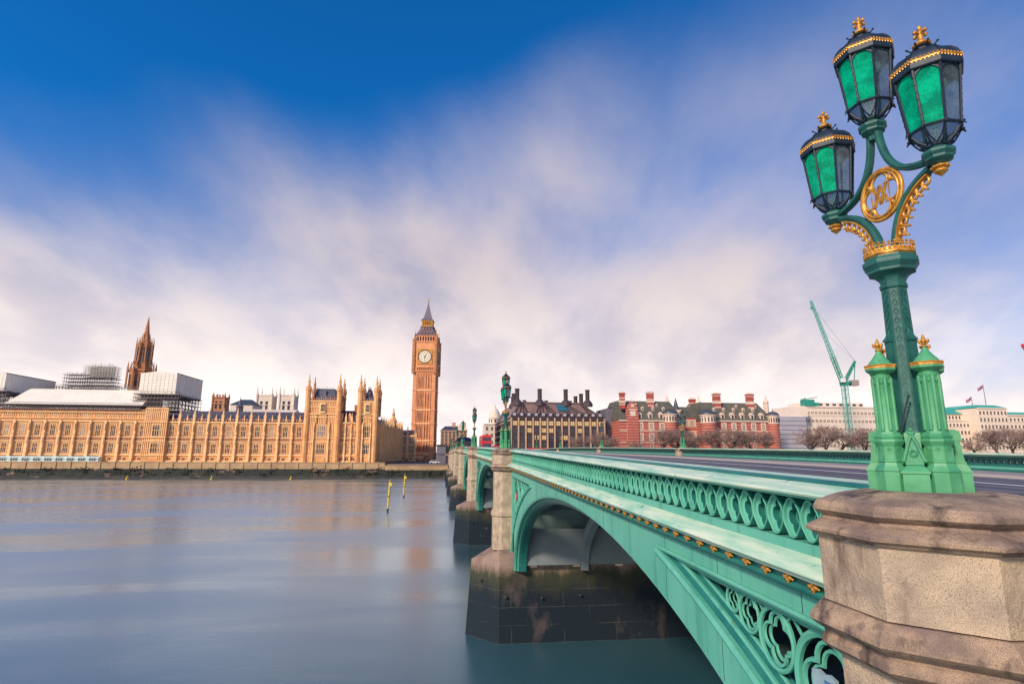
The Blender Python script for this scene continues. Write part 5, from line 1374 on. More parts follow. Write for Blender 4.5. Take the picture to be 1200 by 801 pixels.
for k in range(8):
    a = k*pi/4
    for (r, z0, z1, w_) in ((5.03, zC(454), zC(440), .95), (3.12, zC(426), zC(407), .62)):
        for s_ in (-1, 1):
            m = MB(); m.T = Matrix.Rotation(a, 4, 'Z'); y = s_*w_*.95
            m.box(r, r+.06, y-w_*.5, y+w_*.5, z0, z1); m.T = None; m.build('opening', DGLASS, CT)
m = MB(); z0, z1 = zC(402), zC(371.5)
octl(m, [(2.7, z0), (2.6, z0+1.0), (1.7, lerp(z0, z1, .12)), (1.45, lerp(z0, z1, .3)), (1.6, lerp(z0, z1, .31)), (1.15, lerp(z0, z1, .36)), (.15, lerp(z0, z1, .97)), (.4, lerp(z0, z1, .975)), (.05, z1)])
for k in range(8):
    a = pi/8+k*pi/4
    for q in range(10):
        t = .38+q*.058; r = lerp(1.15, .15, (t-.36)/.61)*OC; m.ball((r*cos(a), r*sin(a), lerp(z0, z1, t)), .22, 4, 3)
    for t, r in ((.1, 2.5), (.28, 1.8)): m.bar((r*cos(a), r*sin(a), lerp(z0, z1, t)-2), (r*cos(a), r*sin(a), lerp(z0, z1, t)+1.6), .25, 4, .04)
m.build('spire', SPS, CT)

# ---- small towers beyond the roof
def stub_tower(name, label, px0, px1, pyb, pyt, pytip, y, m_, group=None, win=DGLASS):
    a, b = at(px0, pyb, y), at(px1, pyb, y); hw_ = (b.x-a.x)/2; c = ((a.x+b.x)/2, y, ZG); zt_ = at(px0, pyt, y).z; ztip = at(px0, pytip, y).z
    T = thing(name, c, label, 'tower', group)
    w = WB(); w.box(a.x, b.x, y, y+2*hw_, ZG, zt_); w.build('wall', m_, T)
    w = WB()
    for z in (zt_-.4, at(px0, lerp(pyt, pyb, .55), y).z): w.box(a.x-.3, b.x+.3, y-.3, y+2*hw_+.3, z, z+.6)
    n = 8
    for i in range(n):
        x = lerp(a.x, b.x, (i+.5)/n)
        if i % 2 == 0: w.box(x-hw_/9, x+hw_/9, y-.2, y+.4, zt_, zt_+1.4)
    w.build('battlement', m_, T)
    for (x, yy) in ((a.x, y), (b.x, y), (a.x, y+2*hw_), (b.x, y+2*hw_)):
        w = WB(); spirelet(w, (x, yy), hw_*.17, ZG+10, zt_+.6, ztip, 6); w.build('corner_pinnacle', m_, T)
    for s_ in (-1, 1):
        w = WB(); xm = (a.x+b.x)/2+s_*hw_*.36; z0, z1 = at(px0, lerp(pyt, pyb, .9), y).z, at(px0, lerp(pyt, pyb, .32), y).z
        w.box(xm-hw_*.17, xm+hw_*.17, y-.1, y, z0, z1); w.build('opening', win, T)
    return T
stub_tower('square_tower', 'small orange battlemented tower poking above the dark palace roof', 248, 262, 480, 465, 458.5, 300, PALR)
stub_tower('abbey_tower', 'left one of two pale pinnacled church towers beyond the palace roof', 299.5, 317, 484, 463, 452, 480, ABB, 'pale twin church towers')
stub_tower('abbey_tower', 'right one of two pale pinnacled church towers beyond the palace roof', 326, 343, 484, 463, 452, 480, ABB, 'pale twin church towers')
a, b = at(269, 474, 380), at(297, 474, 380); hwx = (b.x-a.x)/2; xm = (a.x+b.x)/2; zt_ = at(283, 474, 380).z; za = at(283, 466.5, 380).z
T = thing('pavilion_roofed_hall', (xm, 390, ZG), 'pale hall with grey hipped roof left of the twin church towers', 'hall')
w = WB(); w.box(a.x+.5, b.x-.5, 380, 400, ZG, zt_); w.build('wall', ABB, T)
w = WB(); w.poly_prism([(a.x,379.5),(b.x,379.5),(b.x,400.5),(a.x,400.5)], zt_, za, [(xm-3,389),(xm+3,389),(xm+3,391),(xm-3,391)]); w.build('roof', LEAD, T)
a = at(280.5, 482, 300); T = thing('ventilation_fleche', (a.x, 300, CZ+14), 'dark slender spirelet on the palace roof before the grey hipped roof', 'spirelet')
w = WB(); w.lathe([(2.0, CZ+10), (1.7, at(280,477,300).z), (2.0, at(280,476.5,300).z), (.9, at(280,474,300).z), (.5, at(280,471,300).z), (.08, at(280,465.5,300).z)], 8, (a.x, 300, 0)); w.build('spire', IRON, T)
w = WB(); w.lathe([(2.05, CZ+8), (2.05, CZ+10.2)], 8, (a.x, 300, 0)); w.build('base', IRON, T)
# low pale roofline between the little tower and the church towers
T = thing('long_low_hall', (at(300,480,340).x, 345, ZG), 'long pale-roofed hall behind the palace roof, below the church towers', 'hall')
a, b = at(262, 482, 340), at(345, 482, 340); w = WB(); w.box(a.x, b.x, 340, 356, ZG, at(300, 484, 340).z); w.build('wall', ABB, T)
w = WB(); w.poly_prism([(a.x,339.6),(b.x,339.6),(b.x,356.4),(a.x,356.4)], at(300,484,340).z, at(300,478.5,340).z, [(a.x,347),(b.x,347),(b.x,349),(a.x,349)]); w.build('roof', ABB, T)

# ---- sheeting and scaffolding over the long range
def scaffold(mb, x0, x1, y0, y1, z0, z1, nx, nz_, jit=.3):
    for i in range(nx+1):
        x = lerp(x0, x1, i/nx)
        for y in (y0, y1): mb.bar((x, y, z0+random.uniform(-jit, jit)), (x, y, z1+random.uniform(-jit, jit*3)), .09, 4)
        for j in range(nz_+1): z = lerp(z0, z1, j/nz_); mb.bar((x, y0, z), (x, y1, z), .07, 3)
    for j in range(nz_+1):
        z = lerp(z0, z1, j/nz_)
        for y in (y0, y1):
            mb.bar((x0-jit*2, y, z), (x1+jit*3, y, z), .09, 4); mb.bar((x0, y, z+1.0), (x1, y, z+1.0), .06, 3)
        if j < nz_ and j % 2 == 0: mb.bar((x0, y0, z), (lerp(x0, x1, .5), y0, lerp(z0, z1, (j+1)/nz_)), .07, 3)
def boards(mb, x0, x1, y0, y1, z0, z1, nz_):
    for j in range(nz_+1): z = lerp(z0, z1, j/nz_); mb.box(x0, x1, y0, y0+1.3, z+.1, z+.22); mb.box(x0, x1, y1-1.3, y1, z+.1, z+.22)
a = at(6, 474.5, 248); b = at(168, 474.5, 248); zt_ = at(90, 456.5, 258).z; zb_ = at(90, 474.5, 247).z
T = thing('sheeted_roof', ((a.x+b.x)/2, 255, zb_), 'long white sheeted temporary roof on scaffolding over the left palace range', 'temporary roof')
w = WB(); w.hexa([(a.x,246.5,zb_),(b.x,246.5,zb_),(b.x,264,zb_),(a.x,264,zb_),(a.x+3,256,zt_),(b.x,256,zt_),(b.x,262,zt_),(a.x+3,262,zt_)]); w.build('sheet', SHEET, T)
w = WB(); random.seed(2); scaffold(w, a.x, b.x, 245.4, 247.6, CZ+16.0, zb_-.1, 46, 2, .15); w.build('scaffold_frame', SCAF, T)
w = WB(); 
for z in (CZ+16.4, CZ+18.0): w.box(a.x, b.x, 245.4, 247.4, z, z+.14)
w.build('boards', SCAFB, T)
w = WB(); scaffold(w, at(55,456,258).x, at(160,456,258).x, 256, 260, zt_-.2, zt_+1.2, 30, 1, .2); w.build('guard_rail', SCAF, T)
def sheetbox(label, px0, px1, pxs, pyb, pyt, pyr, y0, depth, lift=2.0):
    a = at(px0, pyb, y0); b = at(px1, pyb, y0); zb = a.z; zt = at(px0, pyt, y0).z; zr = at(lerp(px0, px1, .45), pyr, y0).z
    c = at(pxs, pyb, y0+depth)
    T = thing('sheeted_box', ((a.x+b.x)/2, y0+depth/2, zb), label, 'scaffold enclosure')
    w = WB(); xm = lerp(a.x, b.x, .5); w.add([(a.x,y0,zb),(b.x,y0,zb),(b.x,y0+depth,zb),(a.x,y0+depth,zb),(a.x,y0,zt),(xm,y0,zr),(b.x,y0,zt),(a.x,y0+depth,zt),(xm,y0+depth,zr),(b.x,y0+depth,zt)],
        [(0,1,6,5,4),(1,2,9,6),(2,3,7,8,9),(3,0,4,7),(4,5,8,7),(5,6,9,8),(0,3,2,1)]); w.build('sheet', SHEET, T)
    w = WB(); nn_ = 7
    for k in range(1, nn_):
        z = lerp(zb, zt, k/nn_); w.box(a.x-.06, b.x+.06, y0-.06, y0+depth+.06, z-.07, z+.07)
    for k in range(1, 9):
        x = lerp(a.x, b.x, k/9); w.bar((x, y0-.05, zb), (x, y0-.05, zt), .06, 4)
        yy = lerp(y0, y0+depth, k/9); w.bar((b.x+.05, yy, zb), (b.x+.05, yy, zt), .06, 4)
    w.build('sheeting_rail', SHEET, T)
    w = WB(); scaffold(w, a.x-1, b.x+2, y0-1.2, y0+.2, zb-6.6, zb+.3, int((b.x-a.x)/1.1), 5, .4); scaffold(w, a.x, b.x, y0+2, y0+6, zb-6.6, zb, int((b.x-a.x)/1.6), 4, .3)
    for q_ in range(8): yy = y0+depth*(q_+.5)/8; scaffold(w, b.x-2.2, b.x+.4, yy-1.4, yy+1.4, zb-6.6, zb+.2, 2, 4, .25)
    w.box(a.x, b.x, y0, y0+depth, zb-.35, zb-.02)
    w.bar((b.x,y0,zt+.25), (b.x,y0+depth,zt+.25), .25, 4); w.build('scaffold_frame', SCAF, T)
    w = WB(); boards(w, a.x-1, b.x+2, y0-1.3, y0+.3, zb-6.6, zb, 4); w.build('boards', SCAFB, T)
    return T
sheetbox('white sheeted box on scaffolding above the palace range, right of the octagonal spire', 162, 205, 226, 462, 437, 434.5, 250, 26)
sheetbox('white sheeted box on scaffolding at the left edge of the view', -30, 4, 38, 458, 437, 434, 250, 30)
def scaf_tower(label, parts, y):
    T = thing('scaffold_tower', (at(parts[0][0], 455, y).x+3, y+3, CZ+20), label, 'scaffolding')
    for (px0, px1, pyb, pyt, nx, nz_) in parts:
        a, b = at(px0, pyb, y), at(px1, pyb, y); w = WB(); scaffold(w, a.x, b.x, y, y+5, a.z, at(px0, pyt, y).z, nx, nz_, .6); w.build('scaffold_frame', SCAF, T)
        w = WB(); boards(w, a.x-.8, b.x+1.0, y-.2, y+5.2, a.z, at(px0, pyt, y).z, nz_); w.build('boards', SHEET if nz_ > 5 else SCAFB, T)
random.seed(9)
scaf_tower('left, lower of two open scaffold towers above the white sheeted roof', [(73, 98, 459, 438.5, 9, 5)], 285)
scaf_tower('right, taller of two open scaffold towers above the white sheeted roof', [(98, 130, 459, 443, 11, 4), (99, 130, 443, 429, 9, 6)], 285)
# terrace marquee
a = at(-5, 543, 242.3); b = at(114, 543, 242.3); zt_ = at(50, 534.5, 242.3).z
T = thing('terrace_marquee', ((a.x+b.x)/2, 243.5, ZT), 'long pale blue terrace marquee with a row of windows at the foot of the palace', 'marquee')
w = WB(); w.box(a.x, b.x, 242.4, 244.8, ZT-.5, zt_-.75); w.poly_prism([(a.x,242.1),(b.x,242.1),(b.x,245),(a.x,245)], zt_-.75, zt_+.1, [(a.x,243.3),(b.x,243.3),(b.x,243.8),(a.x,243.8)]); w.build('canvas', TENT, T)
rw = Rep('window', T); wm = win_mesh(2.5, 1.25, 3, 1, NAVY, WHT, fr=.08, bar_=.08); n = int((b.x-a.x)/3.7)
for i in range(n): rw.add(wm, (a.x+(i+.5)*(b.x-a.x)/n, 242.4, ZT+.35))
rw.finish()
w = WB(); w.box(-170, xd, 241.4, 246, ZT-.6, ZT-.05); o = w.build('terrace', WALLST); o['kind'] = 'structure'
# ------------------------------------------------------------------ buildings beyond the bridge
ZR = CZ-2.0                                    # street level behind the embankment wall
def place(px, py, y): return at(px, py, y)
# -- glass and stone office block with a bronze roof and tall chimneys
yA = 300.0
x0 = at(599, 520, yA).x; x1 = at(709, 520, yA).x; dep = 98.0
ze = at(650, 489, yA).z; zr_ = at(650, 472.5, yA+9).z
PH = thing('office_block', ((x0+x1)/2, yA+20, ZR), 'stone-ribbed office block with bronze roof, lit windows and tall chimneys', 'office building')
w = WB(); w.box(x0+.6, x1-.6, yA+.6, yA+dep, ZR, ze); w.build('core', BRONZED, PH)
nbay = 13; fl_z = [lerp(CZ-1.5, ze-1.2, k/5) for k in range(6)]
wg = Rep('window', PH); random.seed(21)
bw = (x1-x0)/nbay; fh = (fl_z[1]-fl_z[0])
wd = win_mesh(bw*.60, fh*.60, 2, 2, NAVY, BRONZED, fr=.12, bar_=.10); wlit = win_mesh(bw*.60, fh*.60, 2, 2, LITW, BRONZED, fr=.12, bar_=.10)
for k in range(nbay):
    for j in range(5):
        lit = random.random() < (1.0 if j == 4 else (.45 if j == 3 else .14)); wg.add(wlit if lit else wd, (x0+(k+.5)*bw, yA+.6, fl_z[j]+fh*.2))
wg.finish()
rc = Rep('stone_pier', PH); m = MB(); m.box(-.42,.42,-.55,.1,0,ze-ZR-.2); m.box(-.5,.5,-.62,.1,ze-ZR-6.4,ze-ZR-6.1); pm = mesh_of(m, 'stone_pier', [STONEP])
for k in range(nbay+1): rc.add(pm, (x0+k*bw, yA+.4, ZR))
rc.finish()
w = WB()
for j in range(6): w.box(x0, x1, yA+.25, yA+.7, fl_z[j]-.45, fl_z[j]+.25)
w.box(x0-.5, x1+.5, yA-.1, yA+.8, ze-.9, ze); w.build('spandrel_band', BRONZED, PH)
# side wall facing the river road
S_ = Fr((x0, yA+dep), (x0, yA)); nS = 22
wg = Rep('side_window', PH); wsd = win_mesh(2.6, fh*.62, 2, 2, NAVY, BRONZED, fr=.12, bar_=.1)
for k in range(nS):
    for j in range(5): wg.add(wsd, S_.P((k+.5)*S_.len/nS, fl_z[j]+fh*.2, -.55), S_.rz)
wg.finish()
w = WB()
for j in range(6): S_.box(w, 0, S_.len, fl_z[j]-.4, fl_z[j]+.4, -.6, -.05)
w.build('side_band', STONEP, PH)
w = WB(); i_ = 9.0
w.poly_prism([(x0-.3,yA-.2),(x1+.3,yA-.2),(x1+.3,yA+dep),(x0-.3,yA+dep)], ze, zr_, [(x0+4.5,yA+i_),(x1-10.5,yA+i_),(x1-10.5,yA+dep-8),(x0+4.5,yA+dep-8)])
w.box(x0+4.5, x1-10.5, yA+i_, yA+dep-8, zr_, zr_+.7)
roof = w.build('roof', BRONZE, PH)
w = WB()                                       # fanning roof ribs gathered at the chimneys
def rp_(u, v):   # point on the front roof slope: u along 0..1 at eave, v up 0..1
    xe = lerp(x0-.3, x1+.3, u); xt = lerp(x0+4.5, x1-10.5, u); return Vector((lerp(xe, xt, v), lerp(yA-.2, yA+i_, v)-.12, lerp(ze, zr_, v)+.12))
chim = [.055, .385, .715, 1.0]
for ci, cu_ in enumerate(chim):
    for du in (-.135, -.085, -.035, .035, .085, .135):
        u0 = cu_+du
        if not 0 <= u0 <= 1: continue
        a = rp_(u0, .0); b = rp_(min(1, max(0, cu_+du*.25)), .97); w.bar(a, b, .42, 4)
for u in [k/26 for k in range(27)]:
    w.bar(rp_(u, 0), rp_(u, .22), .22, 4)
w.bar(rp_(0, .02), rp_(1, .02), .3, 4); w.bar(rp_(0, .24), rp_(1, .24), .22, 4); w.bar(rp_(0, .98), rp_(1, .98), .35, 4)
w.build('roof_rib', BRONZED, roof)
rk = Rep('attic_window', PH); m = MB(); m.m = 1; m.box(-.8,.8,-.25,.25,.3,1.7); m.m = 0; m.box(-1.15,1.15,-.35,.35,1.9,2.2); m.box(-1.15,-.95,-.35,.3,-.2,1.9); m.box(.95,1.15,-.35,.3,-.2,1.9); am = mesh_of(m, 'attic_window', [BRONZED, WRAP])
for k in range(nbay*2):
    if k % 2 == 0: rk.add(am, rp_((k+.9)/(nbay*2), .05)+Vector((0,-.1,0)))
rk.finish()
w = WB(); a = rp_(.545, .42); b = rp_(.665, .86); w.add([rp_(.545,.42), rp_(.69,.42), rp_(.66,.86), rp_(.57,.86)], [(0,1,2,3)])
for p in range(len(w.v)): w.v[p] = (w.v[p][0], w.v[p][1]-.25, w.v[p][2]+.25)
w.build('roof_glazing', mat('blue_roof_glass', (.03,.13,.19), .2), PH)
ck = 0
cm = MB(); cm.lathe([(3.0,-1.2),(2.9,.3),(1.9,1.6),(1.5,2.0)], 12); 
for z in (2.0,): cm.lathe([(1.15,2.0),(1.05,2.6),(1.0,6.6),(1.35,6.9),(1.4,7.5),(1.05,7.6)], 12)
for k in range(12): a = 2*pi*k/12; cm.bar((1.1*cos(a),1.1*sin(a),2.2),(1.1*cos(a),1.1*sin(a),6.9), .14, 4)
cme = mesh_of(cm, 'chimney', [BRONZED]); rch = Rep('chimney', PH)
for (px, y_, k_) in ((606, 309, 1), (632.5, 309, 1), (663, 309, 1), (688.5, 309, 1), (602, 330, .95), (601, 350, .9), (614.5, 372, .8), (640, 372, .8), (668, 372, .8), (674.5, 340, .95), (681, 325, .95)):
    p = at(px, 470, y_); rch.add(cme, (p.x, y_, zr_-.2), 0, (1, 1, 1.08 if k_ == 1 else 1.0))
rch.finish()

# -- dark slab between the blocks
a, b = at(711, 520, 305), at(724.5, 520, 305); zt_ = at(715, 478.5, 305).z
T = thing('dark_service_block', ((a.x+b.x)/2, 312, ZR), 'windowless dark grey block between the glass building and red brick building', 'building')
w = WB(); w.box(a.x, b.x, 305, 325, ZR, zt_); w.build('wall', GREY, T)
w = WB(); w.box(a.x+3, b.x-2.5, 307, 318, zt_, at(715, 476.8, 305).z); w.build('roof_plant', DARK, T)

# -- two red brick turreted buildings
def chimney_stack(root, px, y, pyt, pyb, wd_=2.6):
    p = at(px, pyt, y); zb = at(px, pyb, y).z; k = wd_/2
    w = WB(); w.box(p.x-k, p.x+k, y, y+wd_*.8, zb-3, p.z-1); w.box(p.x-k-.25, p.x+k+.25, y-.25, y+wd_*.8+.25, p.z-1, p.z-.2); c = w.build('chimney', BRICKC, root)
    w = WB()
    for q in (-.5, 0, .5): w.bar((p.x+q*wd_*.7, y+wd_*.4, p.z-.2), (p.x+q*wd_*.7, y+wd_*.4, p.z+.8), .3, 6)
    w.box(p.x-k-.2, p.x+k+.2, y-.2, y+wd_*.8+.2, zb+.2, zb+1.4); w.build('chimney_pots', WSTONE, c)
def dormer(root, x, y, z, wd_, h, m_=WSTONE):
    w = WB(); w.box(x-wd_/2, x+wd_/2, y, y+3.2, z, z+h); w.box(x-wd_/2-.2, x+wd_/2+.2, y-.15, y+3.3, z+h, z+h+.25)
    w.add([(x-wd_/2,y-.1,z+h+.2),(x+wd_/2,y-.1,z+h+.2),(x,y-.1,z+h+wd_*.6),(x-wd_/2,y+3,z+h+.2),(x+wd_/2,y+3,z+h+.2),(x,y+3,z+h+wd_*.6)], [(0,1,2),(0,2,5,3),(1,4,5,2)])
    d = w.build('dormer', m_, root); w = WB(); w.box(x-wd_*.28, x+wd_*.28, y-.04, y+.1, z+.4, z+h-.25); w.build('pane', DGLASS, d)
def turret(root, px, y, r, pyb, pye, pyt):
    c = at(px, pye, y); zd = at(px, pyt, y).z
    w = WB(); w.lathe([(r,ZR),(r,c.z-4.6),(r+.25,c.z-4.4),(r+.25,c.z-4.0)], 16, (c.x, y, 0)); t_ = w.build('turret', BRICK, root, smooth=40)
    w = WB(); w.lathe([(r+.1,c.z-4.0),(r+.1,c.z),(r+.6,c.z+.1),(r+.6,c.z+.5)], 16, (c.x, y, 0)); w.build('turret_lantern', WSTONE, t_, smooth=40)
    w = WB()
    for k in range(9):
        an = pi*1.0+pi*k/8; w.box(c.x+(r+.12)*cos(an)-.35, c.x+(r+.12)*cos(an)+.35, y+(r+.14)*sin(an)-.1, y+(r+.14)*sin(an)+.1, c.z-3.2, c.z-.8)
    w.build('pane', DGLASS, t_)
    h = zd-c.z-.5; w = WB(); w.lathe([(r+.5,c.z+.5),(r+.25,c.z+.5+h*.35),(r*.75,c.z+.5+h*.62),(r*.3,c.z+.5+h*.82),(.25,zd-.6),(.06,zd+1.5)], 16, (c.x, y, 0)); w.build('dome', LEAD, t_, smooth=40)
wNA = win_mesh(1.7, 3.0, 2, 3, WGLASS, WSTONE, fr=.30, bar_=.14, sill=.1, surround=.35); wNB = win_mesh(1.5, 3.4, 2, 3, DGLASS, WSTONE, fr=.26, bar_=.12, arch=.5, surround=0)
def shaw(label, pxa, pxb, y, pye, pyr, turrets, chims, gables, bays, side=None):
    a, b = at(pxa, 520, y), at(pxb, 520, y); zeave = at((pxa+pxb)/2, pye, y).z; zrg = at((pxa+pxb)/2, pyr, y+9).z
    R_ = thing('brick_building', ((a.x+b.x)/2, y+12, ZR), label, 'brick building')
    w = WB(); w.box(a.x, b.x, y, y+34, ZR, zeave); w.build('wall', BRICK, R_)
    w = WB(); w.box(a.x-.5, b.x+.5, y-.6, y+.2, zeave-.5, zeave+.2)
    for q in (.38, .70): w.box(a.x-.1, b.x+.1, y-.3, y+.1, lerp(ZR, zeave, q), lerp(ZR, zeave, q)+.5)
    w.build('cornice', WSTONE, R_)
    w = WB(); w.poly_prism([(a.x-.3,y-.3),(b.x+.3,y-.3),(b.x+.3,y+34),(a.x-.3,y+34)], zeave+.2, zrg, [(a.x+(0.2 if side else 2),y+9),(b.x-4,y+9),(b.x-4,y+24),(a.x+(.2 if side else 2),y+24)]); w.build('roof', ROOFN, R_)
    rw = Rep('window', R_); n = bays
    for k in range(n):
        x = lerp(a.x+2.5, b.x-3.5, (k+.5)/n)
        rw.add(wNA, (x, y, lerp(ZR, zeave, .76))); rw.add(wNA, (x, y, lerp(ZR, zeave, .46))); rw.add(wNB, (x, y, lerp(ZR, zeave, .18)))
    rw.finish()
    for k in range(n):
        x = lerp(a.x+2.5, b.x-3.5, (k+.5)/n); dormer(R_, x, y+.6, zeave+.2, 2.2, 3.2)
        if k < n-1: dormer(R_, x+(b.x-a.x-6)/n/2, y+4.2, lerp(zeave, zrg, .48), 1.3, 1.6)
        if k % 2: dormer(R_, x, y+6.4, lerp(zeave, zrg, .72), 1.0, 1.2)
    for (px, yy, r, pe, pt) in turrets: turret(R_, px, yy, r, 0, pe, pt)
    for (px, yy, pt, pb, wd_) in chims:
        if wd_ > 2: chimney_stack(R_, px, yy, pt, pb, wd_)
        else:
            c_ = at(px, pb, yy); zt_ = at(px, pt, yy).z; w = WB(); w.lathe([(1.5, ZR), (1.5, lerp(c_.z, zt_, .15)), (1.8, lerp(c_.z, zt_, .2)), (1.0, lerp(c_.z, zt_, .45)), (.45, lerp(c_.z, zt_, .6)), (.5, lerp(c_.z, zt_, .63)), (.06, zt_)], 8, (c_.x, yy, 0)); w.build('stone_pinnacle', WSTONE, R_)
    for (px, yy, wpx, pb, pt) in gables:
        c = at(px, pb, yy); hw_ = (at(px+wpx/2, pb, yy).x-c.x); zt_ = at(px, pt, yy).z
        w = WB(); w.box(c.x-hw_, c.x+hw_, yy-.8, yy+2, ZR, c.z+2)
        w.poly_prism([(c.x-hw_,yy-.8),(c.x+hw_,yy-.8),(c.x+hw_,yy+2),(c.x-hw_,yy+2)], c.z+2, lerp(c.z+2, zt_, .7), [(c.x-hw_*.62,yy-.8),(c.x+hw_*.62,yy-.8),(c.x+hw_*.62,yy+2),(c.x-hw_*.62,yy+2)])
        w.poly_prism([(c.x-hw_*.5,yy-.8),(c.x+hw_*.5,yy-.8),(c.x+hw_*.5,yy+2),(c.x-hw_*.5,yy+2)], lerp(c.z+2, zt_, .7), zt_, [(c.x-hw_*.2,yy-.8),(c.x+hw_*.2,yy-.8),(c.x+hw_*.2,yy+2),(c.x-hw_*.2,yy+2)])
        g_ = w.build('gable', BRICK, R_)
        w = WB(); w.box(c.x-hw_*.5, c.x+hw_*.5, yy-.95, yy-.78, c.z-1.5, c.z+1.2); w.box(c.x-hw_*.72, c.x+hw_*.72, yy-1.0, yy-.78, c.z+1.6, c.z+2.3); w.box(c.x-hw_*.3, c.x+hw_*.3, yy-1.0, yy-.78, c.z+3.2, lerp(c.z, zt_, .8)); w.bar((c.x, yy, zt_), (c.x, yy, zt_+2.6), .25, 4, .05); w.build('stone_dressing', WSTONE, g_)
    return R_, a, b, zeave, zrg
yN = 290.0
shaw('left red brick building banded in white with steep mossy roof and stone gable', 727, 803, yN, 492.5, 470,
     [(785, yN+1, 3.6, 486, 478)], [(729.5, yN+1, 459.5, 472, 2.6), (762.5, yN+6, 459, 472, 3.4), (781.5, yN+20, 461, 474, 1.4)], [(741, yN, 13, 484, 470.5)], 5)
shaw('right long red brick building banded in white between two domed corner turrets', 827, 909, yN+4, 493, 472,
     [(829.5, yN+3, 4.2, 487, 479.5), (905.5, yN+4, 3.0, 488, 481)], [(840.5, yN+10, 460.5, 473, 3.6), (879.5, yN+10, 461, 474, 3.6), (819, yN+18, 462, 476, 1.6), (897.5, yN+22, 462, 474, 1.4)], [], 6)
# recessed wing joining them
a, b = at(796, 520, yN+14), at(828, 520, yN+14); zt_ = at(810, 489, yN+14).z
T = thing('link_wing', ((a.x+b.x)/2, yN+20, ZR), 'set-back brick wing with dark roof joining the two banded brick buildings', 'brick building')
w = WB(); w.box(a.x, b.x, yN+14, yN+34, ZR, zt_); w.build('wall', BRICK, T)
w = WB(); w.poly_prism([(a.x,yN+13.7),(b.x,yN+13.7),(b.x,yN+34),(a.x,yN+34)], zt_, at(810, 476.5, yN+20).z, [(a.x,yN+21),(b.x,yN+21),(b.x,yN+27),(a.x,yN+27)]); w.build('roof', ROOFN, T)
rw = Rep('window', T)
for k in range(5):
    for q in (.2, .5, .78): rw.add(wNA, (lerp(a.x, b.x, (k+.5)/5), yN+14, lerp(ZR, zt_, q)))
rw.finish(); chimney_stack(T, 812, yN+24, 467, 478, 3.2)
w = WB(); c = at(793, 488, yN+13); w.box(c.x-2.2, c.x+2.2, yN+11, yN+16, ZR, at(793,480,yN+13).z); w.build('stair_tower', WSTONE, T)
w = WB(); w.lathe([(2.6,at(793,480,yN+13).z),(1.4,at(793,476,yN+13).z),(.9,at(793,472,yN+13).z),(.1,at(793,466,yN+13).z)], 8, (c.x, yN+13.5, 0)); w.build('stair_tower_cap', LEAD, T)
# -- grey wrapped block and long cream block under the crane
a, b = at(913, 520, 335), at(947, 520, 335); zt_ = at(930, 487.5, 335).z
T = thing('wrapped_block', ((a.x+b.x)/2, 350, ZR), 'grey sheet-wrapped stepped block right of the red brick buildings', 'building')
n = 9; w = WB()
for k in range(n):
    z0, z1 = lerp(ZR, zt_, k/n), lerp(ZR, zt_, (k+1)/n); w.box(a.x-.25*(k % 2), b.x, 335-.4*(k % 2), 360, z0, z1-.35); w.box(a.x+.5, b.x, 335.7, 360, z1-.35, z1)
w.build('wrapped_wall', WRAP, T)
w = WB(); w.box(a.x+10, b.x+4, 338, 356, zt_, at(930,476,335).z); w.build('upper_storey', CREAM, T)
def slabblock(name, label, cat, px0, px1, y, pyt, floors, bays, m_, wm, dep=22, roofh=None, rm=None, colored=None, inset=0):
    a, b = at(px0, 520, y), at(px1, 520, y); zt_ = at(px0, pyt, y).z
    T = thing(name, ((a.x+b.x)/2, y+dep/2, ZR), label, cat)
    w = WB(); w.box(a.x, b.x, y, y+dep, ZR, zt_); w.build('wall', m_, T)
    w = WB(); w.box(a.x-.4, b.x+.4, y-.5, y+.1, zt_-.5, zt_+.3); 
    for q in (.2, .82): w.box(a.x-.1, b.x+.1, y-.25, y, lerp(ZR, zt_, q), lerp(ZR, zt_, q)+.35)
    w.build('cornice', m_, T)
    rw = Rep('window', T)
    for k in range(bays):
        for j in range(floors): rw.add(wm, (lerp(a.x, b.x, (k+.5)/bays), y, lerp(ZR, zt_-.8, (j+.25)/floors)))
    rw.finish()
    if roofh:
        w = WB(); w.poly_prism([(a.x-.4,y-.4),(b.x+.4,y-.4),(b.x+.4,y+dep),(a.x-.4,y+dep)], zt_+.3, zt_+roofh, [(a.x+3,y+5),(b.x-3,y+5),(b.x-3,y+dep-5),(a.x+3,y+dep-5)]); w.build('roof', rm, T)
    return T, a, b, zt_
wP = win_mesh(1.5, 2.2, 1, 2, DGLASS, PALEB, fr=.16, bar_=.1, sill=.08)
wC = win_mesh(1.9, 1.5, 2, 1, WGLASS, CREAM, fr=.12, bar_=.1)
T, a, b, zt_ = slabblock('cream_block', 'long cream office block behind the lower mast of the tower crane', 'office building', 944, 1034, 345, 476, 6, 20, CREAM, wC, 26)
w = WB(); w.box(a.x+4, b.x-8, 348, 366, zt_+.3, zt_+3.1); w.build('penthouse', CREAM, T)
w = WB()
for k in range(9): x = lerp(a.x+6, b.x-10, k/8); w.box(x-1.2, x+1.2, 347.9, 348, zt_+1.0, zt_+2.4)
w.build('penthouse_window', NAVY, T)
a = at(950, 480, 346); T2 = thing('roof_crane_cabin', (a.x, 346, zt_), 'green roof machinery on the left end of the cream block', 'machinery')
w = WB(); w.box(a.x-5, a.x+2, 344, 349, zt_+.35, zt_+4.6); w.box(a.x+2, a.x+6, 345, 348, zt_+.35, zt_+2.6); w.build('cabin', CRND, T2)
w = WB(); w.bar((a.x-7, 345, zt_+4.6), (a.x+5, 345, zt_+6.2), .3, 4); w.bar((a.x-4, 345, zt_+4.5), (a.x-4, 345, zt_+6), .25, 4); w.build('davit', CRND, T2)
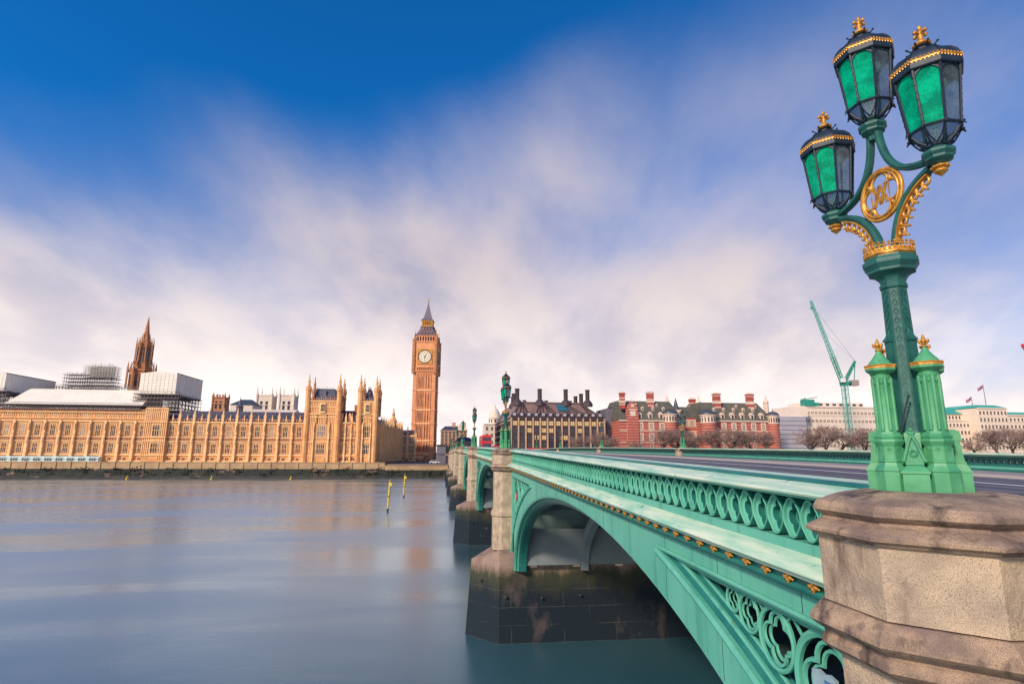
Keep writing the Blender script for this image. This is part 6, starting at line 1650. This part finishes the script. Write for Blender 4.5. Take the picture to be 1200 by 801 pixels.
# -- pale stone ministry with green copper roofs
T, a, b, zt_ = slabblock('stone_office', 'long pale stone office wing with green copper roof, right of the near lamp', 'office building', 1094, 1156, 350, 492, 5, 15, PALEB, wP, 30)
w = WB(); zz0 = at(1100, 492, 350).z; w.box(a.x+2, b.x, 355, 376, zz0, at(1100, 484, 350).z); w.build('attic', PALEB, T)
w = WB(); z9 = at(1100, 484, 350).z; w.poly_prism([(a.x+1,354),(b.x,354),(b.x,377),(a.x+1,377)], z9, z9+3.4, [(a.x+4,360),(b.x,360),(b.x,371),(a.x+4,371)]); w.build('roof', COPPER, T)
rw = Rep('attic_window', T)
for k in range(14): rw.add(wP, (lerp(a.x+3, b.x-1, (k+.5)/14), 355, zz0+1.2))
rw.finish()
T, a, b, zt_ = slabblock('stone_office', 'taller pale stone office pavilion with green copper roof and flagpole at right', 'office building', 1152, 1186, 342, 478, 7, 8, PALEB, wP, 36, 2.6, COPPER)
FP0 = at(1155, 472, 352)
T, a, b, zt_ = slabblock('stone_office', 'pale stone office wing running out of the right edge of the view', 'office building', 1187, 1262, 356, 486, 6, 17, PALEB, wP, 30, 2.4, COPPER)
FLAGM = mat('faded_flag_cloth', (.42, .16, .19), .8, col2=(.22, .12, .24), nscale=.9)
def flag(px, pyb, pyt, y, label):
    a = at(px, pyb, y); h = at(px, pyt, y).z-a.z; T = thing('flagpole', (a.x, y, a.z), label, 'flag', 'flags on the stone offices')
    m = MB(); m.lathe([(.26,0),(.16,h)], 6); m.ball((0,0,h), .2, 6, 4); m.build('pole', GREY, T)
    m = MB(); n = 7; vs = []
    for i in range(n+1):
        for j in range(2): vs.append((-i*.65, .35*sin(i*1.1), h-.2-j*2.3-i*.35))
    m.add(vs, [(2*i,2*i+1,2*i+3,2*i+2) for i in range(n)]); m.add([(v[0],v[1]+.04,v[2]) for v in vs], [(2*i,2*i+2,2*i+3,2*i+1) for i in range(n)]); m.build('flag_cloth', FLAGM, T)
flag(1155.5, 474, 450.5, 352, 'taller flagpole with red flag on the taller stone pavilion')
flag(1140, 477, 464.5, 366, 'shorter flagpole with red flag above the left stone wing')

# -- buildings and trees where the bridge lands, left of the glass block
def oldhouse(label, px0, px1, y, pye, pyr, m_, rm, bays, floors):
    a, b = at(px0, 520, y), at(px1, 520, y); ze_ = at(px0, pye, y).z; zr2 = at(px0, pyr, y+6).z
    T = thing('stone_building', ((a.x+b.x)/2, y+8, ZR), label, 'building')
    w = WB(); w.box(a.x, b.x, y, y+18, ZG, ze_); w.box(a.x-.3, b.x+.3, y-.4, y, ze_-.6, ze_+.1); w.build('wall', m_, T)
    w = WB(); w.poly_prism([(a.x-.3,y-.3),(b.x+.3,y-.3),(b.x+.3,y+18),(a.x-.3,y+18)], ze_+.1, zr2, [(a.x+3,y+6),(b.x-3,y+6),(b.x-3,y+12),(a.x+3,y+12)]); w.build('roof', rm, T)
    rw = Rep('window', T); wm = win_mesh(1.4, 2.2, 2, 2, DGLASS, m_, fr=.2, bar_=.1, sill=.1)
    for k in range(bays):
        for j in range(floors): rw.add(wm, (lerp(a.x, b.x, (k+.5)/bays), y, lerp(ZG+4, ze_-.5, (j+.2)/floors)))
    rw.finish(); return T, a, b, ze_, zr2
T, a, b, ze_, zr2 = oldhouse('pale brown stone building with slate roof between the clock tower and the bridge lamps', 516, 547, 395, 504, 499, STONEP, SLATE, 7, 6)
for q in (.5, .9): w = WB(); x = lerp(a.x, b.x, q); w.box(x-1.2, x+1.2, 400, 403, ze_, at(520, 497, 398).z+1.5); w.build('chimney', STONEP, T)
w = WB(); x = lerp(a.x, b.x, .80); w.poly_prism([(x-4,394),(x+4,394),(x+4,397),(x-4,397)], ze_, at(540, 498, 394).z+2, [(x-.8,394),(x+.8,394),(x+.8,397),(x-.8,397)]); w.build('gable', PALEB, T)
T, a, b, ze_, zr2 = oldhouse('small dark stone building low behind the bridge approach, right of the clock tower', 533, 556, 350, 517, 512, STONEP, SLATE, 5, 3)
c = at(577, 500, 430); ZK = at(577, 496, 430).z
T = thing('domed_corner_tower', (c.x, 430, ZR), 'pale stone corner building with domed cupola left of the glass building', 'building')
w = WB(); w.box(c.x-6, c.x+9, 430, 450, ZR, ZK); w.box(c.x-6.5, c.x+9.5, 429.6, 430.1, ZK-1, ZK); w.build('wall', PALEB, T)
w = WB(); w.lathe([(4.2,ZK),(4.2,at(577,490,430).z),(4.8,at(577,489.6,430).z),(4.5,at(577,489,430).z),(3.9,at(577,483,430).z),(2.2,at(577,479,430).z),(1.0,at(577,477,430).z),(.9,at(577,475.8,430).z),(.1,at(577,473.5,430).z)], 12, (c.x+2, 434, 0)); w.build('cupola', PALEB, T, smooth=40)
rw = Rep('window', T); wm = win_mesh(1.6, 2.6, 2, 2, DGLASS, PALEB, fr=.2, bar_=.1)
for k in range(4):
    for j in range(4): rw.add(wm, (lerp(c.x-6, c.x+9, (k+.5)/4), 430, lerp(ZR+2, ZK-1, (j+.2)/4)))
rw.finish()
for k in range(5):
    an = pi+pi*(k+.5)/5; w = WB(); xx, yy = c.x+2+4.25*cos(an), 434+4.25*sin(an); w.box(xx-.5, xx+.5, yy-.1, yy+.2, ZK+1, at(577,491,430).z); w.build('cupola_pane', DGLASS, T)
# grey kiosk at the foot of the clock tower
a, b = at(511.5, 540, 262), at(522, 540, 262); zt_ = at(515, 522, 262).z
T = thing('grey_pier_kiosk', ((a.x+b.x)/2, 264, ZG), 'small grey flat-roofed tower kiosk by the river wall beside the bridge', 'kiosk')
w = WB(); w.box(a.x, b.x, 262, 266, ZG-.5, zt_); w.build('wall', GREY, T); w = WB(); w.box(a.x-.4, b.x+.4, 261.6, 266.4, zt_, zt_+.5); w.build('flat_roof', DARK, T)
w = WB(); w.box(b.x+.1, b.x+3.4, 262.2, 265.5, ZG-.5, at(515, 533, 262).z); w.box(a.x+.6, b.x-.6, 261.9, 262, at(515,531.5,262).z-.4, at(515,531.5,262).z); w.build('dark_hoarding', DARK, T)

# ------------------------------------------------------------------ bare trees
def tree_meshes(seed, h, spread, m_trunk=BARK, m_twig=TWIG, dens=1.0, thick=1.0):
    rnd = random.Random(seed); tr = MB(); tw = MB()
    def grow(p, d, ln, r, lev):
        q = p
        n = 2 if lev < 2 else 1
        for i in range(n):
            d2 = (d+Vector((rnd.gauss(0,.13), rnd.gauss(0,.13), rnd.gauss(.03,.08)))).normalized(); e = q+d2*ln/n
            (tr if lev < 3 else tw).bar(q, e, r*(1-.25*i/n), 5 if lev < 2 else 3, r*(1-.25*(i+1)/n)*.9); q = e; d = d2
        if lev >= 6 or (lev == 5 and rnd.random() < .25): return
        k = [4, 4, 3, 3, 4, 4][lev] if rnd.random() < .8*dens+.15 else 2
        for _ in range(k):
            ax = Vector((rnd.gauss(0,1), rnd.gauss(0,1), rnd.gauss(0,.45))).normalized()
            nd_ = (d*rnd.uniform(.45, 1.0)+ax*rnd.uniform(.55, .95)*spread+Vector((0,0,.10))).normalized()
            start = p.lerp(q, rnd.uniform(.55, 1.0))
            grow(start, nd_, ln*rnd.uniform(.66, .88), max(r*rnd.uniform(.48, .62), .022*thick), lev+1)
    grow(Vector((0,0,0)), Vector((0,0,1)), h*.19, h*.022, 0)
    return mesh_of(tr, 'trunk', [m_trunk]), mesh_of(tw, 'crown', [m_twig])
TRS = [tree_meshes(s, 15, 1.0, thick=.95) for s in (31, 32, 37)]
def tree(px, y, h, rz, k, label, group, zb=None, sc=None):
    p = at(px, 520, y); h *= 2.2 if zb != ZG else 1
    T = thing('bare_tree', (p.x, y, zb if zb is not None else ZR), label, 'tree', group, rz)
    s_ = h/15; tr, tw = TRS[k % 3]
    for nm, me in (('trunk', tr), ('crown', tw)):
        o = bpy.data.objects.new(nm, me); COL.objects.link(o); o.parent = T; o.scale = (s_, s_, s_)
    return T
random.seed(77)
GT = 'bare plane trees along the embankment'
tl = [(680, 276, 10.5, 'bare tree before the right end of the glass building, behind the far parapet'), (698, 272, 11.5, 'bare tree before the right corner of the glass building'), (712, 268, 10, 'bare tree just right of the glass building before the dark block'),
      (745, 262, 8, 'low bare tree before the stone gable of the left brick building'), (775, 265, 13, 'bare tree before the turret of the left brick building'), (790, 268, 14, 'bare tree just right of the left brick building turret'), (815, 262, 11, 'bare tree before the set-back brick wing'),
      (838, 262, 13, 'bare tree under the left dome of the right brick building'), (858, 265, 14, 'bare tree before the middle left bays of the right brick building'), (880, 262, 13.5, 'bare tree before the middle right bays of the right brick building'), (899, 266, 12.5, 'bare tree below the right dome of the right brick building'),
      (968, 255, 15.5, 'broad bare tree left of the crane mast'), (985, 268, 14, 'bare tree touching the left side of the crane mast'), (1012, 262, 14, 'bare tree right of the crane mast beside the near lamp'), (950, 268, 12.5, 'bare tree before the grey wrapped block'),
      (1140, 300, 11, 'sparse bare tree before the left stone office wing'), (1168, 250, 14.5, 'bare tree before the taller stone pavilion'), (1186, 242+20, 15.5, 'large bare tree near the right edge of the view'), (1205, 258, 15, 'bare tree cut by the right edge of the view')]
for i, (px, y, h, lb) in enumerate(tl): tree(px, y, h, random.uniform(0, 6.28), i, lb, GT, CZ-2.4)
for i, (px, y, h, lb, zb) in enumerate(((497, 262, 9, 'bare shrubby tree at the foot of the clock tower', ZG), (490, 258, 7, 'lower bare shrubby tree left of the clock tower foot', ZG), (478, 259, 5, 'small bare bush before the link block', ZG),
        (521, 330, 17, 'bare tree right of the clock tower base', ZG), (530, 345, 20, 'bare tree before the pale brown stone building', ZG), (538, 320, 15, 'bare tree beside the distant bridge lamps', ZG))):
    tree(px, y, h, random.uniform(0, 6.28), i+1, lb, 'bare trees by the clock tower', zb)

# ------------------------------------------------------------------ tower crane
yc = 300.0; b0 = at(998, 528, yc); bt = at(996.5, 452, yc)
CR = thing('tower_crane', (b0.x, yc, ZR), 'pale green luffing tower crane with raised lattice jib above the cream block', 'crane')
def lattice(mb, a, b, w0, w1, n, r=.13, rb_=.07):
    a = Vector(a); b = Vector(b); d = (b-a).normalized(); sx_ = d.cross(Vector((0,1,0))); 
    if sx_.length < .1: sx_ = Vector((1,0,0))
    sx_.normalize(); sy_ = d.cross(sx_).normalized()
    def C(t, i): ww = lerp(w0, w1, t)/2; return a.lerp(b, t)+sx_*ww*(1 if i in (0,1) else -1)+sy_*ww*(1 if i in (0,3) else -1)
    for i in range(4): mb.bar(C(0,i), C(1,i), r, 4)
    for k in range(n):
        t0, t1 = k/n, (k+1)/n
        for i in range(4):
            j = (i+1) % 4; mb.bar(C(t0,i), C(t0,j), rb_, 3); mb.bar(C(t0,i if k % 2 else j), C(t1,j if k % 2 else i), rb_, 3)
w = WB(); lattice(w, (b0.x, yc, ZR), (b0.x, yc, bt.z), 2.5, 2.5, 18, .22, .12); w.build('mast', CRN, CR)
w = WB(); zt_ = bt.z; w.box(b0.x-1.7, b0.x+1.7, yc-1.7, yc+1.7, zt_, zt_+1.6); w.box(b0.x-2.2, b0.x+8.6, yc-1.3, yc+1.3, zt_+1.6, zt_+2.5)
w.build('slewing_platform', CRND, CR)
w = WB(); w.box(b0.x+4.2, b0.x+8.4, yc-1.5, yc+1.5, zt_+.2, zt_+3.4); w.build('counterweight', SCAFB, CR)
w = WB(); w.box(b0.x-3.0, b0.x-1.0, yc-2.8, yc-1.2, zt_+1.8, zt_+4.2); w.build('cab', WHT, CR)
tip = at(950, 352, yc); tip.y = yc; foot = Vector((b0.x-1.2, yc, zt_+2.6))
w = WB(); lattice(w, foot, foot.lerp(tip, .3), 1.7, 1.7, 9, .24, .12); w.build('jib_root', CRND, CR)
w = WB(); lattice(w, foot.lerp(tip, .3), tip, 1.7, .9, 26, .20, .11); w.build('jib', CRN, CR)
w = WB(); ap = at(1002, 423, yc); ap.y = yc; lattice(w, (b0.x+.6, yc, zt_+2.5), ap, 1.5, .8, 8, .22, .12); w.bar((b0.x+6.5, yc, zt_+2.5), ap, .25, 4); w.build('a_frame', CRND, CR)
w = WB(); w.bar(ap, foot.lerp(tip, .92), .07, 3); w.bar(ap, foot.lerp(tip, .62), .05, 3); w.bar(tip, tip-Vector((0,0,4.5)), .06, 3); w.build('stay_cable', DARK, CR)
w = WB(); q = tip-Vector((0,0,5.2)); w.box(q.x-.5, q.x+.5, yc-.4, yc+.4, q.z, q.z+1.1); w.build('hook_block', CRND, CR)
# second crane, only its jib head in view
q = at(1198.5, 405, 330); q2 = at(1232, 520, 330)
C2 = thing('distant_crane', (q2.x, 330, ZR), 'jib head of a distant red-tipped crane at the right edge of the view', 'crane')
w = WB(); lattice(w, (q2.x, 330, ZR), (q2.x, 330, q.z-14), 2.4, 2.4, 20, .16, .08); w.build('mast', GREY, C2)
w = WB(); lattice(w, (q2.x, 330, q.z-14), (q.x, 330, q.z-.4), 1.4, .9, 12, .18, .09); w.build('jib', GREY, C2)
w = WB(); w.box(q.x-.7, q.x+.9, 329.4, 330.6, q.z-1, q.z+1.2); w.build('jib_head', RED, C2)

# ------------------------------------------------------------------ buses on the bridge
def bus(x, y, rz, label, zz_=None):
    B = thing('double_decker_bus', (x, y, (top(y)-1.15) if zz_ is None else zz_), label, 'bus', 'red double-decker buses on the bridge', rz)
    m = MB(); L_, W_, H_ = 10.8, 2.5, 4.3
    prof = [(-W_/2,.35),(W_/2,.35),(W_/2,H_-.35),(W_/2-.25,H_-.05),(W_/2-.5,H_),(-W_/2+.5,H_),(-W_/2+.25,H_-.05),(-W_/2,H_-.35)]
    vs = [(a, -L_/2, b) for a, b in prof]+[(a, L_/2, b) for a, b in prof]; n = len(prof)
    m.add(vs, [tuple(range(n-1,-1,-1)), tuple(range(n,2*n))]+[(i,(i+1)%n,n+(i+1)%n,n+i) for i in range(n)]); m.build('body', RED, B)
    for (z0, z1) in ((1.35, 2.1), (2.85, 3.6)):
        for s_ in (-1, 1):
            m = MB(); m.box(s_*(W_/2)-.02*(s_ < 0), s_*(W_/2)+.02*(s_ > 0), -L_/2+.3, L_/2-.3, z0, z1); m.build('side_window', NAVY, B)
        for s_ in (-1, 1):
            m = MB(); m.box(-W_/2+.2, W_/2-.2, s_*L_/2-.02*(s_ < 0), s_*L_/2+.02*(s_ > 0), z0-.1, z1+.05); m.build('end_window', NAVY, B)
    for sx in (-1, 1):
        for yy in (-3.2, 3.0):
            m = MB(); m.T = Matrix.Translation((sx*(W_/2-.15), yy, .5)) @ Matrix.Rotation(pi/2, 4, 'Y'); m.lathe([(.5,-.14),(.5,.14),(.25,.16)], 16); m.T = None; m.build('wheel', DARK, B)
    for sx in (-.9, .9): m = MB(); m.lathe([(.13,0),(.1,.04)], 10, M=Matrix.Translation((sx, -L_/2, .8)) @ Matrix.Rotation(pi/2, 4, 'X')); m.build('tail_light', RED, B)
    return B
p = at(571, 515, 140); bus(11.6, 150, 0, 'red double-decker bus far along the bridge, left of the glass building')
bus(24.9, 262, 0, 'red double-decker bus crossing in front of the glass building', None)
bus(38.0+8, 268, pi/2*1.02, 'red double-decker bus turning onto the riverside road below the glass building', CZ-2.2)
# yellow mooring posts in the river
for i, (px, pyb, pyt, lb) in enumerate(((454, 600, 564, 'nearer yellow mooring post standing in the river'), (473, 583, 557, 'farther yellow mooring post standing in the river'))):
    d = _f+R2*((px-600)/FPX)-U2*((pyb-400.5)/FPX); t_ = -CZ/d.z; p = Vector((d.x*t_, d.y*t_, 0)); h = at(px, pyt, p.y).z
    T = thing('mooring_post', (p.x, p.y, 0), lb, 'post', 'yellow posts in the river', 0)
    T.rotation_euler = (radians(0), radians(2.2 if i == 0 else 1.0), 0)
    m = MB(); m.lathe([(.16,-2),(.16,h*.99),(.10,h)], 12); m.build('post', YEL, T, smooth=40)
    m = MB(); m.lathe([(.175,-1),(.175,h*.13)], 12); m.lathe([(.18,h*.5),(.18,h*.53)], 12); m.build('dark_band', DARK, T)
    m = MB(); m.box(.05, .42, -.2, .2, h*.86, h*.97); m.bar((0,0,h), (0,0,h+.5), .05, 4); m.build('marker', YEL, T)
for i, (px, lb) in enumerate(((149, 'tiny yellow marker buoy by the wall at left'), (248, 'tiny yellow marker buoy by the wall in the middle'), (341, 'tiny yellow marker buoy by the wall below the pavilion'))):
    p = at(px, 558, 233); T = thing('marker_buoy', (p.x, 233, 0), lb, 'buoy', 'yellow buoys by the far wall')
    m = MB(); m.lathe([(.2,-.3),(.42,0),(.42,.35),(.1,.6),(.1,1.0),(.02,1.1)], 10); m.build('float', YEL, T, smooth=40)
    m = MB(); m.box(-.14,.14,-.14,.14,1.0,1.3); m.build('top_mark', YEL, T)
# a car and lamp posts by the clock tower
p = at(509, 541.5, 256); CRR = thing('parked_car', (p.x, 256, ZG), 'white car parked by the river wall under the clock tower', 'car')
m = MB(); m.add([(-2.2,-.9,.35),(2.2,-.9,.35),(2.2,.9,.35),(-2.2,.9,.35),(-2.2,-.9,.85),(2.1,-.9,.8),(2.1,.9,.8),(-2.2,.9,.85)], [(0,3,2,1),(4,5,6,7),(0,1,5,4),(1,2,6,5),(2,3,7,6),(3,0,4,7)])
m.hexa([(-1.7,-.85,.84),(1.3,-.85,.8),(1.3,.85,.8),(-1.7,.85,.84),(-1.3,-.7,1.42),(.6,-.7,1.42),(.6,.7,1.42),(-1.3,.7,1.42)]); m.build('body', WHT, CRR)
m = MB(); m.hexa([(-1.5,-.88,.9),(1.1,-.88,.88),(1.1,.88,.88),(-1.5,.88,.9),(-1.25,-.74,1.34),(.5,-.74,1.34),(.5,.74,1.34),(-1.25,.74,1.34)]); m.build('windows', NAVY, CRR)
for sx in (-1.35, 1.35):
    for sy in (-.85, .85): m = MB(); m.lathe([(.34,-.1),(.34,.1)], 12, M=Matrix.Translation((sx, sy, .34)) @ Matrix.Rotation(pi/2, 4, 'X')); m.build('wheel', DARK, CRR)
